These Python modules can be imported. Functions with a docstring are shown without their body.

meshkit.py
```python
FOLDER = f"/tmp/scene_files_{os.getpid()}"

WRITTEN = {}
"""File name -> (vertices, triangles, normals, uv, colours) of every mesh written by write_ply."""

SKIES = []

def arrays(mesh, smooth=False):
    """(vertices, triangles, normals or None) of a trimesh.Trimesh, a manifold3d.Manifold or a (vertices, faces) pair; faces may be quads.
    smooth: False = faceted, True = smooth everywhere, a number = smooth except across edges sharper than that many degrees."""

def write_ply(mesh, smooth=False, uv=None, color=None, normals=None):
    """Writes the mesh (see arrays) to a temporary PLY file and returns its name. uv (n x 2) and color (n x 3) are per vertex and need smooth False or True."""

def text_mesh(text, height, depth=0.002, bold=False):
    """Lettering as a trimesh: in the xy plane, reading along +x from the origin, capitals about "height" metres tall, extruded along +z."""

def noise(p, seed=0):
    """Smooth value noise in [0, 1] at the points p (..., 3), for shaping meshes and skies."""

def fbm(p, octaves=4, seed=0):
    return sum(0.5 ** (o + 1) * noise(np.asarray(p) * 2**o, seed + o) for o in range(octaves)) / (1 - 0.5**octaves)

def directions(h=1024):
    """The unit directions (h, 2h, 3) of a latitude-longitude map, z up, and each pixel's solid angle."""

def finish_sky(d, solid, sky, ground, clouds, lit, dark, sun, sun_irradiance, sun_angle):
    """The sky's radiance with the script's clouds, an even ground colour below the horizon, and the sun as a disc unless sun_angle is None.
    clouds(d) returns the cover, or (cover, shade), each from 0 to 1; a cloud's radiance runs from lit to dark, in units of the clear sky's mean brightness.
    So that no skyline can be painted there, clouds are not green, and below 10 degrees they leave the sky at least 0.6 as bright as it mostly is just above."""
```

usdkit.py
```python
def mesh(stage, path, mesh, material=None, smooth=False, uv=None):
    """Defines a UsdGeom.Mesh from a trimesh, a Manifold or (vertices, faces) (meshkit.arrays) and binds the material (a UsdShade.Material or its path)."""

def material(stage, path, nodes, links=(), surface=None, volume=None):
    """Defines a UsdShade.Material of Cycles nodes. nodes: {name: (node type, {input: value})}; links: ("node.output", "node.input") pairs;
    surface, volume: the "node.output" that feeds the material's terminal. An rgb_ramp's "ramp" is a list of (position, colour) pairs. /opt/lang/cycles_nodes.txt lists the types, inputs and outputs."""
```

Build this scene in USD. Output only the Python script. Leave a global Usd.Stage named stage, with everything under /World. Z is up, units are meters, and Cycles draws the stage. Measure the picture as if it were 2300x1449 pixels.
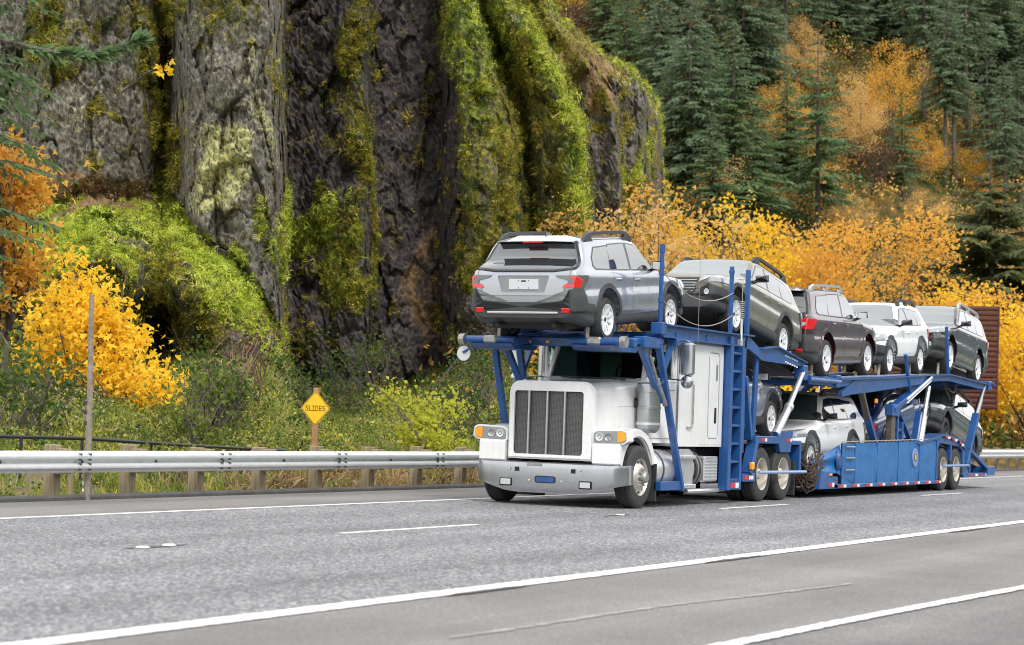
import math, random
import numpy as np, trimesh, usdkit, meshkit
import manifold3d as m3
from scipy.interpolate import PchipInterpolator
from shapely.geometry import Polygon, LineString, box as sbox
from shapely.ops import unary_union
from pxr import Usd, UsdGeom, UsdLux, UsdShade, Gf, Sdf, Vt

stage = Usd.Stage.CreateInMemory()
UsdGeom.SetStageUpAxis(stage, 'Z'); UsdGeom.SetStageMetersPerUnit(stage, 1.0)
UsdGeom.Xform.Define(stage, '/World'); UsdGeom.Scope.Define(stage, '/World/Looks')
rng = np.random.default_rng(7)
random.seed(7)

# ------------------------------------------------------------------ camera (x runs along the road, y across it towards the cliff)
CAM = np.array([0.0, 0.0, 1.443])
FWD = np.array([0.8930, 0.4479, 0.0433]); FWD /= np.linalg.norm(FWD)
RGT = np.array([0.4462, -0.8942, 0.0352]); RGT -= FWD * (RGT @ FWD); RGT /= np.linalg.norm(RGT)
UPV = np.cross(RGT, FWD)
cam = UsdGeom.Camera.Define(stage, '/World/camera')
cam.AddTransformOp().Set(Gf.Matrix4d(*RGT, 0, *UPV, 0, *(-FWD), 0, *CAM, 1))
cam.CreateHorizontalApertureAttr(36.0); cam.CreateVerticalApertureAttr(36.0 * 645 / 1024)
cam.CreateFocalLengthAttr(36.0 * 4796.1 / 2300)
cam.CreateClippingRangeAttr(Gf.Vec2f(0.1, 20000))
cam.CreateFStopAttr(2.3); cam.CreateFocusDistanceAttr(38.0)
cam.CreateExposureAttr(0.85)

# ------------------------------------------------------------------ sky and sun: bright overcast
SUN_DIR = np.array([-0.45, -0.50, 0.74]); SUN_DIR /= np.linalg.norm(SUN_DIR)
dome = UsdLux.DomeLight.Define(stage, '/World/sky')
skymat = usdkit.material(stage, '/World/Looks/sky', {
    'sky': ('sky_texture', {'sky_type': 'single_scattering', 'sun_disc': False, 'sun_elevation': float(math.asin(SUN_DIR[2])),
                            'sun_rotation': float(math.atan2(SUN_DIR[0], SUN_DIR[1]))}),
    'tc': ('texture_coordinate', {}),
    'mp': ('mapping', {'scale': (1, 1, 2.2)}),
    'n': ('noise_texture', {'scale': 2.2, 'detail': 6.0, 'roughness': 0.55}),
    'r': ('rgb_ramp', {'ramp': [(0.3, (7.2, 7.3, 7.5)), (0.52, (10.0, 10.0, 10.0)), (0.7, (13.5, 13.4, 13.2))]}),
    'mx': ('mix', {'fac': 0.92}),
    'bg': ('background_shader', {'strength': 0.1})},
    [('tc.generated', 'mp.vector'), ('mp.vector', 'n.vector'), ('n.fac', 'r.fac'), ('sky.color', 'mx.color1'), ('r.color', 'mx.color2'), ('mx.color', 'bg.color')], surface='bg.background')
UsdShade.MaterialBindingAPI.Apply(dome.GetPrim()).Bind(skymat)
dome.GetPrim().SetCustomDataByKey('kind', 'structure')
sun = UsdLux.DistantLight.Define(stage, '/World/sun')
sun.CreateIntensityAttr(0.4); sun.CreateAngleAttr(14.0); sun.CreateNormalizeAttr(True); sun.CreateColorAttr(Gf.Vec3f(1.0, 0.96, 0.9))
_z = SUN_DIR; _x = np.cross([0, 0, 1.0], _z); _x /= np.linalg.norm(_x); _y = np.cross(_z, _x)
sun.AddTransformOp().Set(Gf.Matrix4d(*_x, 0, *_y, 0, *_z, 0, 0, 0, 100, 1))

# ------------------------------------------------------------------ helpers: naming
used = {}
def path_for(parent, name):
    k = used.get((parent, name), 0); used[(parent, name)] = k + 1
    return f'{parent}/{name}' + (f'_{k:03d}' if k else '')
def ppath(parent):
    if parent is None: return '/World'
    if isinstance(parent, str): return parent
    return str(parent.GetPath())
def tag(prim, label=None, cat=None, group=None, kind=None):
    prim = prim.GetPrim() if hasattr(prim, 'GetPrim') else prim
    for k, v in (('label', label), ('category', cat), ('group', group), ('kind', kind)):
        if v: prim.SetCustomDataByKey(k, v)
    return prim
def thing(name, label, cat, loc=(0, 0, 0), mtx=None, group=None):
    x = UsdGeom.Xform.Define(stage, path_for('/World', name))
    if mtx is not None:
        m = np.asarray(mtx, float)
        x.AddTransformOp().Set(Gf.Matrix4d(*m.T.ravel().tolist()))
    else:
        x.AddTranslateOp().Set(Gf.Vec3d(*map(float, loc)))
    return tag(x, label, cat, group)
def sub(name, parent):
    return UsdGeom.Xform.Define(stage, path_for(ppath(parent), name)).GetPrim()
def obj(name, mesh, mat, parent=None, smooth=False):
    p = path_for(ppath(parent), name)
    return usdkit.mesh(stage, p, mesh, mat, smooth).GetPrim()

# ------------------------------------------------------------------ helpers: shapes, all return (v, f)
def join(*ms):
    vs, fs, o = [], [], 0
    for m in ms:
        if m is None: continue
        if hasattr(m, 'to_mesh'):
            q = m.to_mesh(); m = (np.asarray(q.vert_properties)[:, :3], np.asarray(q.tri_verts))
        elif hasattr(m, 'faces'): m = (m.vertices, m.faces)
        v, f = np.asarray(m[0], float), np.asarray(m[1], int)
        if not len(f): continue
        if f.shape[1] == 4: f = np.vstack([f[:, [0, 1, 2]], f[:, [0, 2, 3]]])
        vs.append(v); fs.append(f + o); o += len(v)
    return np.vstack(vs), np.vstack(fs)
def tf(m, M): v, f = join(m); return v @ np.asarray(M)[:3, :3].T + np.asarray(M)[:3, 3], f
def mv(m, d): v, f = join(m); return v + np.asarray(d, float), f
def mir(m, ax=1):
    v, f = join(m); v = v.copy(); v[:, ax] *= -1; return v, f[:, ::-1]
BF = np.array([[0, 2, 1], [0, 3, 2], [4, 5, 6], [4, 6, 7], [0, 1, 5], [0, 5, 4], [1, 2, 6], [1, 6, 5], [2, 3, 7], [2, 7, 6], [3, 0, 4], [3, 4, 7]])
def bx(a, b):
    (x0, y0, z0), (x1, y1, z1) = np.minimum(a, b), np.maximum(a, b)
    return np.array([[x0, y0, z0], [x1, y0, z0], [x1, y1, z0], [x0, y1, z0], [x0, y0, z1], [x1, y0, z1], [x1, y1, z1], [x0, y1, z1]]), BF
def hull(pts): return join(m3.Manifold.hull_points(np.asarray(pts, float)))
def cb(a, b, c=0.012):
    a, b = np.minimum(a, b).astype(float), np.maximum(a, b).astype(float)
    c = min(c, 0.49 * (b - a).min()); P = []
    for i in range(8):
        s = np.array([(i >> k) & 1 for k in range(3)])
        q = np.where(s, b, a); d = np.where(s, -c, c)
        for k in range(3):
            e = d.copy(); e[k] = 0; P.append(q + e)
    return hull(P)
def frame(d, up=(0, 0, 1)):
    d = np.asarray(d, float); d = d / np.linalg.norm(d); up = np.asarray(up, float)
    if abs(d @ up) > 0.98: up = np.array([1.0, 0, 0])
    s = np.cross(up, d); s /= np.linalg.norm(s); return d, s, np.cross(d, s)
def beam(p, q, w, h, up=(0, 0, 1), c=0.0):
    p, q = np.asarray(p, float), np.asarray(q, float); d, s, u = frame(q - p, up)
    L = np.linalg.norm(q - p)
    m = cb((0, -w / 2, -h / 2), (L, w / 2, h / 2), c) if c else bx((0, -w / 2, -h / 2), (L, w / 2, h / 2))
    M = np.eye(4); M[:3, 0], M[:3, 1], M[:3, 2], M[:3, 3] = d, s, u, p
    return tf(m, M)
def tube(pts, r, n=8, cap=True):
    pts = np.asarray(pts, float); m = len(pts); r = np.broadcast_to(np.asarray(r, float), (m,))
    t = np.gradient(pts, axis=0); t /= np.linalg.norm(t, axis=1, keepdims=True) + 1e-12
    a = np.linspace(0, 2 * np.pi, n, endpoint=False); V = []
    u0 = np.array([0, 0, 1.0]) if abs(t[0, 2]) < 0.9 else np.array([1.0, 0, 0])
    for i in range(m):
        s = np.cross(u0, t[i]); s /= np.linalg.norm(s) + 1e-12; u = np.cross(t[i], s); u0 = u
        V.append(pts[i] + r[i] * (np.cos(a)[:, None] * s + np.sin(a)[:, None] * u))
    V = np.vstack(V); F = []
    for i in range(m - 1):
        for k in range(n):
            a0, a1 = i * n + k, i * n + (k + 1) % n
            F += [[a0, a1, a1 + n], [a0, a1 + n, a0 + n]]
    if cap:
        V = np.vstack([V, pts[0], pts[-1]]); c0 = len(V) - 2
        for k in range(n): F += [[c0, (k + 1) % n, k], [c0 + 1, (m - 1) * n + k, (m - 1) * n + (k + 1) % n]]
    return V, np.array(F)
def rod(p, q, r, n=10, r2=None): return tube([p, q], [r, r if r2 is None else r2], n)
def prism(poly, axis, a, b):
    """Extrudes a polygon along an axis: 'y' takes (x,z) points, 'x' takes (y,z), 'z' takes (x,y)."""
    g = poly if hasattr(poly, 'area') else Polygon(poly)
    if not g.is_valid: g = g.buffer(0)
    if hasattr(g, 'geoms'): g = max(g.geoms, key=lambda q: q.area)
    m = trimesh.creation.extrude_polygon(g, b - a, engine='earcut'); v, f = np.array(m.vertices), np.array(m.faces)
    if axis == 'y': return np.stack([v[:, 0], a + v[:, 2], v[:, 1]], 1), f[:, ::-1]
    if axis == 'x': return np.stack([a + v[:, 2], v[:, 0], v[:, 1]], 1), f
    return v + [0, 0, a], f
def man(m):
    v, f = join(m); return m3.Manifold(m3.Mesh(np.ascontiguousarray(v, np.float32), np.ascontiguousarray(f, np.uint32)))
def lathe(prof, n=32, axis='y'):
    prof = np.asarray(prof, float); m = len(prof); a = np.linspace(0, 2 * np.pi, n, endpoint=False)
    R, T = prof[:, 0], prof[:, 1]
    V = np.stack([np.outer(np.cos(a), R), np.broadcast_to(T, (n, m)), np.outer(np.sin(a), R)], -1).reshape(-1, 3); F = []
    for i in range(n):
        j = (i + 1) % n
        for k in range(m - 1): F += [[i * m + k, j * m + k, j * m + k + 1], [i * m + k, j * m + k + 1, i * m + k + 1]]
    if axis == 'z': V = V[:, [0, 2, 1]] * [1, -1, 1]
    if axis == 'x': V = V[:, [1, 0, 2]] * [1, -1, 1]
    return V, np.array(F)
def rrect(x0, y0, x1, y1, r): return sbox(x0 + r, y0 + r, x1 - r, y1 - r).buffer(r, quad_segs=5)
def grid(P):
    n, m = P.shape[:2]; i = np.arange(n * m).reshape(n, m)
    q = np.stack([i[:-1, :-1], i[1:, :-1], i[1:, 1:], i[:-1, 1:]], -1).reshape(-1, 4)
    return P.reshape(-1, 3), np.vstack([q[:, [0, 1, 2]], q[:, [0, 2, 3]]])
def rotz(a): c, s = math.cos(a), math.sin(a); return np.array([[c, -s, 0, 0], [s, c, 0, 0], [0, 0, 1, 0], [0, 0, 0, 1.0]])
def roty(a): c, s = math.cos(a), math.sin(a); return np.array([[c, 0, s, 0], [0, 1, 0, 0], [-s, 0, c, 0], [0, 0, 0, 1.0]])
def tr(x, y, z): m = np.eye(4); m[:3, 3] = (x, y, z); return m
def sc(s): return np.diag([s, s, s, 1.0])

# ------------------------------------------------------------------ helpers: materials
def mat(name, col, rough=0.5, metal=0.0, var=0.0, vscale=3.0, bump=0.0, bscale=60.0, **kw):
    nodes = {'p': ('principled_bsdf', {'base_color': col, 'roughness': rough, 'metallic': metal, **kw})}; links = []
    if var:
        c = np.array(col)
        nodes.update({'g': ('geometry', {}), 'n': ('noise_texture', {'scale': vscale, 'detail': 5.0, 'roughness': 0.6}),
                      'r': ('rgb_ramp', {'ramp': [(0.3, tuple(c * (1 - var))), (0.5, tuple(c)), (0.72, tuple(np.minimum(c * (1 + var), 1)))]})})
        links += [('g.position', 'n.vector'), ('n.fac', 'r.fac'), ('r.color', 'p.base_color')]
    if bump:
        nodes.update({'g2': ('geometry', {}), 'bn': ('noise_texture', {'scale': bscale, 'detail': 3.0}), 'b': ('bump', {'strength': bump, 'distance': 0.02})})
        links += [('g2.position', 'bn.vector'), ('bn.fac', 'b.height'), ('b.normal', 'p.normal')]
    return usdkit.material(stage, f'/World/Looks/{name}', nodes, links, surface='p.BSDF')
def leafmat(name, ramp, trans=0.35, rough=0.55):
    """Leaf: colour varies from leaf to leaf; some light passes through."""
    return usdkit.material(stage, f'/World/Looks/{name}', {
        'g': ('geometry', {}), 'r': ('rgb_ramp', {'ramp': ramp}),
        'd': ('principled_bsdf', {'roughness': rough, 'specular_ior_level': 0.25}), 't': ('translucent_bsdf', {}), 'm': ('mix_closure', {'fac': trans})},
        [('g.random_per_island', 'r.fac'), ('r.color', 'd.base_color'), ('r.color', 't.color'), ('d.BSDF', 'm.closure1'), ('t.BSDF', 'm.closure2')], surface='m.closure')
def tuftmat(name, ramp, trans=0.25):
    """Plant tuft, instanced: colour varies from tuft to tuft."""
    return usdkit.material(stage, f'/World/Looks/{name}', {
        'g': ('object_info', {}), 'r': ('rgb_ramp', {'ramp': ramp}),
        'd': ('principled_bsdf', {'roughness': 0.7, 'specular_ior_level': 0.15}), 't': ('translucent_bsdf', {}), 'm': ('mix_closure', {'fac': trans})},
        [('g.random', 'r.fac'), ('r.color', 'd.base_color'), ('r.color', 't.color'), ('d.BSDF', 'm.closure1'), ('t.BSDF', 'm.closure2')], surface='m.closure')
def instancer(name, protos, pos, idx, quat, scale, parent=None):
    """protos: list of (mesh, material); one PointInstancer."""
    pi = UsdGeom.PointInstancer.Define(stage, path_for(ppath(parent), name)); p = str(pi.GetPath()); targets = []
    for k, (m, mt) in enumerate(protos):
        q = usdkit.mesh(stage, f'{p}/tuft_{k:03d}', m, mt, False); targets.append(q.GetPath())
    pi.CreatePrototypesRel().SetTargets(targets)
    pi.CreatePositionsAttr(Vt.Vec3fArray.FromNumpy(np.asarray(pos, np.float32)))
    pi.CreateProtoIndicesAttr(Vt.IntArray.FromNumpy(np.asarray(idx, np.int32)))
    pi.CreateScalesAttr(Vt.Vec3fArray.FromNumpy(np.asarray(scale, np.float32)))
    q = np.asarray(quat, np.float32)
    pi.CreateOrientationsAttr(Vt.QuathArray([Gf.Quath(float(a), float(b), float(c), float(d)) for a, b, c, d in q]))
    return pi.GetPrim()
def quats(fr, spin):
    """Quaternions (w,x,y,z) that turn z towards the directions fr, with a spin about it."""
    d = fr / np.linalg.norm(fr, axis=1, keepdims=True); w = 1 + d[:, 2]; q = np.stack([w, -d[:, 1], d[:, 0], np.zeros(len(d))], 1)
    q[w < 1e-4] = [0, 1, 0, 0]; q /= np.linalg.norm(q, axis=1, keepdims=True)
    a, b = np.cos(spin / 2), np.sin(spin / 2)
    return np.stack([q[:, 0] * a - q[:, 3] * b, q[:, 1] * a + q[:, 2] * b, q[:, 2] * a - q[:, 1] * b, q[:, 3] * a + q[:, 0] * b], 1)
# a bearing (in the photograph's horizontal pixels) and a distance give a place on the land; the land itself is built in metres from these
def bearing(x):
    d = FWD[None] + RGT[None] * ((np.atleast_1d(np.asarray(x, float)) - 1150) / 4796.1)[:, None]; return d[:, :2]
def land(x, y, D):
    """World point seen along bearing x and elevation y at depth D."""
    x, y, D = np.broadcast_arrays(np.asarray(x, float), np.asarray(y, float), np.asarray(D, float))
    d = FWD + RGT * ((x - 1150) / 4796.1)[..., None] - UPV * ((y - 724.5) / 4796.1)[..., None]
    return CAM + d * D[..., None]
TILT = np.array([-0.0118, 0.0336, 0.9994])   # true vertical: the road itself is banked a little
# ------------------------------------------------------------------ road and ground
def asphalt(name, ramp, scale, rough=0.8, big=0.25, bump=0.5, spec=0.3):
    return usdkit.material(stage, f'/World/Looks/{name}', {
        'g': ('geometry', {}), 'v': ('voronoi_texture', {'scale': scale, 'feature': 'f1'}), 'w': ('separate_color', {}),
        'n': ('noise_texture', {'scale': 0.35, 'detail': 5.0, 'roughness': 0.6}),
        'mp': ('mapping', {'scale': (0.04, 1.3, 1.0)}), 's': ('noise_texture', {'scale': 1.0, 'detail': 4.0, 'roughness': 0.6}),
        'n3': ('noise_texture', {'scale': scale * 0.35, 'detail': 4.0, 'roughness': 0.7}),
        'mv': ('mix_float', {'fac': 0.25}),
        'r': ('rgb_ramp', {'ramp': ramp}), 'r2': ('rgb_ramp', {'ramp': [(0.3, (1 - big,) * 3), (0.7, (1 + big,) * 3)]}),
        'r3': ('rgb_ramp', {'ramp': [(0.3, (1 - big * 0.8,) * 3), (0.7, (1 + big * 0.8,) * 3)]}),
        'm': ('mix', {'mix_type': 'multiply', 'fac': 1.0}), 'm2': ('mix', {'mix_type': 'multiply', 'fac': 1.0}),
        'sx': ('separate_xyz', {}), 'wt': ('wave_texture', {'wave_type': 'bands', 'bands_direction': 'y', 'scale': 0.165, 'distortion': 0.5, 'detail': 2.0, 'phase': 0.4}), 'r4': ('rgb_ramp', {'ramp': [(0.0, (0.90,) * 3), (1.0, (1.06,) * 3)]}), 'm3': ('mix', {'mix_type': 'multiply', 'fac': 1.0}),
        'b': ('bump', {'strength': bump, 'distance': 0.012}),
        'p': ('principled_bsdf', {'roughness': rough, 'specular_ior_level': spec})},
        [('g.position', 'v.vector'), ('g.position', 'n.vector'), ('g.position', 'mp.vector'), ('mp.vector', 's.vector'), ('g.position', 'n3.vector'),
         ('v.color', 'w.color'), ('w.r', 'mv.a'), ('n3.fac', 'mv.b'), ('mv.result', 'r.fac'),
         ('n.fac', 'r2.fac'), ('s.fac', 'r3.fac'), ('r.color', 'm.color1'), ('r2.color', 'm.color2'), ('m.color', 'm2.color1'), ('r3.color', 'm2.color2'), ('g.position', 'wt.vector'), ('wt.fac', 'r4.fac'), ('m2.color', 'm3.color1'), ('r4.color', 'm3.color2'), ('m3.color', 'p.base_color'),
         ('v.distance', 'b.height'), ('b.normal', 'p.normal')], surface='p.BSDF')
A_LANE = asphalt('lane_asphalt', [(0.10, (0.055, 0.057, 0.068)), (0.42, (0.135, 0.138, 0.152)), (0.70, (0.225, 0.227, 0.238)), (0.92, (0.46, 0.45, 0.42))], 40, big=0.14)
A_SHOULDER = asphalt('shoulder_asphalt', [(0.2, (0.135, 0.13, 0.13)), (0.6, (0.18, 0.170, 0.167)), (0.9, (0.25, 0.237, 0.228))], 70, big=0.16, bump=0.25)
A_DARK = asphalt('near_asphalt', [(0.2, (0.105, 0.103, 0.105)), (0.6, (0.15, 0.145, 0.145)), (0.9, (0.22, 0.21, 0.205))], 60, big=0.2, bump=0.3)
PAINT_W = usdkit.material(stage, '/World/Looks/road_paint', {
    'g': ('geometry', {}), 'n': ('noise_texture', {'scale': 14.0, 'detail': 6.0, 'roughness': 0.75}), 'n2': ('noise_texture', {'scale': 1.1, 'detail': 3.0}),
    'mx': ('mix_float', {'fac': 0.35}), 'r': ('rgb_ramp', {'ramp': [(0.30, (0.28, 0.28, 0.28)), (0.37, (0.66, 0.66, 0.64)), (0.6, (0.84, 0.84, 0.82))]}),
    'p': ('principled_bsdf', {'roughness': 0.6})}, [('g.position', 'n.vector'), ('g.position', 'n2.vector'), ('n.fac', 'mx.a'), ('n2.fac', 'mx.b'), ('mx.result', 'r.fac'), ('r.color', 'p.base_color')], surface='p.BSDF')
GRASS = usdkit.material(stage, '/World/Looks/verge', {
    'g': ('geometry', {}), 'n': ('noise_texture', {'scale': 0.6, 'detail': 8.0, 'roughness': 0.7}),
    'r': ('rgb_ramp', {'ramp': [(0.3, (0.045, 0.05, 0.02)), (0.45, (0.09, 0.11, 0.03)), (0.6, (0.14, 0.12, 0.06)), (0.75, (0.19, 0.15, 0.09))]}),
    'p': ('principled_bsdf', {'roughness': 0.9, 'specular_ior_level': 0.1})}, [('g.position', 'n.vector'), ('n.fac', 'r.fac'), ('r.color', 'p.base_color')], surface='p.BSDF')
def sheet(x0, x1, y0, y1, z, nx=2, ny=2):
    X, Y = np.meshgrid(np.linspace(x0, x1, nx), np.linspace(y0, y1, ny), indexing='ij'); return grid(np.stack([X, Y, np.full_like(X, z)], -1))
def structure(name, m, mt, smooth=False): return tag(obj(name, m, mt, None, smooth), kind='structure')
structure('ground', sheet(-900, 1300, -760, 500, -0.16, 40, 40), GRASS)
structure('road', sheet(-120, 420, 8.0, 16.9, 0.0, 60, 3), A_LANE)
structure('far_shoulder', sheet(-120, 420, 16.9, 19.35, -0.004, 60, 3), A_SHOULDER)
RLINE = lambda x: 4.95 - 0.027 * np.maximum(x - 13, -9) - 0.0022 * np.clip(x - 13, 0, 60) ** 2
xs = np.arange(-60, 140, 0.5)
structure('gore_pavement', grid(np.stack([np.stack([xs, RLINE(xs), xs * 0 - .004], -1), np.stack([xs, xs * 0 + 8.0, xs * 0 - .004], -1)], 1)), A_SHOULDER)
structure('near_shoulder', sheet(-120, 420, -6.0, 8.0, -0.008, 60, 3), A_DARK)
def ribbon(xs, yc, w, z, jag=0.006, seed=0):
    xs = np.asarray(xs, float); r = np.random.default_rng(seed); yc = yc(xs) if callable(yc) else np.full_like(xs, yc)
    a, b = yc - w / 2 + r.normal(0, jag, len(xs)), yc + w / 2 + r.normal(0, jag, len(xs))
    return grid(np.stack([np.stack([xs, a, np.full_like(xs, z)], -1), np.stack([xs, b, np.full_like(xs, z)], -1)], 1))
structure('edge_line', ribbon(np.arange(-20, 300, 0.1), 16.78, 0.13, 0.004, 0.004, 1), PAINT_W)
structure('gore_line', ribbon(np.arange(0, 200, 0.06), 8.12, 0.235, 0.004, 0.006, 2), PAINT_W)
structure('ramp_line', ribbon(np.arange(0, 140, 0.06), RLINE, 0.14, 0.004, 0.007, 3), PAINT_W)
for k in range(-2, 14):
    structure('lane_dash', ribbon(np.arange(21.4 + 12.24 * k, 24.9 + 12.24 * k, 0.08), 12.86, 0.105, 0.004, 0.004, 10 + k), PAINT_W)
# a pale tar-filled crack along the gore, tar patches with markers
SEAL = mat('crack_filler', (0.30, 0.295, 0.29), 0.8)
TAR = mat('tar', (0.06, 0.06, 0.063), 0.7)
xs = np.arange(12.2, 19.2, 0.07); cr = np.random.default_rng(3)
yy = np.interp(xs, [9.5, 13.0, 15.4, 18.85], [6.62, 6.44, 6.37, 6.03]) + np.cumsum(cr.normal(0, 0.006, len(xs))) * 0.6
ww = np.abs(0.022 + cr.normal(0, 0.010, len(xs)))
structure('sealed_crack', grid(np.stack([np.stack([xs, yy - ww, xs * 0 + 0.003], -1), np.stack([xs, yy + ww, xs * 0 + 0.003], -1)], 1)), SEAL)
MARK = mat('marker_white', (0.75, 0.75, 0.74), 0.4)
tar_p = lambda x, y, l, w, sd: (lambda r: prism([(x + l * math.cos(t) * (1 + r.normal(0, .12)), y + w * math.sin(t) * (1 + r.normal(0, .2))) for t in np.linspace(0, 2 * np.pi, 22)[:-1]], 'z', 0.0045, 0.0065))(np.random.default_rng(sd))
structure('tar_patch', tar_p(17.62, 12.72, 0.5, 0.06, 1), TAR)
structure('tar_patch', tar_p(29.3, 12.84, 0.45, 0.05, 2), TAR)
structure('tar_patch', tar_p(21.4, 8.0, 0.9, 0.05, 5), TAR); structure('tar_patch', tar_p(31.0, 7.96, 1.1, 0.05, 6), TAR); structure('tar_patch', tar_p(15.6, 7.98, 0.8, 0.05, 7), TAR)
for (x, y, w) in ((17.35, 12.70, 'nearest'), (17.85, 12.74, 'second'), (29.45, 12.84, 'third')):
    mk = hull([(x + sx * a, y + sy * b, z) for sx in (-1, 1) for sy in (-1, 1) for a, b, z in ((0.06, 0.05, 0.007), (0.035, 0.03, 0.021))])
    tag(obj('road_marker', mk, MARK), {'nearest': 'white raised road marker, left one of the pair on the tar patch', 'second': 'white raised road marker, right one of the pair on the tar patch', 'third': 'lone white raised road marker on tar just in front of the truck'}[w], 'road marker')

# far side of the river valley behind the photographer: seen in the paint of the cars
HILLFAR = mat('far_hills', (0.05, 0.075, 0.085), 0.95, var=0.3, vscale=0.01)
hp_ = np.array([(-890, -380), (-300, -370), (300, -340), (620, -270), (840, -150), (1000, -20)], float)
tq = np.linspace(0, 5, 170); hx, hy = PchipInterpolator(range(6), hp_[:, 0])(tq), PchipInterpolator(range(6), hp_[:, 1])(tq)
hn = np.stack([np.gradient(hy), -np.gradient(hx)], 1); hn /= np.linalg.norm(hn, axis=1, keepdims=True); hz = 95 + 130 * meshkit.fbm(np.stack([tq * 3.1, tq * 0 + 3.3, tq * 0], -1), 5)
P = np.stack([np.stack([hx + hn[:, 0] * 260 * t, np.maximum(hy + hn[:, 1] * 260 * t, -755), -2 + hz * t ** 0.7], -1) for t in np.linspace(0, 1, 7)], 1)
structure('far_hills', grid(P), HILLFAR, True)
FIELD = mat('meadow', (0.075, 0.12, 0.03), 0.95, var=0.4, vscale=0.05)
structure('meadow', sheet(-600, 900, -358, -7, -0.10, 12, 12), FIELD)

# ------------------------------------------------------------------ guard rail
ZINC = mat('galvanised_steel', (0.60, 0.62, 0.62), 0.45, 0.35, var=0.08, vscale=6.0)
WOOD = usdkit.material(stage, '/World/Looks/post_wood', {
    'g': ('geometry', {}), 'mp': ('mapping', {'scale': (14, 14, 1.2)}), 'n': ('noise_texture', {'scale': 2.0, 'detail': 6.0, 'roughness': 0.65}),
    'r': ('rgb_ramp', {'ramp': [(0.3, (0.13, 0.10, 0.06)), (0.5, (0.24, 0.19, 0.115)), (0.7, (0.33, 0.27, 0.18))]}), 'b': ('bump', {'strength': 0.4, 'distance': 0.01}),
    'p': ('principled_bsdf', {'roughness': 0.85})}, [('g.position', 'mp.vector'), ('mp.vector', 'n.vector'), ('n.fac', 'r.fac'), ('r.color', 'p.base_color'), ('n.fac', 'b.height'), ('b.normal', 'p.normal')], surface='p.BSDF')
BOLT = mat('dark_bolt', (0.09, 0.09, 0.09), 0.5, 0.6)
def w_beam(x0, x1, y, zt):
    """W-beam section, 0.31 m high, as a thin closed shell."""
    prof = np.array([(0.0, 0.0), (-0.012, -0.014), (-0.020, -0.03), (-0.075, -0.062), (-0.083, -0.085), (-0.075, -0.108), (-0.012, -0.140), (-0.004, -0.156), (-0.012, -0.172), (-0.075, -0.204), (-0.083, -0.227), (-0.075, -0.250), (-0.020, -0.282), (-0.012, -0.298), (0.0, -0.312)])
    outer = prof; inner = prof + [0.006, 0]; ring = np.vstack([outer, inner[::-1]])
    P = np.stack([np.column_stack([np.full(len(ring), x), y + ring[:, 0], zt + ring[:, 1]]) for x in (x0, x1)], 1)
    P = np.concatenate([P, P[:1]], 0); v, f = grid(P); return v, f[:, ::-1]
RY = 19.45
RAILX, RAILZ = [10, 36, 70, 160], [0.712, 0.708, 0.79, 0.84]
def rail_top(x): return np.interp(x, RAILX, RAILZ)
gr = thing('guard_rail', 'long galvanised W-beam guard rail on squared timber posts along the far shoulder', 'guard rail', (0, RY, 0))
x, k, PS = 24.83 - 3.58 * 4, 0, 1.79
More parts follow.
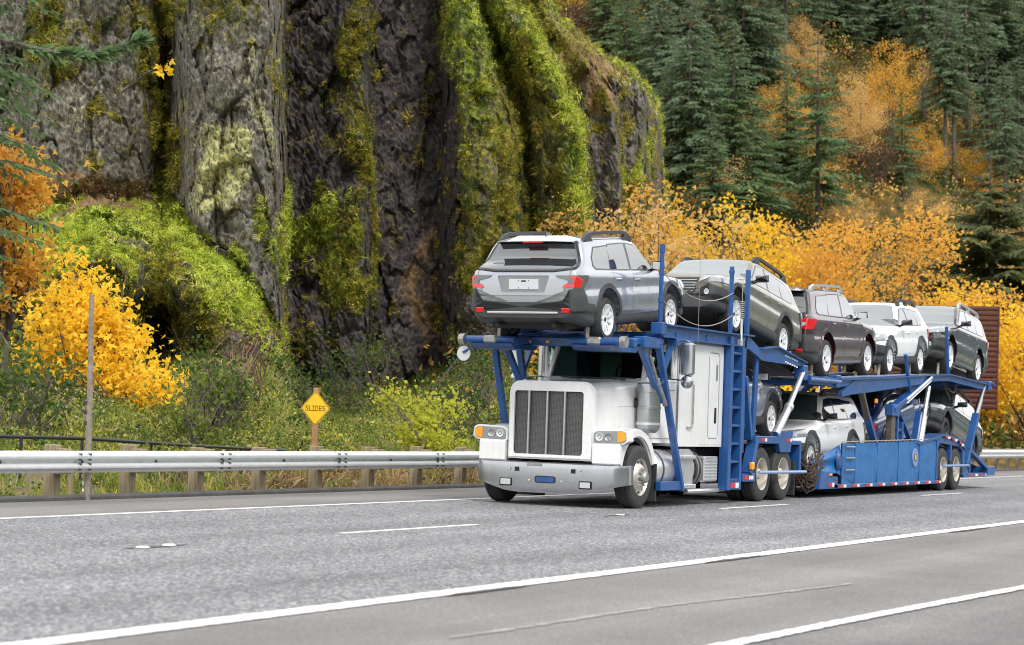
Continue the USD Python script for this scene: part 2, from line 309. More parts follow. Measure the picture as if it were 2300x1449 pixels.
while x < 125:
    v, f = w_beam(x - 0.15, x + 2 * PS + 0.15, -0.135 + (0.007 if k % 2 else 0.0), 0.0)
    v = v.copy(); v[:, 2] += rail_top(v[:, 0])
    obj('rail_panel', (v, f), ZINC, gr, 40)
    if x < 60:
        zt = float(rail_top(x)); b = []
        for dx in (-0.11, 0.11):
            for dz in (-0.045, -0.125, -0.187, -0.267): b.append(rod((x + dx, -0.17, zt + dz), (x + dx, -0.225, zt + dz), 0.015, 6))
        for dx in (0, PS): b.append(rod((x + dx, -0.13, zt - 0.156), (x + dx, -0.158, zt - 0.156), 0.024, 6))
        tag(obj('bolt_row', join(*b), BOLT, gr), kind='stuff')
    x += 2 * PS; k += 1
for i in range(-7, 55):
    xp = 24.55 + PS * i; z0 = float(rail_top(xp)); rr = np.random.default_rng(100 + i)
    obj('post', cb((xp - 0.09, 0.07, -0.3), (xp + 0.09, 0.26, z0 + 0.06 + rr.uniform(-.02, .03)), 0.012), WOOD, gr)
    obj('block', cb((xp - 0.08, -0.125, z0 - 0.34), (xp + 0.08, 0.068, z0 - 0.02 + 0.05), 0.01), WOOD, gr)
KERBD = mat('asphalt_kerb', (0.07, 0.07, 0.07), 0.9, var=0.3, vscale=4)
structure('kerb', join(cb((0, 19.36, -0.1), (150, 19.56, 0.07), 0.03)), KERBD)
# ------------------------------------------------------------------ the basalt cliff
def ip(x, pts):
    p = np.array(pts, float); return PchipInterpolator(p[:, 0], p[:, 1], extrapolate=True)(np.clip(x, p[0, 0], p[-1, 0]))
def ss(a, b, x): t = np.clip((x - a) / (b - a), 0, 1); return t * t * (3 - 2 * t)
def depth_rail(x, Y=20.3): return Y / (FWD[1] + RGT[1] * (np.asarray(x, float) - 1150) / 4796.1)
YTOP = [(-260, -260), (1150, -260), (1205, -90), (1222, -22), (1240, 4), (1288, 72), (1330, 103), (1370, 130), (1430, 166), (1466, 205), (1482, 260), (1488, 330), (1492, 400), (1520, 520), (1560, 640)]
RIDGE = [(-260, 580), (0, 490), (60, 470), (130, 462), (200, 440), (290, 447), (370, 432), (410, 490), (450, 540), (520, 592), (570, 650), (600, 705), (630, 775), (660, 850), (700, 930)]
TALUS = [(-260, 800), (0, 800), (200, 815), (290, 838), (420, 842), (620, 850), (700, 892), (800, 905), (900, 890), (1000, 860), (1060, 840), (1300, 820), (1560, 800)]
FOLD = [(-200, 62), (0, 62.5), (150, 61), (300, 62.5), (345, 64), (368, 68.5), (376, 66.5), (392, 63), (450, 60.5), (540, 60), (610, 61.2), (632, 63.5), (641, 69.5), (652, 70.6), (700, 70), (800, 68.6), (828, 69), (838, 71.8), (900, 72.5), (985, 73.2), (1003, 71), (1060, 69), (1130, 69.3), (1160, 71.8), (1178, 73.6), (1200, 71.5), (1270, 70.3), (1290, 71.2), (1306, 75.5), (1330, 76.5), (1380, 76.0), (1400, 79.5), (1440, 80), (1470, 86), (1490, 95), (1560, 104)]
NX, NY, NT = 800, 340, 80
_u = np.linspace(-240, 1555, 4000); _w = 1 + sum(a * np.exp(-((_u - c) / w) ** 2) for c, w, a in ((360, 14, 3), (385, 14, 3), (638, 12, 6), (833, 10, 3), (995, 14, 2.5), (1172, 24, 1.5), (1300, 22, 2.5), (1395, 14, 1), (1480, 20, 2)))
bx_ = np.interp(np.linspace(0, 1, NX), np.cumsum(_w) / _w.sum(), _u)
ytop, yr, yt = ip(bx_, YTOP), ip(bx_, RIDGE), ip(bx_, TALUS)
V_ = np.linspace(0, 1, NY)
BX = np.broadcast_to(bx_[None], (NY, NX)); BY = ytop[None] + (yt - ytop)[None] * V_[:, None]
q3 = np.stack([BX / 60, BY / 140, BX * 0], -1)
wob = (meshkit.fbm(q3, 3, 5) - 0.5) * 26
shift = ip(BY.ravel(), [(-260, -330), (0, -150), (104, -77), (193, -35), (278, 0), (379, 15), (600, 22), (1000, 25)]).reshape(BY.shape)
wsh = ss(990, 1150, BX) * (1 - ss(1330, 1440, BX))
U_ = BX - shift * wsh + wob
D = ip(U_.ravel(), FOLD).reshape(BY.shape)
D = D + (500 - BY) / 500 * 1.2                               # it leans back a little
D += 7 * ss(60, -5, BY - ytop[None]) * (BX > 1200)              # the brow rounds away
dm = BY - yr[None]
inm = ss(-6, 170, dm) * (1 - ss(640, 720, BX))
D = D - 7.5 * inm ** 0.8 + 0.9 * ss(-40, 0, dm) * (1 - ss(0, 25, dm)) * (BX < 640)
cave = ss(640, 745, BY) * (1 - ss(815, 850, BY)) * ss(250, 330, BX) * (1 - ss(560, 640, BX))
D += 2.2 * cave
base = ss(150, 10, yt[None] - BY) * (BX > 640)                  # undercut foot of the wall
D += 0.8 * base
P = land(BX, BY, D)
# talus: from the foot of the wall down to the back of the guard rail
T_ = np.linspace(0, 1, NT + 1)[1:]
foot = P[-1]; dg = depth_rail(bx_)
h2 = np.column_stack([bearing(bx_) * dg[:, None], np.full(NX, -0.17)])
PT = foot[None] + (h2 - foot)[None] * T_[:, None, None]
PT[..., 2] -= (0.7 * np.sin(np.pi * T_) )[:, None] * ss(2.0, 5.0, foot[None, :, 2])
# crest: goes back over the top
PC = np.stack([P[0] + np.column_stack([bearing(bx_) * d, np.full(NX, z)]) for d, z in ((40, 3), (18, 0.5), (8, 0.3), (3, 0.15), (1.0, 0.1))])
nC = len(PC)
P = np.concatenate([PC, P, PT], 0)
lat = np.column_stack([bearing(bx_), np.zeros(NX)]); lat /= np.linalg.norm(lat, axis=1, keepdims=True)
wcl = np.concatenate([np.full(nC, 0.5), np.ones(NY), np.linspace(0.9, 0.0, NT) ** 0.8 * 0.45])[:, None]
a_ = P * [0.30, 0.30, 0.09]; b_ = P * [0.9, 0.9, 0.32]; c_ = P * [2.6, 2.6, 1.3]; d_ = P * [7.5, 7.5, 4.5]
n1, n2, n3, n4 = meshkit.fbm(a_, 3, 1) - 0.5, np.abs(meshkit.fbm(b_, 3, 2) - 0.5) * 2, meshkit.fbm(c_, 3, 3) - 0.5, np.abs(meshkit.fbm(d_, 2, 4) - 0.5) * 2
from scipy.spatial import cKDTree
def facets(P, cell, amp, tilt, seed):
    """Blocky relief: every Voronoi cell of broken rock stands out and leans by its own amount."""
    Q = P.reshape(-1, 3) * [1, 1, .62] / cell; Q = Q + (meshkit.noise(Q * .9, seed)[:, None] - .5) * .5
    r = np.random.default_rng(seed); C = np.unique(np.floor(Q).astype(int), axis=0); C = C + r.uniform(0, 1, C.shape)
    d, i = cKDTree(C).query(Q, k=2); h = r.uniform(-1, 1, len(C)); t = r.normal(0, 1, C.shape); k = i[:, 0]; edge = np.clip((d[:, 1] - d[:, 0]) / .16, 0, 1)
    return (amp * h[k] + tilt * np.sum((Q - C[k]) * t[k], 1) - amp * .55 * (1 - edge)).reshape(P.shape[:2])
disp = 1.7 * n1 + 0.7 * (0.35 - n2) + 0.6 * n3 + facets(P, 1.5, .30, .22, 11) + facets(P, .55, .13, .12, 12)
fine = meshkit.noise(P * [14, 14, 9], 9) - 0.5
P = P - lat[None] * ((disp + 0.22 * fine) * wcl)[..., None]
P[..., 2] += (0.35 * n3 + 0.1 * fine) * wcl
CL_P = P
# where moss, bright moss, pale lichen and dry growth sit on the rock
rows = np.concatenate([np.repeat(BY[:1] - 5, nC, 0), BY, yt[None] + (1015 - yt)[None] * T_[:, None]], 0); cols = np.broadcast_to(bx_[None], rows.shape)
wx = cols + (meshkit.fbm(P * [0.5, 0.5, 0.35], 4, 21) - 0.5) * 210; wy = rows + (meshkit.fbm(P * [0.5, 0.5, 0.35] + 9, 4, 22) - 0.5) * 300
def rg(x0, x1, y0, y1, s=35):
    s = s * 1.5
    return ss(x0 - s, x0 + s, wx) * (1 - ss(x1 - s, x1 + s, wx)) * ss(y0 - s, y0 + s, wy) * (1 - ss(y1 - s, y1 + s, wy))
yrr = np.broadcast_to(yr[None], rows.shape)
mound = ss(-8, 6, wy - yrr + 6) * (1 - ss(90, 185, wy - yrr)) * (1 - ss(660, 710, wx))
moundlow = ss(60, 130, wy - yrr) * (1 - ss(250, 420, wy - yrr)) * (1 - ss(640, 700, wx)) * (rows < 860)
moss = np.maximum.reduce([0.62 * rg(40, 190, -300, 170), .62 * rg(335, 400, -300, 420, 14), .52 * rg(400, 620, -300, 90), .5 * rg(150, 360, -300, 80), .26 * rg(60, 330, -300, 330), 0.9 * mound, 0.52 * moundlow,
    .55 * rg(652, 690, 130, 260, 14), .60 * rg(765, 828, -300, 480, 16), .72 * rg(705, 822, 470, 720, 28), .75 * rg(585, 720, 440, 590, 30), .42 * rg(640, 760, 560, 860), .50 * rg(800, 845, 200, 700, 14),
    .63 * rg(1005, 1310, -300, 640, 26), .40 * rg(985, 1060, 560, 860), .44 * rg(1300, 1500, -300, 700), .70 * rg(1370, 1450, 320, 430, 22), .35 * rg(860, 985, -300, 150, 30), 0.20 * rg(640, 1000, -300, 900)])
ridge2 = np.exp(-((U_ - 1286) / 22) ** 2) * ss(1100, 1200, BX)
ridge1 = np.exp(-((U_ - 1075) / 45) ** 2) * (1 - ss(150, 420, BY)) * (BX > 980)
top3 = ss(70, 0, BY - ytop[None]) * ss(1180, 1230, BX)
bright = np.zeros_like(rows); bright[nC:nC + NY] = np.maximum.reduce([ridge2, 0.8 * ridge1, 0.9 * top3])
bright = np.maximum.reduce([bright, mound, 0.9 * rg(585, 720, 440, 590, 30), .8 * rg(1000, 1160, -300, 160), .75 * rg(1370, 1450, 320, 430, 22), 0.4 * rg(700, 790, 480, 660)])
moss[nC:nC + NY] = np.maximum(moss[nC:nC + NY], 0.9 * np.maximum(ridge2, 0.7 * top3))
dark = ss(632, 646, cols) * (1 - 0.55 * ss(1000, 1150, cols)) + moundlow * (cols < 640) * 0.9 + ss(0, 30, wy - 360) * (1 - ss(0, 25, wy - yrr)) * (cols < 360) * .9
lich = np.maximum.reduce([rg(400, 560, 230, 480, 30), .8 * rg(560, 640, 40, 330, 20), .7 * rg(160, 240, 60, 290, 25), .8 * rg(300, 390, 560, 720, 22), 0.48 * rg(60, 640, -300, 500)])
dry = np.maximum.reduce([.5 * rg(60, 350, 330, 470), .35 * rg(880, 1000, 560, 880), .35 * rg(940, 985, 100, 560), .5 * rg(1230, 1420, 20, 200, 20), .3 * rg(800, 840, 0, 400)])
tal = np.zeros_like(rows); tal[nC + NY:] = 1; tal[nC + NY - 12:nC + NY] = np.linspace(0, 1, 12)[:, None]
moss = np.clip(moss + 0.15 * tal, 0, 1)
v, f = grid(P)
CLIFF = usdkit.material(stage, '/World/Looks/cliff_rock', {
    'g': ('geometry', {}), 'a': ('attribute', {'attribute': 'growth'}), 'sa': ('separate_color', {}), 'a2': ('attribute', {'attribute': 'stone'}), 'sb': ('separate_color', {}),
    'mp': ('mapping', {'scale': (1.0, 1.0, 0.55)}),
    'n1': ('noise_texture', {'scale': 1.6, 'detail': 9.0, 'roughness': 0.72}), 'n2': ('noise_texture', {'scale': 5.5, 'detail': 7.0, 'roughness': 0.75}), 'n3': ('noise_texture', {'scale': 0.8, 'detail': 8.0, 'roughness': 0.7}),
    'n4': ('noise_texture', {'scale': 10.0, 'detail': 6.0, 'roughness': 0.8}),
    'rm': ('mix_float', {'fac': 0.55}), 'grey': ('rgb_ramp', {'ramp': [(0.37, (0.022, 0.02, 0.017)), (0.46, (0.095, 0.088, 0.072)), (0.55, (0.22, 0.205, 0.17)), (0.66, (0.42, 0.40, 0.35))]}),
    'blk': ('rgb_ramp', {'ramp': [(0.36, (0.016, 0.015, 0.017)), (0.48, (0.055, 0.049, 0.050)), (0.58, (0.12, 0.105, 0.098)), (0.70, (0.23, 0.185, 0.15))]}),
    'rock': ('mix', {}), 'lc': ('mix', {'color2': (0.46, 0.45, 0.20)}), 'lm': ('mix_float', {'fac': 0.72}), 'dr': ('mix', {'color2': (0.27, 0.17, 0.09)}),
    'ol': ('rgb_ramp', {'ramp': [(0.3, (0.04, 0.035, 0.006)), (0.5, (0.17, 0.145, 0.014)), (0.7, (0.34, 0.30, 0.035))]}),
    'gr': ('rgb_ramp', {'ramp': [(0.3, (0.06, 0.085, 0.01)), (0.5, (0.25, 0.33, 0.03)), (0.7, (0.46, 0.55, 0.075))]}),
    'mo': ('mix', {}), 'fin': ('mix', {}), 'soil': ('mix', {'color2': (0.17, 0.135, 0.075)}),
    'lt': ('map_range', {'from_min': 0.70, 'from_max': 0.75, 'clamp': True}), 'ls': ('math', {'math_type': 'multiply_add', 'value2': 0.245}),
    'mt': ('map_range', {'from_min': 1.0, 'from_max': 1.22, 'clamp': True}), 'ms': ('math', {'math_type': 'add'}), 'mm': ('mix_float', {'fac': 0.5}), 'mst': ('map_range', {'from_min': 0.32, 'from_max': 0.68, 'clamp': True}),
    'dt': ('map_range', {'from_min': 0.78, 'from_max': 0.95, 'clamp': True}), 'ds': ('math', {'math_type': 'add'}),
    'b': ('bump', {'strength': 0.8, 'distance': 0.09}), 'p': ('principled_bsdf', {'roughness': 0.85, 'specular_ior_level': 0.2})},
    [('g.position', 'mp.vector'), ('mp.vector', 'n1.vector'), ('mp.vector', 'n2.vector'), ('mp.vector', 'n3.vector'), ('mp.vector', 'n4.vector'),
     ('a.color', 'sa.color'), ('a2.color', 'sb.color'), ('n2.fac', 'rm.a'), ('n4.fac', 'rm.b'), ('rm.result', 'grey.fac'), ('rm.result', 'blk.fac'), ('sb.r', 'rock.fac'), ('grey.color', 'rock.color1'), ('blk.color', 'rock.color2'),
     ('sb.g', 'ls.value1'), ('n1.fac', 'lm.a'), ('n4.fac', 'lm.b'), ('lm.result', 'ls.value3'), ('ls.value', 'lt.value'), ('lt.result', 'lc.fac'), ('rock.color', 'lc.color1'),
     ('sb.b', 'ds.value1'), ('n3.fac', 'ds.value2'), ('ds.value', 'dt.value'), ('dt.result', 'dr.fac'), ('lc.color', 'dr.color1'),
     ('n4.fac', 'ol.fac'), ('n4.fac', 'gr.fac'), ('sa.g', 'mo.fac'), ('ol.color', 'mo.color1'), ('gr.color', 'mo.color2'),
     ('sa.r', 'ms.value1'), ('n1.fac', 'mm.a'), ('n2.fac', 'mm.b'), ('mm.result', 'mst.value'), ('mst.result', 'ms.value2'), ('ms.value', 'mt.value'), ('mt.result', 'fin.fac'), ('dr.color', 'fin.color1'), ('mo.color', 'fin.color2'),
     ('sa.b', 'soil.fac'), ('fin.color', 'soil.color1'), ('soil.color', 'p.base_color'), ('rm.result', 'b.height'), ('b.normal', 'p.normal')], surface='p.BSDF')
mq = usdkit.mesh(stage, path_for('/World', 'cliff'), (v, f), CLIFF, True)
for nm, ch in (('growth', (moss, bright, tal * 0.85)), ('stone', (np.clip(dark, 0, 1), lich, dry))):
    c = np.stack([x.ravel() for x in ch], 1).astype(np.float32)
    UsdGeom.PrimvarsAPI(mq).CreatePrimvar(nm, Sdf.ValueTypeNames.Color3fArray, 'vertex').Set(Vt.Vec3fArray.FromNumpy(c))
tag(mq, kind='structure')

# ---------------- growth on the rock: drooping moss and grass tufts
def tuft(seed, n, L, w, droop, up=0.5, segs=2):
    r = np.random.default_rng(seed); out = []
    for i in range(n):
        a = r.uniform(0, 2 * np.pi); t = r.uniform(0.1, 1.0); d = np.array([math.cos(a) * t, math.sin(a) * t, up + r.uniform(0, .5)]); d /= np.linalg.norm(d)
        s = np.cross(d, r.normal(size=3)); s /= np.linalg.norm(s); l = L * r.uniform(.5, 1.1); p0 = np.array([r.normal() * L * .15, r.normal() * L * .15, 0]); V = []
        for k in range(segs + 1):
            u = k / segs; c = p0 + d * l * u + np.array([0, 0, -droop * l * u * u]); ww = w * (1 - u) * (0.6 + 0.8 * u) + 0.002
            V += [c - s * ww, c + s * ww]
        F = [[2 * k, 2 * k + 1, 2 * k + 3] for k in range(segs)] + [[2 * k, 2 * k + 3, 2 * k + 2] for k in range(segs)]
        out.append((np.array(V), np.array(F)))
    return join(*out)
def leafy(seed, n, R, l, w, flat=0.6):
    """A clump of small pointed leaves."""
    r = np.random.default_rng(seed); V, F = [], []
    for i in range(n):
        c = r.normal(size=3) * R * [0.5, 0.5, 0.45 * flat + .1]; c[2] = abs(c[2]); d = r.normal(size=3) + [0, 0, .3]; d /= np.linalg.norm(d); s = np.cross(d, r.normal(size=3)); s /= np.linalg.norm(s)
        u = np.cross(d, s); ll, ww = l * r.uniform(.6, 1.2), w * r.uniform(.6, 1.2); k = len(V)
        V += [c, c + d * ll * .5 + s * ww, c + d * ll + u * ll * -.15, c + d * ll * .5 - s * ww]; F += [[k, k + 1, k + 2], [k, k + 2, k + 3]]
    return np.array(V), np.array(F)
T_OLIVE = tuftmat('moss_olive', [(0, (0.07, 0.055, 0.008)), (0.4, (0.22, 0.19, 0.02)), (0.8, (0.42, 0.375, 0.04)), (1, (0.45, 0.33, 0.10))])
T_GREEN = tuftmat('moss_green', [(0, (0.12, 0.155, 0.015)), (0.4, (0.34, 0.42, 0.035)), (0.8, (0.58, 0.66, 0.08)), (1, (0.64, 0.60, 0.18))])
T_DRY = tuftmat('dry_growth', [(0, (0.12, 0.07, 0.035)), (0.5, (0.26, 0.165, 0.085)), (1, (0.36, 0.28, 0.15))])
T_DARK = tuftmat('dark_fern', [(0, (0.025, 0.045, 0.012)), (0.5, (0.05, 0.085, 0.02)), (1, (0.095, 0.13, 0.03))])
nrm = np.cross(np.gradient(P, axis=1), np.gradient(P, axis=0)); nrm /= np.linalg.norm(nrm, axis=-1, keepdims=True) + 1e-9
flip = np.sum(nrm * (CAM - P), -1) < 0; nrm[flip] *= -1
patch = meshkit.fbm(P * [1.2, 1.2, .6], 4, 31)
vis = (np.arange(P.shape[0]) >= nC)[:, None] & np.ones(NX, bool)[None]
def scatter(weight, n, seed):
    r = np.random.default_rng(seed); w = (weight * vis).ravel(); i = r.choice(len(w), n, p=w / w.sum()); p = P.reshape(-1, 3)[i]; nn = nrm.reshape(-1, 3)[i]
    jit = r.normal(0, 0.07, (n, 3)); return p + jit + nn * 0.02, nn, r
def cover(name, protos, weight, n, seed, s0, s1, bias=(0, 0, .25)):
    p, nn, r = scatter(weight, n, seed); d = nn + np.asarray(bias) + r.normal(0, .25, nn.shape)
    s = r.uniform(s0, s1, n) * (1 + 0.6 * (r.uniform(size=n) > .93))
    return tag(instancer(name, protos, p, r.integers(0, len(protos), n), quats(d, r.uniform(0, 6.28, n)), np.stack([s, s, s], 1)), kind='stuff')
wall = (1 - tal)
patch2 = meshkit.fbm(P * [4.0, 4.0, 1.0], 4, 32); patch3 = meshkit.fbm(P * [1.7, 1.7, 1.7], 3, 33)
pm = ss(1.06, 1.26, moss * 1.0 + np.clip((patch * .35 + patch2 * .40 + patch3 * .25 - 0.5) * 4.6 + 0.5, 0, 1) * .95)
bright = np.clip(bright + (patch2 - .5) * 1.2 * (bright > .02), 0, 1)
cover('moss', [(tuft(1, 9, .20, .016, 1.5, .2), T_OLIVE), (tuft(2, 8, .16, .02, 1.6, .2), T_OLIVE), (leafy(3, 26, .13, .035, .014), T_OLIVE)], wall * pm * (1 - 0.8 * bright) + 2e-3 * wall, 36000, 41, 0.45, 1.15, (0, 0, 0))
cover('moss', [(tuft(4, 10, .26, .016, 1.4, .25), T_GREEN), (tuft(5, 8, .20, .02, 1.2, .3), T_GREEN), (leafy(6, 28, .15, .038, .015), T_GREEN)], wall * pm * bright + wall * pm * 0.03 + 1e-9, 24000, 42, 0.45, 1.15, (0, 0, .1))
cover('dry_growth', [(tuft(7, 8, .24, .012, 1.2, .2), T_DRY), (leafy(8, 10, .2, .06, .022), T_DRY)], wall * ss(.62, .85, dry * .6 + (patch + patch2) * .4) + 0.02 * wall * ss(.5, .6, patch2), 6000, 43, 0.4, 1.0)
cover('ferns', [(tuft(9, 9, .24, .016, 1.2, .3), T_DARK), (leafy(10, 22, .18, .045, .017), T_DARK)], wall * ss(.72, .98, moss * .8 + (patch + patch2) * .45), 12000, 44, 0.45, 1.2)
# ------------------------------------------------------------------ hillside behind
HX = np.linspace(1080, 2560, 190)
prof_d = [0, 4, 14, 30, 55, 75, 95, 135, 175, 260]
HD = np.concatenate([np.linspace(0, 60, 30), np.linspace(62, 260, 90)])
def hill_z(D, dg): return np.interp(D - dg, prof_d, [-0.17, 0.1, 0.7, 1.6, 4.5, 9.0, 16, 40, 70, 130])
dgx = np.minimum(depth_rail(HX), 100)
DD = dgx[None] + HD[:, None]
hxy = bearing(np.broadcast_to(HX, DD.shape).ravel()) * DD.ravel()[:, None]
hz_ = np.interp(HD, prof_d, [-0.17, 0.1, 0.7, 1.6, 4.5, 9.0, 16, 40, 70, 130])[:, None] + (meshkit.fbm(np.column_stack([hxy / 9.0, hxy[:, 0] * 0]), 4, 51).reshape(DD.shape) - .5) * np.interp(HD, [0, 10, 60, 200], [0.1, 0.8, 3, 7])[:, None]
HP = np.concatenate([hxy.reshape(*DD.shape, 2), hz_[..., None]], -1)
FOREST = usdkit.material(stage, '/World/Looks/forest_floor', {
    'g': ('geometry', {}), 'n': ('noise_texture', {'scale': 0.25, 'detail': 9.0, 'roughness': 0.7}),
    'r': ('rgb_ramp', {'ramp': [(0.32, (0.02, 0.03, 0.014)), (0.45, (0.06, 0.06, 0.025)), (0.55, (0.15, 0.095, 0.03)), (0.68, (0.30, 0.18, 0.05))]}),
    'p': ('principled_bsdf', {'roughness': 0.95, 'specular_ior_level': 0.05})}, [('g.position', 'n.vector'), ('n.fac', 'r.fac'), ('r.color', 'p.base_color')], surface='p.BSDF')
structure('hillside', grid(HP), FOREST, True)
hnn = np.broadcast_to([0, -0.25, 1.0], (HP.reshape(-1, 3).shape))
def hill_point(x, d):
    """Ground point of the hillside on a bearing, d metres behind the rail line."""
    j = int(np.clip(np.searchsorted(HX, x), 1, len(HX) - 1)); t = (x - HX[j - 1]) / (HX[j] - HX[j - 1])
    col = HP[:, j - 1] * (1 - t) + HP[:, j] * t
    return np.array([np.interp(d, HD, col[:, k]) for k in range(3)])

# ------------------------------------------------------------------ trees
BARK = usdkit.material(stage, '/World/Looks/bark', {
    'g': ('geometry', {}), 'mp': ('mapping', {'scale': (6, 6, 1.0)}), 'n': ('noise_texture', {'scale': 2.5, 'detail': 6.0, 'roughness': 0.7}),
    'r': ('rgb_ramp', {'ramp': [(0.3, (0.035, 0.028, 0.022)), (0.55, (0.10, 0.082, 0.068)), (0.75, (0.19, 0.165, 0.145))]}), 'p': ('principled_bsdf', {'roughness': 0.9})},
    [('g.position', 'mp.vector'), ('mp.vector', 'n.vector'), ('n.fac', 'r.fac'), ('r.color', 'p.base_color')], surface='p.BSDF')
NEEDLE = leafmat('fir_needles', [(0, (0.13, 0.20, 0.085)), (0.5, (0.29, 0.41, 0.17)), (1, (0.46, 0.56, 0.26))], 0.42, 0.6)
NEEDLE2 = leafmat('fir_needles_blue', [(0, (0.14, 0.20, 0.11)), (0.5, (0.30, 0.40, 0.21)), (1, (0.44, 0.53, 0.31))], 0.42, 0.6)
NEEDLE3 = leafmat('fir_needles_olive', [(0, (0.11, 0.13, 0.05)), (0.5, (0.26, 0.29, 0.12)), (1, (0.42, 0.42, 0.21))], 0.4, 0.6)
YEL = leafmat('leaf_yellow', [(0, (0.86, 0.58, 0.04)), (0.3, (0.96, 0.76, 0.055)), (0.7, (0.98, 0.84, 0.10)), (1, (0.98, 0.89, 0.24))], 0.5)
ORA = leafmat('leaf_orange', [(0, (0.74, 0.42, 0.07)), (0.3, (0.93, 0.66, 0.09)), (0.7, (0.96, 0.77, 0.16)), (1, (0.97, 0.85, 0.32))], 0.5)
PALE = leafmat('leaf_pale_gold', [(0, (0.70, 0.46, 0.17)), (0.4, (0.92, 0.72, 0.28)), (0.8, (0.96, 0.82, 0.42)), (1, (0.97, 0.88, 0.55))], 0.5)
GRN = leafmat('leaf_green', [(0, (0.05, 0.085, 0.015)), (0.5, (0.12, 0.19, 0.03)), (0.8, (0.22, 0.29, 0.05)), (1, (0.40, 0.38, 0.06))], 0.35)
YGR = leafmat('leaf_yellow_green', [(0, (0.12, 0.16, 0.02)), (0.5, (0.28, 0.31, 0.035)), (0.8, (0.48, 0.45, 0.06)), (1, (0.62, 0.55, 0.12))], 0.35)
LIME = leafmat('leaf_lime', [(0, (0.45, 0.46, 0.05)), (0.5, (0.80, 0.75, 0.09)), (1, (0.93, 0.85, 0.25))], 0.5)
AMBR = leafmat('leaf_amber', [(0, (0.60, 0.36, 0.10)), (0.2, (0.82, 0.52, 0.09)), (0.5, (0.93, 0.68, 0.12)), (0.85, (0.96, 0.77, 0.22)), (1, (0.97, 0.86, 0.42))], 0.5)
BRN = leafmat('leaf_brown', [(0, (0.09, 0.05, 0.03)), (0.5, (0.19, 0.10, 0.05)), (1, (0.32, 0.19, 0.09))], 0.3)

def leaves(c, n, nr, r, size, up=0.4, shape='maple'):
    """n leaves around each of the centres c (k,3), spread r; each leaf a small bent fan."""
    k = len(c); N = k * n; cc = np.repeat(c, n, 0) + nr.normal(0, 1, (N, 3)) * np.repeat(np.broadcast_to(r, (k,)), n)[:, None] * [1, 1, .8]
    d = nr.normal(size=(N, 3)); d[:, 2] -= 0.3; d /= np.linalg.norm(d, axis=1, keepdims=True)
    q = nr.normal(size=(N, 3)) + [0, 0, up * 2]; s = np.cross(d, q); s /= np.linalg.norm(s, axis=1, keepdims=True) + 1e-9; u = np.cross(s, d)
    L = size * nr.uniform(.55, 1.25, N)[:, None]
    if shape == 'maple':
        pr = np.array([(0, 0, 0), (.05, .42, .02), (.38, .55, -.10), (.42, .25, .02), (1.0, 0, -.16), (.42, -.25, .02), (.38, -.55, -.10), (.05, -.42, .02)]); fc = np.array([[0, 1, 2], [0, 2, 3], [0, 3, 4], [0, 4, 5], [0, 5, 6], [0, 6, 7]])
    else:
        pr = np.array([(0, 0, 0), (.5, .36, .05), (1.0, 0, -.12), (.5, -.36, .05)]); fc = np.array([[0, 1, 2], [0, 2, 3]])
    V = cc[:, None] + L[:, None] * (pr[None, :, 0:1] * d[:, None] + pr[None, :, 1:2] * s[:, None] + pr[None, :, 2:3] * u[:, None])
    F = (np.arange(N) * len(pr))[:, None, None] + fc[None]
    return V.reshape(-1, 3), F.reshape(-1, 3)
def broadleaf(seed, H, R, z0, n_cl, per, size, spread, lean=(0, 0), shape='maple', hollow=0.35, stems=1, r0=0.14):
    """trunk mesh, crown mesh. Crown clusters fill an irregular ellipsoid from z0 to H."""
    nr = np.random.default_rng(seed); zc, hz = (z0 + H) / 2, (H - z0) / 2; C = []
    lobes = np.column_stack([nr.normal(0, .42, 9) * R, nr.normal(0, .42, 9) * R, nr.uniform(-.75, .75, 9) * hz + zc]); lr = nr.uniform(.34, .62, 9) * R
    while len(C) < n_cl:
        j = nr.integers(9); v = nr.normal(size=3); v /= np.linalg.norm(v); p = lobes[j] + v * lr[j] * nr.uniform(hollow, 1.0) ** .5 * [1, 1, min(1.0, hz / R)]
        if z0 - .1 * H < p[2] < H and np.hypot(p[0], p[1]) < R * 1.25: C.append(p)
    C = np.array(C); ln = np.array([lean[0], lean[1]])
    C[:, :2] += ln * (C[:, 2:3] / H) ** 1.2
    cr = leaves(C, per, nr, spread, size, shape=shape)
    tr_ = []
    for s_ in range(stems):
        b = nr.normal(0, .18 * (stems > 1), 2); top = np.array([*(ln * .9 + b * 5 + nr.normal(0, .12, 2) * R * .3), H * .93]); k = np.linspace(0, 1, 9)[:, None]
        pts = np.array([*b, -0.5]) * (1 - k) + top * k; pts[1:-1, :2] += nr.normal(0, .05 * R * .5, (7, 2)); tr_.append(tube(pts, r0 * (1 - .88 * k[:, 0]) / stems ** .4, 7))
        for p in C[nr.choice(len(C), min(len(C), 26 // stems + 6), replace=False)]:
            zz = np.clip(p[2] - np.hypot(p[0] - pts[4, 0], p[1] - pts[4, 1]) * .8, z0 * .5, H * .9); t = zz / H; a = pts[0] * (1 - t) + pts[-1] * t; mdl = (a + p) / 2 + nr.normal(0, .08, 3) * R + [0, 0, .1]
            tr_.append(tube([a, mdl, p], [r0 * .3 * (1 - t) + .012, r0 * .16 * (1 - t) + .009, .006], 5))
    return join(*tr_), cr
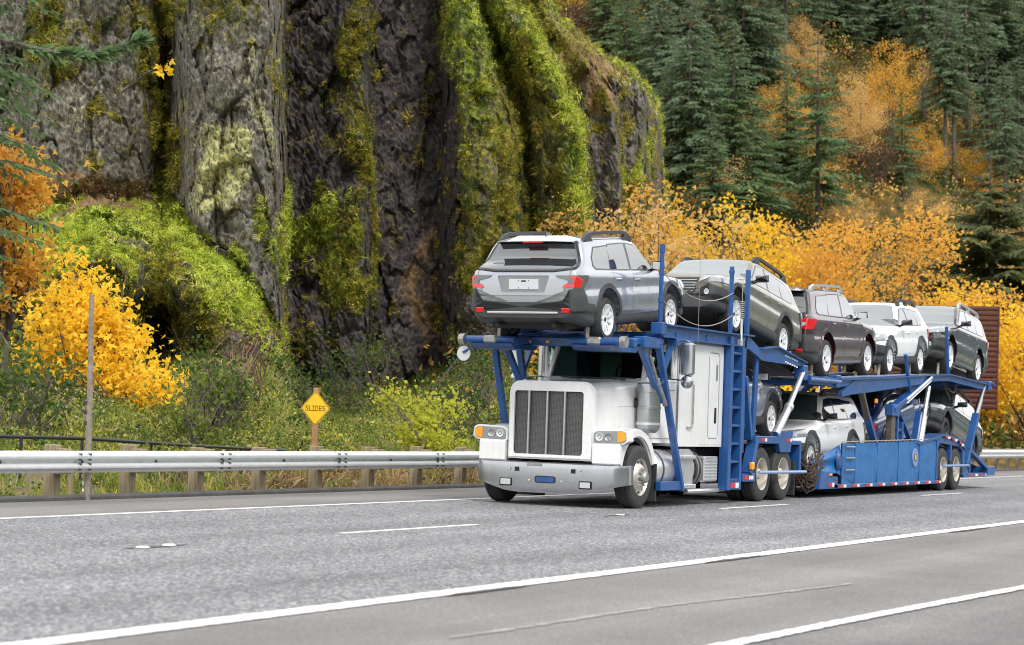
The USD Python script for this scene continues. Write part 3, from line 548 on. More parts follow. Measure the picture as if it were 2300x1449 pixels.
def conifer(seed, H, R, z0, whorls, per, droop=0.35, dens=1.0, sparse=0.0, sp=1.0):
    nr = np.random.default_rng(seed); V, F, T = [], [], []; nb = 0
    k = np.linspace(0, 1, 9); bend = np.column_stack([np.sin(k * 2) * .12, np.cos(k * 1.7) * .1 - .1, k * H]); bend[0, 2] = -1.0
    T.append(tube(bend, H * 0.0125 * (1 - .94 * k) + .01, 8))
    cs, ds, ls = [], [], []
    for w in range(whorls):
        t = (w + nr.uniform(-.3, .3)) / whorls; z = z0 + (H - z0) * t
        if z > H - .15: continue
        L0 = R * (1 - t) ** 0.75 * (0.35 + 0.65 * min(1, t * 6 + .25)) + .12
        for b in range(per):
            if nr.uniform() < sparse * (1 - t): continue
            a = nr.uniform(0, 2 * np.pi); L = L0 * nr.uniform(.55, 1.15); o = np.array([math.cos(a), math.sin(a), 0]); up = nr.uniform(-.05, .3) * (0.4 + t); m = max(3, int(L / (0.024 * H) * dens)); u = np.linspace(0, 1, m + 1)[1:]
            base = np.array([np.interp(z, bend[:, 2], bend[:, 0]), np.interp(z, bend[:, 2], bend[:, 1]), z])
            pts = base + o * (L * u)[:, None]; pts[:, 2] += L * (up * u - droop * u ** 2 + 0.10 * u ** 4)
            T.append(tube([base, pts[len(pts) // 2], pts[-1]], [.012 * L + .01, .008 * L + .006, .004], 3, False))
            side = np.array([-o[1], o[0], 0])
            for sgn in (-1, 1):
                d = o * .75 + side * sgn * nr.uniform(.35, 1.0, m)[:, None] + np.column_stack([np.zeros((m, 2)), nr.uniform(-.55, -.05, m)])
                cs.append(pts); ds.append(d); ls.append(L * .34 * (1.05 - .55 * u) + .012 * H)
            cs.append(pts[-1:]); ds.append(o[None] + [[0, 0, -.2]]); ls.append(np.array([.2 * L + .1]))
            cs.append(pts); ds.append(o * .5 + np.column_stack([nr.normal(0, .35, (m, 2)), nr.uniform(-.9, -.35, m)])); ls.append(L * .16 * (1.0 - .4 * u) + .012 * H)
    c, d, l = np.vstack(cs), np.vstack(ds), sp * np.concatenate(ls) * nr.uniform(.7, 1.25, sum(map(len, ls))); d /= np.linalg.norm(d, axis=1, keepdims=True); N = len(c)
    s = np.cross(d, nr.normal(size=(N, 3)) * .45 + [0, 0, 1]); s /= np.linalg.norm(s, axis=1, keepdims=True); l = l[:, None]
    dn = np.array([0, 0, -1.0])
    pr = [(0, .0, 0), (.22, .17, .02), (.36, .06, .03), (.62, .19, .10), (.70, .05, .10), (1.0, 0, .20), (.70, -.05, .10), (.58, -.20, .10), (.36, -.06, .03), (.2, -.15, .02)]
    VV = np.stack([c + l * (a * d + b * s + e * dn) for a, b, e in pr], 1)
    fc = np.array([[0, 1, 2], [2, 3, 4], [0, 2, 8], [2, 4, 8], [4, 6, 8], [4, 5, 6], [6, 7, 8], [8, 9, 0]])
    return join(*T), (VV.reshape(-1, 3), ((np.arange(N) * 10)[:, None, None] + fc[None]).reshape(-1, 3))
def basis(yaw, s, p, sz=None):
    """Stands upright (true vertical), turned and scaled."""
    z = TILT / np.linalg.norm(TILT); x = np.array([math.cos(yaw), math.sin(yaw), 0]); x -= z * (x @ z); x /= np.linalg.norm(x); y = np.cross(z, x); M = np.eye(4); M[:3, 0], M[:3, 1], M[:3, 2], M[:3, 3] = x * s, y * s, z * (sz or s), p; return M
# prototypes (class prims, not drawn themselves)
stage.CreateClassPrim('/World_tree_kinds')
def proto(name, parts):
    p = f'/World_tree_kinds/{name}'; UsdGeom.Xform.Define(stage, p)
    for nm, m, mt in parts: usdkit.mesh(stage, f'{p}/{nm}', m, mt, False)
    return p
def plant(kind, protop, M, label, cat='tree', group=None):
    t = thing(kind, label, cat, mtx=M, group=group); t.GetReferences().AddInternalReference(protop); t.SetInstanceable(True); return t
CON = {}
for nm, a, mt in (('full', (11, 16, 3.6, 1.4, 44, 6, .34, 1.35, 0.0, .80), NEEDLE), ('slim', (12, 18, 2.9, 3.0, 46, 5, .38, 1.3, 0.15, .80), NEEDLE2), ('bare_stem', (13, 20, 3.0, 8.5, 32, 5, .42, 1.3, 0.2, .80), NEEDLE2), ('open', (14, 15, 3.5, 2.8, 26, 5, .28, 1.3, 0.25, .80), NEEDLE), ('olive', (15, 9, 3.4, 0.8, 22, 6, .16, 1.5, 0.1), NEEDLE3), ('dense', (16, 17, 4.2, 1.0, 46, 6, .40, 1.35, 0.0, .80), NEEDLE2)):
    trk, crn = conifer(*a); CON[nm] = (proto('fir_' + nm, (('trunk', trk, BARK), ('crown', crn, mt))), a[1])
BRO = {}
for nm, a, kw, mt in (('gold', (21, 9, 3.4, 1.5, 420, 24, .15, .32), dict(shape='oval', stems=2), PALE), ('orange', (22, 8, 3.6, 1.0, 360, 26, .15, .31), dict(shape='oval', stems=2), ORA), ('yellow', (23, 7, 3.2, 0.6, 480, 14, .165, .38), dict(stems=3, r0=.1), YEL), ('thin', (24, 8, 2.8, 2.4, 150, 18, .16, .32), dict(shape='oval', r0=.12), PALE), ('russet', (25, 4.5, 2.6, 0.2, 260, 10, .17, .34), dict(shape='oval', stems=4, r0=.05), BRN)):
    trk, crn = broadleaf(*a, **kw); BRO[nm] = (proto('broadleaf_' + nm, (('trunk', trk, BARK), ('crown', crn, mt))), a[1])
# ------------------------------------------------------------------ trees on the hillside; each at its own spot
def stand_at(x, y_foot, dmin=2.0):
    """Distance behind the rail line at which the slope is seen at elevation y_foot on bearing x."""
    best, bd = None, 1e9
    for d in np.linspace(dmin, 250, 400):
        p = hill_point(x, d); r = p - CAM; yy = 724.5 - 4796.1 * (r @ UPV) / (r @ FWD)
        if abs(yy - y_foot) < bd: bd, best = abs(yy - y_foot), (d, p, r @ FWD)
    return best
def fir(x, y_foot, y_top, kind, yaw, label, group=None, wide=1.0, p=None):
    d, p, dep = stand_at(x, y_foot); H = (y_foot - y_top) / 4796.1 * dep; s = H / CON[kind][1]
    t = plant('fir_tree', CON[kind][0], basis(yaw, s * wide, p - TILT * .2, s), label, 'fir tree', group); return t
def broad(x, y_foot, y_top, kind, yaw, label, group=None, wide=1.0, name='autumn_tree', cat='autumn tree'):
    d, p, dep = stand_at(x, y_foot); H = (y_foot - y_top) / 4796.1 * dep; s = H / BRO[kind][1]
    return plant(name, BRO[kind][0], basis(yaw, s * wide, p - TILT * .2, s), label, cat, group)
fir(1832, 540, 60, 'open', .4, 'tall fir with bare lower trunk standing alone above the brown car', wide=1.1)
fir(2022, 450, 200, 'open', 2.1, 'small dark fir left of the two pale bare trunks on the slope', wide=1.15)
fir(2232, 790, 330, 'olive', 1.0, 'olive green fir behind the brown sign back at the right edge', wide=1.45)
fir(1640, 520, 40, 'full', .2, 'broad full fir in the middle of the dense green group', wide=1.2)
fir(1545, 470, -40, 'dense', 1.2, 'dense fir just right of the cliff edge reaching out of frame', wide=1.1)
fir(1700, 500, 190, 'full', 2.2, 'shorter full fir in front of the dense green group', wide=1.3)
fir(1600, 540, 250, 'full', 3.0, 'low green fir directly above the orange trees right of the cliff', wide=1.4)
fir(1470, 330, -90, 'dense', .9, 'fir rising behind the mossy brow of the cliff')
fir(1395, 260, -60, 'full', 1.9, 'fir half hidden by the cliff brow, leftmost on the hillside', wide=1.2)
fir(2160, 330, -160, 'bare_stem', .3, 'tall fir with a thick bare trunk at the upper right', wide=1.15)
fir(2118, 430, -40, 'bare_stem', 1.3, 'fir with pale bare lean trunk, left one of the pair', wide=1.0)
fir(2138, 445, 0, 'bare_stem', 2.6, 'fir with pale bare trunk, right one of the pair', wide=1.1)
fir(2255, 560, 130, 'bare_stem', 4.0, 'slender fir with a dark stem above the olive fir', wide=1.1)
fir(1748, 190, -230, 'bare_stem', 5.0, 'fir with bare stem over the pale gold leaves at the top', wide=.95)
fir(2065, 290, -190, 'bare_stem', .8, 'dark fir with thick bare stem right of the golden tree', wide=1.2)
hid = np.random.default_rng(77)
BACK = 'firs crowded at the back of the slope'
for (x, yf, yt_, kd, w) in [(1340, 150, -150, 'full', 1.1), (1440, 160, -200, 'slim', 1.2), (1510, 200, -170, 'dense', 1.1), (1590, 230, -150, 'slim', 1.2), (1660, 250, -170, 'dense', 1.1), (1725, 270, -90, 'slim', 1.2), (1790, 130, -260, 'slim', 1.2), (1850, 110, -240, 'dense', 1.0), (1905, 150, -200, 'slim', 1.2),
        (1955, 120, -260, 'dense', 1.0), (2010, 160, -240, 'slim', 1.2), (2100, 160, -250, 'dense', 1.0), (2190, 210, -200, 'slim', 1.3), (2240, 260, -160, 'dense', 1.1), (2290, 300, -120, 'slim', 1.2), (2330, 420, -60, 'dense', 1.1), (2210, 420, 60, 'slim', 1.2), (2285, 470, 120, 'slim', 1.2), (1585, 390, 60, 'full', 1.2), (1760, 420, 150, 'full', 1.2), (1500, 420, 120, 'full', 1.1),
        (1880, 60, -330, 'slim', 1.2), (1970, 50, -330, 'slim', 1.2), (2060, 60, -330, 'slim', 1.2), (2150, 80, -330, 'slim', 1.2), (1690, 90, -300, 'slim', 1.2), (1600, 80, -300, 'slim', 1.2), (1500, 60, -330, 'slim', 1.2), (1400, 40, -330, 'slim', 1.2), (2250, 100, -300, 'slim', 1.2)]:
    fir(x, yf, yt_, kd, hid.uniform(0, 6), 'dark green fir crowded among others at the back of the slope', BACK, w)
# autumn trees among the firs
broad(1990, 330, 90, 'orange', .5, 'golden tree between the dark fir stems high on the slope', wide=.62)
broad(1920, 380, 170, 'gold', 1.6, 'pale gold tree right of the lone fir half way up', wide=.8)
broad(1960, 440, 280, 'russet', .3, 'rust and gold bush left of the small dark fir', wide=.9)
broad(1775, 200, 40, 'gold', 2.4, 'pale gold tree behind the bare stem at the top', wide=.9)
broad(1735, 330, 170, 'orange', 2.9, 'orange gold tree deep between the green firs', wide=.8)
broad(2060, 400, 270, 'orange', 3.3, 'yellow tree behind the pair of bare trunks', wide=.8)
broad(2190, 480, 330, 'orange', 4.1, 'gold tree low between the trunks above the olive fir', wide=.85)
broad(1905, 540, 430, 'gold', 5.1, 'pale gold shrubby tree right of the lone fir base', wide=1.2)
broad(2080, 530, 420, 'gold', 5.9, 'straw coloured tree under the small dark fir', wide=1.3)
broad(1530, 440, 255, 'thin', .2, 'thin pale yellow tree beside the end of the cliff', wide=1.0)
broad(1600, 520, 340, 'thin', 1.2, 'thin pale tree leaning in front of the low firs', wide=1.0)
broad(1690, 520, 395, 'thin', 2.0, 'thin pale gold tree right of the low firs', wide=1.3)
broad(1870, 520, 455, 'thin', 3.0, 'sparse yellow sapling at the foot of the lone fir', wide=1.1)
broad(1310, 110, -20, 'russet', 1.0, 'russet shrub on top of the cliff brow', wide=1.1)
broad(1255, 30, -40, 'orange', 2.0, 'small orange shrub at the very top of the cliff brow', wide=1.2)
# undergrowth
hw = np.ones(HP.shape[:2]) * ss(8, 20, HD)[:, None] * (1 - ss(190, 230, HD))[:, None] * (0.3 + ss(.4, .65, meshkit.fbm(HP * .12, 3, 61)))
def hill_cover(name, protos, n, seed, s0, s1, w=hw):
    r = np.random.default_rng(seed); ww = w.ravel() / w.sum(); i = r.choice(ww.size, n, p=ww); p = HP.reshape(-1, 3)[i] + r.normal(0, .8, (n, 3)) * [1, 1, .15]; s = r.uniform(s0, s1, n)
    return tag(instancer(name, protos, p, r.integers(0, len(protos), n), quats(np.array([0, 0, 1.0]) + r.normal(0, .15, (n, 3)), r.uniform(0, 6.28, n)), np.stack([s] * 3, 1)), kind='stuff')
T_GOLD = tuftmat('undergrowth_gold', [(0, (0.24, 0.10, 0.025)), (0.5, (0.50, 0.28, 0.06)), (1, (0.68, 0.46, 0.14))])
hill_cover('undergrowth', [(leafy(61, 110, 1.2, .17, .06), T_GOLD), (leafy(65, 110, 1.2, .15, .06), T_GOLD), (leafy(62, 90, 1.0, .15, .05), T_DRY), (leafy(63, 110, 1.1, .16, .06), T_DARK), (leafy(64, 110, 1.1, .16, .06), T_DARK)], 6500, 71, .6, 1.9)

# ------------------------------------------------------------------ trees and shrubs close to the road
def solo(name, m, mats, M, label, cat):
    t = thing(name, label, cat, mtx=M); obj('trunk', m[0], mats[0], t); obj('crown', m[1], mats[1], t); return t
# row of orange-yellow maples behind the truck
ROW = [(1345, 880, 470, 3.0, AMBR, 'yellow leaved tree rising at the foot of the cliff left of the row', 81, 0.95), (1430, 890, 395, 3.6, PALE, 'tall loose yellow tree behind the silver car roof', 82, 1.0), (1530, 890, 420, 3.6, ORA, 'orange yellow tree behind the olive car', 83, 1.05), (1640, 890, 430, 3.4, YEL, 'yellow tree between the olive and the brown car', 84, 1.0), (1740, 890, 480, 3.6, ORA, 'orange tree behind the brown car roof rails', 85, 1.1),
       (1850, 900, 540, 3.4, ORA, 'low orange tree behind the brown and the white car', 86, 1.1), (1960, 900, 560, 3.6, ORA, 'orange tree behind the white car on the upper deck', 87, 1.1), (2025, 870, 455, 3.5, ORA, 'large round orange tree behind the two rearmost upper cars', 88, 1.0)]
for (x, yf, yt_, R, mt, lb, sd, wd) in ROW:
    dep = {81: 69, 82: 71.5, 83: 77}.get(sd, 92 + (sd % 3) * 3); foot = land(x, 985, dep); foot[2] = hill_point(x, max(dep - float(depth_rail(x)), 1))[2] if x > 1100 else foot[2]
    top = land(x, yt_, dep); H = top[2] - foot[2]
    solo('autumn_tree', broadleaf(sd, H, R * wd, H * .12, 300 if sd > 82 else 190, 16, .165, .30, hollow=.2, stems=3, r0=.09), (BARK, mt), basis(0, 1, foot), lb, 'autumn tree')
for (x, yt_, dep, H0, R, mt, lb, sd) in [(2262, 640, 101, 0, 2.6, ORA, 'orange tree right of the brown sign back', 91), (2320, 690, 97, 0, 2.8, YEL, 'yellow tree cut by the right edge beyond the guard rail', 92), (2200, 885, 99, 0, 2.2, YEL, 'low yellow tree under the brown sign back', 93), (2130, 640, 100, 0, 2.6, YEL, 'yellow tree behind the rear car on the upper deck', 94), (1780, 885, 72, 0, 1.8, YEL, 'low yellow shrub seen under the upper deck over the white car', 95), (1250, 770, 66, 0, 1.5, ORA, 'sparse orange sapling seen left of the truck windshield', 96)]:
    foot = land(x, 985, dep); foot[2] = hill_point(max(x, 1101), max(dep - float(depth_rail(x)), 1))[2]; H = land(x, yt_, dep)[2] - foot[2]
    solo('autumn_tree', broadleaf(sd, H, R, H * .15, 340 if sd != 96 else 40, 13, .175, .36, hollow=.2, stems=3, r0=.08), (BARK, mt), basis(0, 1, foot), lb, 'autumn tree')
# the big yellow maple at the left and its neighbour
def talus_z(x, d):
    i = int(np.argmin(np.abs(bx_ - x))); col = CL_P[nC + NY:, i]; dep = (col - CAM) @ FWD; o = np.argsort(dep); return float(np.interp(d, dep[o], col[o, 2]))
def left_tree(x, dep, pts, R, mt, lb, sd, name='maple_tree', per=16, size=.185, spread=.28, cat='maple tree', stems=3):
    """Crown built from clumps at (bearing, elevation, offset in depth, radius in px, count)."""
    nr = np.random.default_rng(sd); foot = land(x, 990, dep); foot[2] = talus_z(x, dep); C = []
    for (cx_, cy_, dd, rad, n) in pts:
        c = land(cx_, cy_, dep + dd); rm = rad / 4796.1 * dep; v = nr.normal(size=(n, 3)); v /= np.linalg.norm(v, axis=1, keepdims=True); C.append(c + v * (nr.uniform(.1, 1, (n, 1)) ** .45) * rm * [1, 1.1, 1])
    C = np.vstack(C) - foot; cr = leaves(C, per, nr, spread, size)
    tb = []; H = C[:, 2].max()
    for s_ in range(stems):
        tp = np.array([*C[:, :2].mean(0), H * .8]) + nr.normal(0, .5, 3); a = np.array([nr.normal(0, .15), nr.normal(0, .15), -.5]); k = np.linspace(0, 1, 7)[:, None]; st = a * (1 - k) + tp * k; st[1:-1] += nr.normal(0, .12, (5, 3)); tb.append(tube(st, .09 * (1 - .85 * k[:, 0]), 7))
        for p in C[nr.choice(len(C), min(22, len(C)))]:
            j = int(np.clip((p[2] / H * .8) * 6 - 1, 0, 5)); tb.append(tube([st[j], (st[j] + p) / 2 + nr.normal(0, .15, 3), p], [.03, .018, .006], 5))
    return solo(name, (join(*tb), cr), (BARK, mt), tr(*foot), lb, cat)
left_tree(215, 46, [(190, 700, 0, 75, 34), (150, 760, 0, 85, 40), (110, 800, .5, 70, 26), (240, 740, -.3, 85, 40), (290, 760, 0, 50, 20), (230, 830, -.5, 90, 44), (310, 850, -.6, 75, 36), (345, 900, -.8, 60, 28), (330, 940, -.8, 45, 16), (130, 850, 0, 65, 24), (180, 640, .3, 45, 12), (100, 700, .6, 50, 12), (60, 860, .5, 55, 14), (180, 900, -.3, 80, 14), (170, 590, .2, 22, 4)], 2, YEL, 'bright yellow maple leaning over the guard rail by the wooden pole', 101, per=17, size=.135, spread=.22)
left_tree(20, 50, [(10, 340, 0, 50, 14), (50, 400, 0, 55, 18), (0, 430, 0, 60, 18), (70, 440, 0, 40, 8), (20, 520, 0, 70, 18), (80, 560, 0, 45, 8), (-30, 600, 0, 80, 24), (40, 620, 0, 60, 14), (10, 700, 0, 80, 12), (-40, 380, 0, 80, 22), (-40, 500, 0, 90, 20), (90, 640, 0, 40, 6)], 2, ORA, 'orange maple cut by the left edge of the picture', 102, per=12)
left_tree(10, 44, [(10, 790, 0, 60, 14), (50, 880, 0, 70, 16), (-20, 900, 0, 90, 22), (110, 930, 0, 60, 12)], 2, YGR, 'yellow green shrub under the orange maple at the left edge', 103, name='shrub', cat='shrub', per=10, size=.16)
left_tree(376, 58, [(376, 150, 0, 14, 4)], 2, YEL, 'tiny yellow sapling in the dark crevice of the cliff', 104, name='sapling', cat='sapling', per=9, size=.3, spread=.16, stems=1) if False else None
c0 = land(376, 152, 60.5); nr_ = np.random.default_rng(5)
sap = thing('sapling', 'tiny yellow sapling in the dark crevice of the cliff', 'sapling', c0)
obj('stem', tube([(0.3, 1.8, -.6), (0.1, .8, -.1), (0, 0, 0.1)], [.03, .02, .008], 5), BARK, sap); obj('crown', leaves(nr_.normal(0, .13, (7, 3)), 4, nr_, .06, .17), YEL, sap)
# fir at the top left with one long bough
trk, crn = conifer(31, 24, 2.7, 3.0, 60, 6, .36, 2.6, 0.0, .46)
ft = land(-125, 990, 47); ft[2] = 1.0
fl = thing('fir_tree', 'dark fir at the left edge stretching one long bough across the cliff', 'fir tree', mtx=basis(.7, 1, ft))
obj('trunk', trk, BARK, fl); obj('crown', crn, NEEDLE, fl)
Mi = np.linalg.inv(basis(.7, 1, ft)); bp = np.array([land(x, y, 46) for x, y in ((-170, 40), (-20, 84), (110, 116), (190, 124), (250, 112), (290, 96), (322, 78))]); bp = bp @ Mi[:3, :3].T + Mi[:3, 3]
nb = np.random.default_rng(8); tt = np.linspace(.25, 1, 420); bpt = np.stack([np.interp(tt * 6, range(7), bp[:, k]) for k in range(3)], 1); ax = (bp[-1] - bp[0]) / np.linalg.norm(bp[-1] - bp[0]); upl = Mi[:3, :3] @ [0, 0, 1.0]
dd = ax * .8 + nb.normal(0, .35, (420, 3)); dd -= upl * np.abs(nb.normal(.12, .25, 420))[:, None] * np.where(tt < .8, 1, -.7)[:, None]; dd /= np.linalg.norm(dd, axis=1, keepdims=True); ssd = np.cross(dd, nb.normal(size=(420, 3))); ssd /= np.linalg.norm(ssd, axis=1, keepdims=True); LL = (nb.uniform(.2, .42, 420) * np.interp(tt, [0, .3, .62, .7, .9, 1], [.5, 1, 1, .55, 1.1, .7]))[:, None]
obj('bough', join(tube(bp, np.linspace(.075, .012, 7), 6)), BARK, fl)
obj('needles', (np.stack([bpt + LL * (a * dd + b * ssd) for a, b in ((0, 0), (.45, .16), (1, 0), (.5, -.15))], 1).reshape(-1, 3), ((np.arange(420) * 4)[:, None, None] + np.array([[0, 1, 2], [0, 2, 3]])).reshape(-1, 3)), NEEDLE, fl)

# ------------------------------------------------------------------ verge: grass, brambles, shrubs on the slope behind the rail
tw = tal * np.ones_like(tal)
def tcover(name, protos, w, n, seed, s0, s1): return cover(name, protos, w + 1e-12, n, seed, s0, s1, (0, 0, 1.2))
T_GRASS = tuftmat('grass_blades', [(0, (0.07, 0.10, 0.022)), (0.4, (0.16, 0.22, 0.045)), (0.7, (0.28, 0.29, 0.08)), (1, (0.38, 0.31, 0.15))])
T_YG = tuftmat('bramble_yellow', [(0, (0.10, 0.14, 0.02)), (0.5, (0.25, 0.27, 0.04)), (1, (0.52, 0.44, 0.07))])
T_OR = tuftmat('fallen_leaves', [(0, (0.24, 0.10, 0.02)), (0.5, (0.48, 0.24, 0.04)), (1, (0.62, 0.38, 0.08))])
pn = meshkit.fbm(P * [.35, .35, .35], 3, 91)
low = tw * (rows > 0)
lowfar = (1 - ss(.72, .82, np.concatenate([np.zeros(nC + NY), T_])))[:, None] * np.ones_like(tal) + .06
tcover('grass', [(tuft(71, 16, .40, .014, .35, .9), T_GRASS), (tuft(72, 14, .30, .016, .3, .9), T_GRASS), (tuft(73, 12, .5, .012, .5, .8), T_YG)], low * (.4 + ss(.4, .6, pn)) * (.3 + .7 * lowfar), 20000, 72, .4, 1.15)
tcover('brambles', [(leafy(74, 60, .4, .07, .024), T_GRASS), (leafy(75, 60, .36, .065, .024), T_YG), (leafy(76, 56, .4, .07, .026), T_DARK), (leafy(78, 60, .4, .07, .024), T_GRASS), (leafy(77, 46, .4, .06, .02), T_YG)], low * (.15 + ss(.42, .62, 1 - pn)) * lowfar, 8000, 73, .4, 1.15)
near = low * (T_ > .80)[np.maximum(np.arange(P.shape[0]) - nC - NY, 0)][:, None]
tcover('fallen_leaves', [(leafy(79, 12, .5, .08, .04, .05), T_OR)], near * ss(560, 700, cols) * (1 - ss(1000, 1060, cols)), 140, 74, .4, .8)
tcover('grass', [(tuft(81, 14, .42, .012, .5, .9), T_DRY), (tuft(82, 12, .3, .012, .4, .9), T_DRY)], near * ss(480, 640, cols), 2600, 75, .6, 1.4)
def shrub(x, yb, dep, H, R, mt, lb, sd, name='shrub', n=90, per=9, size=.11, spread=.18, stems=6, twig=BARK, zf=None):
    foot = land(x, yb, dep); foot[2] = talus_z(x, dep) if zf is None else zf
    m = broadleaf(sd, H, R, H * .15, n, per, size, spread, shape='oval', hollow=.1, stems=stems, r0=.013); return solo(name, m, (twig, mt), basis(0, 1, foot), lb, 'shrub')
TWIG = mat('pale_twig', (0.30, 0.25, 0.21), .8); RTWIG = mat('red_twig', (0.16, 0.09, 0.075), .8)
shrub(545, 1000, 44, 2.3, 1.1, BRN, 'brown leaved shrub with pale bare twigs left of the yellow sign', 111, n=60, per=8, twig=RTWIG, stems=3, size=.09)
shrub(955, 1000, 47, 1.75, .8, LIME, 'yellow green bush left of the truck bumper behind the rail', 112, n=280, size=.10)
shrub(1060, 1000, 52, 2.6, 1.2, GRN, 'tall grey green bush beside the truck grille', 113, n=150)
shrub(470, 1000, 42, 1.9, 1.1, GRN, 'green and yellow bush right of the yellow maple', 114, n=100)
shrub(430, 1000, 40, 1.5, .9, YGR, 'low yellow leaved bramble bush under the yellow maple', 115, n=80)
shrub(800, 1000, 60, 2.6, 1.5, GRN, 'dark green bush at the cliff foot right of the yellow sign', 116, n=120)
shrub(640, 1000, 54, 1.8, 1.2, GRN, 'green bush just left of the yellow sign post', 117, n=90)
shrub(60, 1000, 38, 1.7, 1.2, GRN, 'dark bush behind the black fence at the left', 118, n=90)
shrub(380, 1090, 35.6, .95, .6, YGR, 'small yellow green shrub with dark stems under the rail', 119, n=34, per=7, size=.09, twig=RTWIG, zf=-.15, stems=8)
shrub(545, 1090, 38.0, .9, .45, BRN, 'thin twiggy shrub right under the rail', 120, n=12, per=5, size=.07, twig=TWIG, zf=-.15, stems=8)
# ------------------------------------------------------------------ cars
def paint(name, col, metal=0.35, rough=0.32):
    return usdkit.material(stage, f'/World/Looks/{name}', {
        'g': ('geometry', {}), 'n': ('noise_texture', {'scale': 900.0, 'detail': 1.0}), 'd': ('noise_texture', {'scale': 3.0, 'detail': 5.0}),
        'rr': ('map_range', {'from_min': 0.3, 'from_max': 0.7, 'to_min': rough - .04, 'to_max': rough + .08}),
        'p': ('principled_bsdf', {'base_color': col, 'metallic': metal, 'coat_weight': 1.0, 'coat_roughness': 0.03, 'coat_ior': 1.75})},
        [('g.position', 'd.vector'), ('d.fac', 'rr.value'), ('rr.result', 'p.roughness')], surface='p.BSDF')
GLASS = mat('tinted_glass', (0.012, 0.014, 0.016), 0.03, 0.0, ior=2.1, coat_weight=1.0, coat_roughness=0.02)
GLASS_C = mat('clear_glass', (0.035, 0.05, 0.05), 0.03, 0.0, ior=1.55, coat_weight=0.6, coat_roughness=0.02)
GLASS_W = mat('windscreen_tint', (0.07, 0.085, 0.09), 0.03, 0.0, ior=2.7, coat_weight=1.0, coat_roughness=0.02)
PLAS = mat('black_plastic', (0.038, 0.040, 0.043), 0.55)
PLAS_G = mat('gloss_black', (0.012, 0.012, 0.014), 0.12)
RUB = mat('tyre_rubber', (0.030, 0.030, 0.031), 0.75, var=0.25, vscale=9)
RIM = mat('bright_alloy', (0.86, 0.87, 0.88), 0.28, 0.45)
RIM_D = mat('dark_alloy', (0.05, 0.05, 0.055), 0.35, 0.6)
RED = mat('red_lens', (0.55, 0.008, 0.012), 0.10, coat_weight=0.8)
CLEARL = mat('clear_lens', (0.62, 0.64, 0.66), 0.08, 0.35, coat_weight=1.0)
LAMPG = mat('lamp_grey', (0.30, 0.32, 0.34), 0.12, 0.5, coat_weight=1.0)
SMOKE = mat('smoked_lens', (0.10, 0.095, 0.095), 0.08, 0.2, coat_weight=1.0)
AMB = mat('amber_lens', (0.85, 0.33, 0.02), 0.12, coat_weight=0.8)
SILVERT = mat('satin_silver', (0.55, 0.56, 0.57), 0.3, 0.7)
UNDER = mat('underbody', (0.02, 0.02, 0.02), 0.8)
STRAPM = mat('tie_strap', (0.42, 0.38, 0.32), 0.85)
PLATEM = mat('blank_plate', (0.58, 0.60, 0.63), 0.4, 0.2)
WHITEP = mat('white_plate', (0.72, 0.73, 0.74), 0.4)

def catmull(P, n):
    """Smooth open curve through the points P (k,m)."""
    P = np.asarray(P, float); k = len(P); t = np.concatenate([[0], np.cumsum(np.linalg.norm(np.diff(P, axis=0), axis=1) ** .6 + 1e-6)])
    u = np.linspace(0, t[-1], n); return np.stack([PchipInterpolator(t, P[:, j])(u) for j in range(P.shape[1])], 1)
SPEC = dict(
    outback=dict(L=4.86, W=1.98, H=1.60, wb=2.745, fo=0.93, r=0.355, belt=1.03, hood=(1.00, 0.90), cowl=0.93, roof0=0.12, roofp=-0.7, spoil=-2.02, bed=1.06, tumble=0.20, arch=0.445),
    ascent=dict(L=5.0, W=2.04, H=1.74, wb=2.89, fo=0.95, r=0.385, belt=1.13, hood=(1.12, 1.00), cowl=1.02, roof0=0.18, roofp=-0.8, spoil=-2.20, bed=1.16, tumble=0.18, arch=0.475),
    crosstrek=dict(L=4.48, W=1.92, H=1.57, wb=2.665, fo=0.89, r=0.345, belt=1.03, hood=(1.00, 0.90), cowl=0.86, roof0=0.05, roofp=-0.6, spoil=-1.78, bed=1.06, tumble=0.22, arch=0.435),
    saloon=dict(L=4.84, W=1.94, H=1.47, wb=2.75, fo=0.93, r=0.345, belt=0.97, hood=(0.95, 0.84), cowl=0.86, roof0=0.02, roofp=-0.6, spoil=-1.25, bed=1.06, tumble=0.24, arch=0.42))
def car_profiles(S):
    """x runs forward from the middle of the wheelbase."""
    L, H = S['L'], S['H']; xf = S['wb'] / 2 + S['fo']; xr = xf - L
    hb, hf = S['hood']; cw = S['cowl']; r0 = S['roof0']
    if S['L'] == 4.84:
        top = [(xr, .88), (xr + .03, .98), (xr + .12, 1.05), (xr + .42, 1.09), (S['spoil'], 1.28), (S['spoil'] + .45, 1.40), (S['roofp'], H - .012), (r0 - .3, H), (r0, H - .035), (cw - .45, hb + .27), (cw, hb + .015), (cw + .25, hb - .005), (xf - .35, hf), (xf - .10, hf - .10), (xf, hf - .25)]
    else:
        sp = S['spoil']
        top = [(xr, .62), (xr + .012, .80), (xr + .028, .95), (xr + .06, S['bed']), (sp - .13, S['bed'] + .08 + .30 * (H - 1.2)), (sp + .015, H - .105), (sp + .11, H - .045), (S['roofp'], H - .005), (r0 - .35, H), (r0, H - .045), (cw - .45, hb + .29 + (H - 1.6) * .3), (cw, hb + .02), (cw + .2, hb), (xf - .40, hf + .02), (xf - .14, hf - .05), (xf - .05, hf - .17), (xf, hf - .30)]
    top = np.array(top); return xr, xf, PchipInterpolator(top[:, 0], top[:, 1])
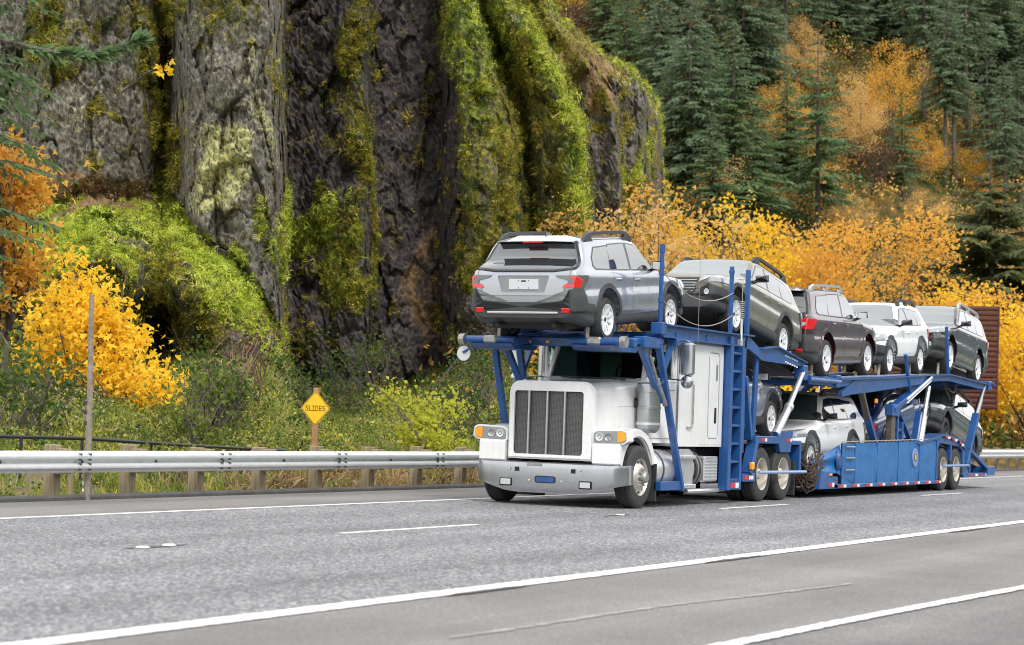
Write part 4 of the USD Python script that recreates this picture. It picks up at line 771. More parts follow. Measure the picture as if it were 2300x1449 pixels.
def car_shell(S, inflate=0.0, n=110, m=48):
    xr, xf, ztop = car_profiles(S); H, W, belt = S['H'], S['W'], S['belt']; L = xf - xr
    s = np.linspace(0, 1, n); xs = xr + L * (0.5 - 0.5 * np.cos(np.pi * s)) * .88 + L * s * .12
    hw = W / 2; rows = []
    for x in xs:
        e = min(x - xr, xf - x); front = (xf - x) < (x - xr)
        # plan: corners are rounded; the front more than the back
        cr_ = (0.62 if front else 0.40); k = np.clip(e / cr_, 0, 1); plan = 1 - (0.23 if front else 0.15) * (1 - np.sqrt(1 - (1 - k) ** 2)) - (.015 if front else .012) * (1 - np.clip(e / 1.2, 0, 1))
        zt = float(ztop(x)); cab = np.clip((zt - belt - .0) / (H - belt), 0, 1)
        tail = np.clip((.55 - (x - xr)) / .55, 0, 1)
        zb = 0.225 + .16 * np.clip((.75 - (x - xr)) / .75, 0, 1) ** 1.3 + .05 * np.clip((.6 - (xf - x)) / .6, 0, 1)
        bl = min(belt + .035 * np.clip(-x / 2, -.6, 1), zt - .035 - .03 * (cab < .02)); w = hw * plan
        ze = zt - .055 - .05 * cab; ze = max(ze, bl + .012); we = w - .035 - .03 - S['tumble'] * max(0, (ze - bl) / (H - belt)) ** 1.0
        wsd = w - .045
        half = [(0, zb), (wsd * .8, zb + .0), (wsd - .06, zb + .015), (wsd, zb + .075), (w - .045, zb + .16), (w - .008, .47), (w, .62), (w - .004, .70), (w - .022, .80), (w - .014, bl - .10), (w - .035, bl - .015), (w - .062, bl + .012)]
        if ze - bl > .05: half += [(w * .5 + we * .5 - .022, (bl + ze) / 2)]
        half += [(we, ze), (we - .06, ze + (zt - ze) * .62), (we * .62, zt - (zt - ze) * .12), (0, zt)]
        rows.append(catmull(half, m))
    R = np.array(rows)                       # (n, m, [y,z])
    mid = np.array([0, .8]); R = R.copy()
    if inflate:
        R[..., 0] *= 1 + inflate / (W / 2); R[..., 1] = mid[1] + (R[..., 1] - mid[1]) * (1 + inflate / .75); c = (xf + xr) / 2; xs = c + (xs - c) * (1 + inflate / (L / 2))
    full = np.concatenate([R, R[:, -2:0:-1] * [-1, 1]], 1); M = full.shape[1]
    V = np.concatenate([np.broadcast_to(xs[:, None, None], (n, M, 1)), full], -1).reshape(-1, 3); F = []
    i = np.arange(n - 1)[:, None] * M; j = np.arange(M)[None]; a, b = i + j, i + (j + 1) % M
    F = np.stack([a, b, b + M, a + M], -1).reshape(-1, 4); F = np.vstack([F[:, [0, 1, 2]], F[:, [0, 2, 3]]])
    c0, c1 = len(V), len(V) + 1; V = np.vstack([V, [xs[0], 0, full[0][:, 1].mean()], [xs[-1], 0, full[-1][:, 1].mean()]])
    jj = np.arange(M); F = np.vstack([F, np.stack([np.full(M, c0), (jj + 1) % M, jj], 1), np.stack([np.full(M, c1), (n - 1) * M + jj, (n - 1) * M + (jj + 1) % M], 1)])
    mm = m3.Manifold(m3.Mesh(V.astype(np.float32), F.astype(np.uint32)))
    if mm.volume() < 0: mm = m3.Manifold(m3.Mesh(V.astype(np.float32), F[:, ::-1].copy().astype(np.uint32)))
    return mm
def cyl_y(x, z, r, y0, y1, n=48): return man(prism(Polygon([(x + r * math.cos(t), z + r * math.sin(t)) for t in np.linspace(0, 2 * np.pi, n + 1)[:-1]]), 'y', y0, y1))
def wheel_parts(r, w, style):
    """tyre, rim, hub cap; the outer face looks to +y, centre at the origin."""
    ri = r * .70
    tyre = lathe([(ri - .012, -w / 2 + .03), (ri + .01, -w / 2), (r * .9, -w / 2 - .004), (r - .022, -w / 2 + .012), (r - .004, -w / 2 + .04), (r, -w * .15), (r - .006, -w * .14), (r - .006, -w * .12), (r, -w * .11), (r, w * .11), (r - .006, w * .12), (r - .006, w * .14), (r, w * .15), (r - .004, w / 2 - .04), (r - .022, w / 2 - .012), (r * .9, w / 2 + .004), (ri + .01, w / 2), (ri - .012, w / 2 - .03)], 40)
    rim = lathe([(ri - .012, -w / 2 + .02), (ri + .004, -w / 2 + .02), (ri + .006, w / 2 - .004), (ri - .012, w / 2 - .006), (ri - .022, w / 2 - .03), (ri - .05, w / 2 - .075), (ri - .06, -w / 2 + .02)], 40)
    disc = [lathe([(0.001, w / 2 - .05), (.06, w / 2 - .045), (.075, w / 2 - .06), (.075, w / 2 - .09), (0.001, w / 2 - .09)], 24)]
    ns = {'split': 5, 'turbine': 10, 'five': 5}[style]
    for k in range(ns):
        for off in ((-.13, .13) if style in ('split',) else (0,)):
            a = 2 * np.pi * k / ns; a1 = a + off * .4; a2 = a + off * 1.5 + (.10 if style == 'turbine' else 0); wd = .026 if style != 'five' else .038
            p = np.array([math.cos(a1) * .06, w / 2 - .065, math.sin(a1) * .06]); q = np.array([math.cos(a2) * (ri - .01), w / 2 - .03, math.sin(a2) * (ri - .01)])
            disc.append(beam(p, q, wd * 1.6, .03, up=(0, 1, 0)))
    back = lathe([(0.001, -.01), (ri - .03, -.01), (ri - .03, -.03), (0.001, -.03)], 28)
    cap = lathe([(0.001, w / 2 - .036), (.030, w / 2 - .038), (.034, w / 2 - .05), (0.001, w / 2 - .055)], 18)
    return tyre, join(rim, *disc), back, cap
def side_poly(S, key):
    """Side glazing outlines (x forward, z)."""
    H, b, cw, r0, rp, sp = S['H'], S['belt'], S['cowl'], S['roof0'], S['roofp'], S['spoil']
    zt = H - .135; bb = b + .035
    up = lambda x: float(np.interp(x, [sp + .05, rp, r0 - .3, r0 + .02], [zt - .075, zt - .005, zt, zt - .03]))
    lo = lambda x: bb + .03 * np.clip(-x / 2, -.5, 1)
    if S['L'] == 4.84: front, mid_, rear = (r0 - .03, cw - .20), (-.42, -.40), (-1.12, -1.28)
    xa, xb = r0 - .02, cw - .17                                  # A pillar top, foot
    m0 = -0.33; r1 = -1.18 if S['L'] < 5 else -1.28; re = sp + .17 if S['L'] != 4.84 else sp + .12
    G = {'front': [(m0 + .03, lo(m0)), (xb - .20, lo(xb)), (xb - .20, lo(xb) + .045), (xa, up(xa) - .008), (m0 + .06, up(m0))],
         'quarterlight': [(xb - .17, lo(xb)), (xb + .02, lo(xb) + .004), (xb - .17, lo(xb) + .15)],
         'rear': [(r1 + .03, lo(r1)), (m0 - .055, lo(m0)), (m0 - .03, up(m0)), (r1 + .17, up(r1 + .2)), (r1 + .10, up(r1) - .03)]}
    if S['L'] == 4.84: G['cargo'] = [(r1 - .02, lo(r1)), (r1 + .04, up(r1) - .06), (re + .02, lo(re) + .03), (re + .03, lo(re))]
    else: G['cargo'] = [(re + .03, lo(re) + .05), (re + .10, lo(re) + .005), (r1 - .025, lo(r1)), (r1 + .115, up(r1 + .1) - .012), (re + .22, up(re + .15) - .005), (re + .05, lo(re) + .16)]
    return G
CACHE = {}
def car_kit(kind):
    """All the shapes of one kind of car, cut out of one shell."""
    if kind in CACHE: return CACHE[kind]
    S = SPEC[kind]; K = {}; xr, xf, ztop = car_profiles(S); W = S['W']; r, ar = S['r'], S['arch']; fx, rx = S['wb'] / 2, -S['wb'] / 2
    B = car_shell(S); wells = cyl_y(fx, r, ar, -2, 2) + cyl_y(rx, r, ar, -2, 2)
    inner = man(bx((xr + .25, -W / 2 + .26, 0), (xf - .25, W / 2 - .26, 2)))
    B0 = B - (wells - inner)
    P1, P2, P3 = car_shell(S, .007), car_shell(S, .016), car_shell(S, -.045)
    P1, P2 = P1 - (wells - inner), P2 - cyl_y(fx, r, ar, -2, 2) - cyl_y(rx, r, ar, -2, 2)
    skin1, skin2 = P1 - P3, P2 - P3
    polys = lambda g: [q for q in getattr(g, 'geoms', [g]) if q.area > 1e-5]
    def one(poly, s):
        out = m3.Manifold()
        for q in polys(poly if hasattr(poly, 'area') else Polygon(poly)): out = out + man(prism(q, 'y', .25, 1.4) if s > 0 else prism(q, 'y', -1.4, -.25))
        return out
    both = lambda poly: one(poly, 1) + one(poly, -1)
    H, b, cw, r0, sp = S['H'], S['belt'], S['cowl'], S['roof0'], S['spoil']
    G = side_poly(S, 0); K['side'] = {}
    for s in (1, -1):
        for nm, poly in G.items(): K['side'][(nm, s)] = skin1 ^ one(Polygon(poly).buffer(-.012).buffer(.012, quad_segs=3), s)
    # black surround of the side glass
    allg = Polygon(unary_union([Polygon(p) for p in G.values()]).buffer(.08).buffer(-.058).exterior)
    K['frame'] = car_shell(S, .0035) ^ both(allg)
    K['frame'] = K['frame'] - P3
    # windscreen and back window
    ww, wt = W / 2 - .125, W / 2 - .125 - S['tumble'] - .0
    zc0, zc1 = S['hood'][0] + .045, H - .075
    ws = Polygon([(-ww, zc0), (ww, zc0), (wt, zc1), (wt * .6, zc1 + .02), (-wt * .6, zc1 + .02), (-wt, zc1)])
    K['windscreen'] = (skin1 ^ man(prism(ws, 'x', r0 - .05, cw + .2)))
    if kind == 'saloon':
        rwp = Polygon([(-ww + .04, b + .10), (ww - .04, b + .10), (wt - .02, H - .10), (-wt + .02, H - .10)]); K['rear_window'] = skin1 ^ man(prism(rwp, 'x', sp - .32, sp + .60))
    else:
        zr0, zr1 = b + .075, H - .13; rwp = Polygon([(-ww + .03, zr0 + .02), (-ww * .6, zr0 - .015), (ww * .6, zr0 - .015), (ww - .03, zr0 + .02), (wt + .015, zr1), (-wt - .015, zr1)]); K['rear_window'] = skin1 ^ man(prism(rwp, 'x', xr - .1, sp + .10))
        K['rear_surround'] = (car_shell(S, .004) - P3) ^ man(prism(rwp.buffer(.04), 'x', xr - .1, sp + .12))
        # roof spoiler
        spx = sp - .05; yy = W / 2 - .125 - S['tumble'] + .05
        K['spoiler'] = hull([(spx - .09, s * y, H - .10) for s in (1, -1) for y in (yy - .06, yy * .5)] + [(spx - .10, s * yy * .5, H - .088) for s in (1, -1)] + [(spx + .30, s * (yy - .02), H - .065) for s in (1, -1)] + [(spx + .30, s * yy * .6, H - .006) for s in (1, -1)] + [(spx + .25, s * (yy - .05), H - .13) for s in (1, -1)])
        K['stop_lamp'] = cb((spx - .118, -.17, H - .118), (spx - .05, .17, H - .096), .005)
    # panel gaps
    gaps = []
    def line(pts, w=.009): return LineString(pts).buffer(w / 2, cap_style=2)
    m0 = -0.345; r1 = -1.16 if S['L'] < 5 else -1.26; xd = fx - ar - .10
    gl = [line([(m0 + .03, b + .03), (m0 - .01, .75), (m0 - .01, .36)]), line([(cw - .30, b + .01), (xd + .02, b - .12), (xd, .70), (xd + .015, .36)]), line([(r1 + .02, b + .02), (r1 - .02, .80), (rx + ar * .93, r + ar * .55), (rx + ar + .04, .36)]), line([(xd + .02, .385), (rx + ar + .03, .385)])]
    slab = P1 - car_shell(S, -.012)
    cut = None
    for g_ in gl:
        q = slab ^ both(g_); cut = q if cut is None else cut + q
    B0 = B0 - cut
    # bonnet shut lines, tailgate shut line
    hl = unary_union([LineString([(cw + .02, s * (W / 2 - .17)), (xf - .32, s * (W / 2 - .23)), (xf - .18, s * (W / 2 - .38))]).buffer(.005) for s in (1, -1)])
    for g_ in hl.geoms: B0 = B0 - ((P1 - car_shell(S, -.014)) ^ man(prism(g_, 'z', .75, 1.4)))
    tg = W / 2 - .20
    for s in (1, -1):
        B0 = B0 - ((P1 - car_shell(S, -.016)) ^ man(prism(LineString([(s * (tg + .02), b + .05), (s * (tg + .01), .92), (s * (tg - .10), .72), (s * (tg - .16), .70)]).buffer(.006), 'x', xr - .1, xr + .35)))
    B0 = B0 - ((P1 - car_shell(S, -.016)) ^ man(bx((xr - .1, -tg + .16, .69), (xr + .3, tg - .16, .705))))
    # number plate recess
    rec = Polygon([(-.43, .99), (.43, .99), (.36, .78), (-.36, .78)]).buffer(.02); pz = b - 1.03
    K['plate_recess'] = None
    B0 = B0 - man(tf(prism(rec, 'x', xr - .2, xr + .055), tr(0, 0, pz - .01)))
    K['plate'] = cb((xr + .038, -.26, .795 + pz), (xr + .0495, .26, .945 + pz), .003); K['plate_frame'] = tf(prism(rec.buffer(-.004), 'x', xr + .050, xr + .0555), tr(0, 0, pz - .01))
    K['plate_holes'] = join(*[rod((xr + .040, y, z + pz), (xr + .034, y, z + pz), .008, 8) for y in (-.09, .09) for z in (.815, .925)], cb((xr + .035, -.04, .905 + pz), (xr + .040, .04, .93 + pz), .002))
    # lower cladding: sills, arches, bumpers
    ringf, ringr = [sbox(-9, -9, 9, 9) for _ in range(2)]
    aw = .085
    arch = lambda x: Polygon([(x + (ar + aw) * math.cos(t), r + (ar + aw) * math.sin(t) * 0.97) for t in np.linspace(-.55, np.pi + .55, 30)] + [(x - .3, 0), (x + .3, 0)])
    sill = sbox(rx, .0, fx, .385)
    K['sill_cladding'] = skin2 ^ both(sill.difference(arch(fx).buffer(.001)).difference(arch(rx).buffer(.001)))
    K['arches'] = [skin2 ^ one(arch(x).difference(Polygon([(x + ar * math.cos(t), r + ar * math.sin(t)) for t in np.linspace(0, 6.283, 40)])), s) for x in (fx, rx) for s in (1, -1)]
    rb = Polygon([(xr - .2, .0), (rx - ar * .7, .0), (rx - ar - aw + .02, .46), (rx - ar - .14, .56), (xr + .34, .585), (xr + .24, .80), (xr - .2, .80)])
    rbm = Polygon([(-1.3, .0), (1.3, .0), (1.3, .80), (tg + .03, .80), (tg - .06, .66), (tg - .14, .605), (-tg + .14, .605), (-tg + .06, .66), (-tg - .03, .80), (-1.3, .80)])
    K['rear_bumper'] = (skin2 ^ man(prism(rb, 'y', -1.4, 1.4))) ^ man(prism(rbm, 'x', xr - .2, rx))
    K['rear_bumper_trim'] = cb((xr - .035, -.62, .435), (xr + .06, .62, .465), .008)
    K['rear_reflector'] = [cb((xr - .030, s * (W / 2 - .24) - .07, .45), (xr + .09, s * (W / 2 - .24) + .07, .52), .008) for s in (1, -1)]
    fb = Polygon([(xf + .2, .0), (fx + ar * .7, .0), (fx + ar + aw - .01, .44), (fx + ar + .2, .47), (xf - .16, .50), (xf + .2, .50)])
    K['front_bumper'] = skin2 ^ man(prism(fb, 'y', -1.4, 1.4))
    zh = S['hood'][1]
    gp = Polygon([(-.52, zh - .10), (.52, zh - .10), (.46, zh - .36), (.36, zh - .41), (-.36, zh - .41), (-.46, zh - .36)])
    K['grille'] = (P2 - car_shell(S, -.03)) ^ man(prism(gp, 'x', xf - .5, xf + .2))
    bars = None
    for zz in np.linspace(zh - .36, zh - .15, 5): 
        q = man(bx((xf - .6, -.47, zz - .007), (xf + .3, .47, zz + .007))); bars = q if bars is None else bars + q
    K['grille_bars'] = (car_shell(S, .024) - P1) ^ bars ^ man(prism(gp, 'x', xf - .6, xf + .2))
    K['badge'] = hull([(xf + .045, .09 * math.cos(t), zh - .24 + .045 * math.sin(t)) for t in np.linspace(0, 6.283, 20)] + [(xf - .1, .085 * math.cos(t), zh - .24 + .04 * math.sin(t)) for t in np.linspace(0, 6.283, 12)])
    bt = ztop(xf - .10)
    K['headlamp'] = {}; K['drl'] = {}; K['fog'] = {}; K['tail'] = {}; K['tail_clear'] = {}; K['fog_trim'] = {}
    for s in (1, -1):
        hp = Polygon([(s * .50, zh - .165), (s * .53, zh - .08), (s * (W / 2 + .05), zh - .0), (s * (W / 2 + .05), zh - .15), (s * .70, zh - .205)])
        K['headlamp'][s] = (P2 - car_shell(S, -.03)) ^ man(prism(hp, 'x', xf - .62, xf + .2))
        dp = Polygon([(s * .58, zh - .15), (s * .60, zh - .10), (s * .86, zh - .07), (s * .86, zh - .085), (s * .63, zh - .125), (s * .66, zh - .165), (s * .84, zh - .15), (s * .84, zh - .17)]).buffer(.004)
        K['drl'][s] = (car_shell(S, .020) - P1) ^ man(prism(dp, 'x', xf - .6, xf + .2))
        K['fog_trim'][s] = skin2 ^ man(prism(Polygon([(s * .50, .44), (s * .58, .60), (s * .74, .68), (s * (W / 2 + .05), .60), (s * (W / 2 + .05), .40), (s * .6, .38)]), 'x', xf - .55, xf + .2))
        fxx = None
        K['fog'][s] = (car_shell(S, .024) - P1) ^ man(prism(Polygon([(s * .70 + .05 * math.cos(t), .535 + .05 * math.sin(t)) for t in np.linspace(0, 6.283, 18)]), 'x', xf - .6, xf + .2))
        zt_ = b - .04
        tp = Polygon([(s * .56, zt_ + .015), (s * .60, zt_ - .02), (s * .78, zt_ - .06), (s * .80, zt_ - .15), (s * .86, zt_ - .19), (s * (W / 2 + .05), zt_ - .19), (s * (W / 2 + .05), zt_ + .015)])
        sidep = Polygon([(xr - .2, zt_ - .21), (xr + .22, zt_ - .19), (xr + .30, zt_ - .12), (xr + .43, zt_ + .0), (xr + .36, zt_ + .03), (xr - .2, zt_ + .03)])
        tm = (P2 - car_shell(S, -.03)) ^ man(prism(tp, 'x', xr - .2, xr + .6)) ^ man(prism(sidep, 'y', -1.4, 1.4))
        K['tail'][s] = tm
        cr = Polygon([(s * .70, zt_ - .15), (s * .74, zt_ - .115), (s * .885, zt_ - .115), (s * .875, zt_ - .03), (s * .80, zt_ - .02), (s * .80, zt_ - .0), (s * .925, zt_ - .0), (s * .965, zt_ - .06), (s * .945, zt_ - .165), (s * .70, zt_ - .175)])
        K.setdefault('tail_red', {})[s] = (car_shell(S, .020) - P1) ^ man(prism(cr, 'x', xr - .2, xr + .45))
        cp = Polygon([(s * .63, zt_ - .002), (s * .66, zt_ - .022), (s * .79, zt_ - .045), (s * .795, zt_ - .005)])
        cp2 = Polygon([(s * .82, zt_ - .06), (s * .89, zt_ - .05), (s * .89, zt_ - .11), (s * .81, zt_ - .14)])
        K['tail_clear'][s] = ((car_shell(S, .020) - P1) ^ (man(prism(cp, 'x', xr - .2, xr + .3)) + man(prism(cp2, 'x', xr - .2, xr + .2))))
    # handles, mirrors, rails
    K['handles'] = [cb((x - .11, s * (W / 2 - .028) - .03, z - .022), (x + .11, s * (W / 2 - .028) + .03, z + .016), .012) for x, z in ((m0 + .20, b - .125), (r1 + .22, b - .105)) for s in (1, -1)]
    K['mirror'] = {}
    for s in (1, -1):
        xm, ym = cw - .40, W / 2 - .02; K['mirror'][s] = (join(hull([(xm + a, s * (ym + y), b + .075 + z) for a, y, z in ((-.07, .02, -.05), (-.07, .25, -.035), (-.07, .02, .07), (-.07, .235, .09), (.05, .02, -.05), (.03, .235, -.02), (.06, .02, .05), (.03, .22, .065), (.11, .06, -.01), (.10, .15, .02))]), beam((xm + .02, s * (ym - .05), b + .005), (xm + .02, s * (ym + .08), b + .055), .07, .045)), cb((xm - .074, s * (ym + .03) - (0 if s > 0 else .19), b + .03), (xm - .068, s * (ym + .03) + (.19 if s > 0 else 0), b + .14), .002))
    K['rail'] = {}
    zr = lambda x: float(ztop(x)) - .055
    yr_ = lambda x: W / 2 - .065 - S['tumble'] * (zr(x) - b) / (H - b) - .025
    for s in (1, -1):
        a0, a1 = sp + .18, r0 - .04; xs = np.linspace(a0, a1, 11); pts = [(x, s * yr_(x), zr(x) + .012 + .085 * min(1, min(x - a0, a1 - x) / .22)) for x in xs]
        bars_ = [hull([(p[0], p[1] + dy, p[2] + dz) for p in (pts[i], pts[i + 1]) for dy in (-.028, .028) for dz in (-.026, .026)]) for i in range(10)]
        feet = [hull([(xc + dx * k_, s * yr_(xc) + dy, zr(xc) + zz) for dx in (-1, 1) for dy in (-.028, .028) for k_, zz in ((.20 if xc in (a0 + .15, a1 - .15) else .1, -.02), (.07, .09))]) for xc in ((a0 + .15, a1 - .15) if kind == 'outback' else (a0 + .12, (a0 + a1) / 2, a1 - .12))]
        K['rail'][s] = join(*bars_, *feet)
    K['wiper'] = join(beam((sp - .21, -.02, b + .13), (sp - .235, .38, b + .115), .02, .025), cb((sp - .26, -.08, b + .10), (sp - .20, .03, b + .15), .01)) if kind != 'saloon' else None
    K['antenna'] = hull([(sp + .38, 0, H + .06), (sp + .34, .008, H + .06), (sp + .34, -.008, H + .06), (sp + .62, .02, H - .02), (sp + .62, -.02, H - .02), (sp + .32, .025, H - .02), (sp + .32, -.025, H - .02)])
    ub = [bx((xr + .35, -W / 2 + .28, .20), (xf - .3, W / 2 - .28, .30)), rod((xr + .25, -.45, .27), (xr + .55, -.45, .27), .09, 12), rod((rx, -W / 2 + .2, r), (rx, W / 2 - .2, r), .04, 8), rod((fx, -W / 2 + .2, r), (fx, W / 2 - .2, r), .04, 8), beam((rx + .1, -.5, .24), (rx - .45, .1, .3), .06, .05), rod((xr + .08, .5, .26), (xr + .5, .5, .28), .035, 10), rod((xr + .08, -.5, .26), (xr + .5, -.5, .28), .035, 10)]
    K['under'] = join(*ub)
    K['body'] = B0; K['wells'] = join(*[lathe([(ar - .002, -.1), (ar - .002, .16)], 30)] ) if False else None
    CACHE[kind] = K; return K
def make_car(name, kind, M, pm, label, sz=1.06, lift=.04, style='turbine', rail=PLAS, clad=PLAS, rim=RIM, front_glass=GLASS_W, group=None, wild=False, straps=True):
    S, K = SPEC[kind], car_kit(kind); t = thing(name, label, 'car', mtx=M); W, r = S['W'], S['r']
    obj('body', K['body'], pm, t, 38)
    obj('window_frame', K['frame'], PLAS_G, t, 28)
    obj('windscreen', K['windscreen'], front_glass, t, 30)
    obj('rear_window', K['rear_window'], GLASS, t, 30)
    if 'rear_surround' in K:
        obj('rear_window_surround', K['rear_surround'], PLAS_G, t, 30); sp_ = obj('spoiler', K['spoiler'], pm, t, 20); obj('stop_lamp', K['stop_lamp'], RED, sp_)
        obj('rear_wiper', K['wiper'], PLAS, t)
    for (nm, s), g in K['side'].items(): obj({'front': 'front_side_window', 'rear': 'rear_side_window', 'cargo': 'cargo_window', 'quarterlight': 'quarter_window'}[nm], g, GLASS, t, 30)
    lo = pm if clad is None else clad
    obj('sill_cladding', K['sill_cladding'], lo, t, 28)
    for a in K['arches']: obj('wheel_arch', a, lo, t, 28)
    b_ = obj('rear_bumper', K['rear_bumper'], PLAS, t, 28); obj('bumper_trim', K['rear_bumper_trim'], SILVERT if not wild else PLAS_G, b_)
    for g in K['rear_reflector']: obj('reflector', g, RED, b_)
    fb_ = obj('front_bumper', K['front_bumper'], PLAS, t, 28)
    gr_ = obj('grille', K['grille'], PLAS_G, t, 30); obj('grille_bars', K['grille_bars'], LAMPG if not wild else PLAS, gr_); obj('badge', K['badge'], SILVERT, gr_)
    for s in (1, -1):
        h = obj('headlamp', K['headlamp'][s], LAMPG, t, 30); obj('running_lamp', K['drl'][s], CLEARL, h)
        ft_ = obj('fog_lamp_surround', K['fog_trim'][s], PLAS, t, 30); obj('fog_lamp', K['fog'][s], CLEARL, ft_)
        tl = obj('tail_lamp', K['tail'][s], SMOKE if kind == 'outback' else RED, t, 30)
        obj('tail_lamp_red', K['tail_red'][s], RED, tl) if kind == 'outback' else obj('tail_lamp_clear', K['tail_clear'][s], CLEARL, tl)
        m_ = obj('door_mirror', K['mirror'][s][0], PLAS_G, t, 30); obj('mirror_glass', K['mirror'][s][1], CLEARL, m_)
        if rail is not None: obj('roof_rail', K['rail'][s], rail, t, 25)
    for g in K['handles']: obj('door_handle', g, pm, t)
    obj('number_plate', K['plate'], PLATEM if name.startswith('silver') else WHITEP, t); obj('plate_recess', K['plate_frame'], pm, t); obj('plate_bolts', K['plate_holes'], PLAS, t)
    tag(stage.GetPrimAtPath(str(t.GetPath()) + '/plate_bolts'), kind='stuff')
    obj('antenna', K['antenna'], PLAS_G, t); obj('underbody', K['under'], UNDER, t)
    parts = wheel_parts(r, .225, style)
    for x in (S['wb'] / 2, -S['wb'] / 2):
        for s in (1, -1):
            w = sub('wheel', t); c = tr(x, s * (W / 2 - .145), r - lift / sz) @ np.diag([1, 1, 1 / sz, 1])
            Mw = c @ (rotz(np.pi) if s < 0 else np.eye(4)) @ roty(hash_angle(name, x, s))
            obj('tyre', tf(parts[0], Mw), RUB, w, 35); obj('rim', tf(parts[1], Mw), rim, w, 30); obj('brake_disc', tf(parts[2], Mw), UNDER, w); obj('hub_cap', tf(parts[3], Mw), PLAS_G, w)
    return t
def hash_angle(n, x, s): return (sum(map(ord, n)) * 7 + int(x > 0) * 13 + int(s > 0) * 29) % 60 / 60 * 1.2
def car_at(name, kind, hub_a, hub_b, Yc, pm, label, rear_near, sz=1.06, lift=.04, **kw):
    """hub_a, hub_b: (x,z) of the two near-side hubs, smaller x first."""
    a, b = np.array(hub_a), np.array(hub_b); d = b - a; ang = math.atan2(d[1], d[0]); mid = (a + b) / 2; S = SPEC[kind]; s = np.linalg.norm(d) / S['wb']
    M = tr(mid[0], Yc, mid[1]) @ roty(-ang) @ (np.eye(4) if rear_near else rotz(np.pi)) @ np.diag([s, 1, sz, 1]) @ tr(0, 0, -S['r'] + lift / sz)
    return make_car(name, kind, M, pm, label, sz, lift, **kw)
P_SILVER = paint('silver_paint', (0.33, 0.35, 0.385), 0.75, .3); P_OLIVE = paint('olive_paint', (0.15, 0.14, 0.10), .5); P_MAROON = paint('maroon_paint', (0.022, 0.004, 0.007), .1); P_WHITE = paint('white_paint', (0.80, 0.81, 0.82), 0.0, .4); P_BLACK = paint('black_paint', (0.008, 0.007, 0.0075), .1); P_NAVY = paint('navy_paint', (0.010, 0.032, 0.15), .2); P_GREY = paint('dark_grey_paint', (0.014, 0.015, 0.017), .15)
# ------------------------------------------------------------------ the tractor unit
YC = 14.95
YN, YF = 13.62, 16.28
WHITE = usdkit.material(stage, '/World/Looks/truck_white', {
    'g': ('geometry', {}), 'n': ('noise_texture', {'scale': 1.7, 'detail': 7.0, 'roughness': 0.7}), 'mp': ('mapping', {'scale': (5, 5, 0.7)}), 'n2': ('noise_texture', {'scale': 2.0, 'detail': 6.0, 'roughness': 0.7}),
    'mx': ('mix_float', {'fac': 0.5}), 'r': ('rgb_ramp', {'ramp': [(0.27, (0.50, 0.48, 0.45)), (0.42, (0.66, 0.66, 0.655)), (0.56, (0.72, 0.725, 0.73))]}),
    'p': ('principled_bsdf', {'roughness': 0.32, 'coat_weight': 0.7, 'coat_roughness': 0.08})},
    [('g.position', 'n.vector'), ('g.position', 'mp.vector'), ('mp.vector', 'n2.vector'), ('n.fac', 'mx.a'), ('n2.fac', 'mx.b'), ('mx.result', 'r.fac'), ('r.color', 'p.base_color')], surface='p.BSDF')
BLUE = usdkit.material(stage, '/World/Looks/truck_blue', {
    'g': ('geometry', {}), 'n': ('noise_texture', {'scale': 4.0, 'detail': 8.0, 'roughness': 0.75}), 'r': ('rgb_ramp', {'ramp': [(0.28, (0.045, 0.05, 0.065)), (0.36, (0.008, 0.050, 0.17)), (0.6, (0.010, 0.075, 0.255)), (0.8, (0.022, 0.11, 0.32))]}),
    'rr': ('map_range', {'from_min': 0.3, 'from_max': 0.7, 'to_min': 0.55, 'to_max': 0.30}), 'p': ('principled_bsdf', {'coat_weight': 0.3, 'coat_roughness': 0.2})},
    [('g.position', 'n.vector'), ('n.fac', 'r.fac'), ('r.color', 'p.base_color'), ('n.fac', 'rr.value'), ('rr.result', 'p.roughness')], surface='p.BSDF')
CHROME = mat('dull_chrome', (0.42, 0.43, 0.45), 0.25, 1.0, var=0.08, vscale=5.0)
ALU = mat('brushed_aluminium', (0.66, 0.66, 0.67), 0.36, 0.85, var=0.12, vscale=4.0)
STEEL = mat('bare_steel', (0.33, 0.32, 0.31), 0.45, 0.7, var=0.3, vscale=8.0)
DARKST = mat('dark_steel', (0.035, 0.036, 0.04), 0.6, 0.2, var=0.3, vscale=8.0)
WHEELC = mat('cream_wheel', (0.50, 0.47, 0.40), 0.5, 0.1, var=0.25, vscale=6.0)
WHEELA = mat('worn_alloy_wheel', (0.58, 0.55, 0.50), 0.35, 0.7, var=0.25, vscale=10.0)
REFR = mat('red_tape', (0.50, 0.03, 0.03), 0.35); REFW = mat('white_tape', (0.72, 0.72, 0.72), 0.35)
CABIN = mat('dark_cabin', (0.010, 0.010, 0.011), 0.7)
WSGL = usdkit.material(stage, '/World/Looks/windscreen_glass', {'f': ('fresnel', {'IOR': 1.5}), 't': ('transparent_bsdf', {'color': (0.42, 0.52, 0.47)}), 'gl': ('glossy_bsdf', {'color': (1, 1, 1), 'roughness': 0.02}), 'm': ('mix_closure', {})},
    [('f.fac', 'm.fac'), ('t.BSDF', 'm.closure1'), ('gl.BSDF', 'm.closure2')], surface='m.closure')
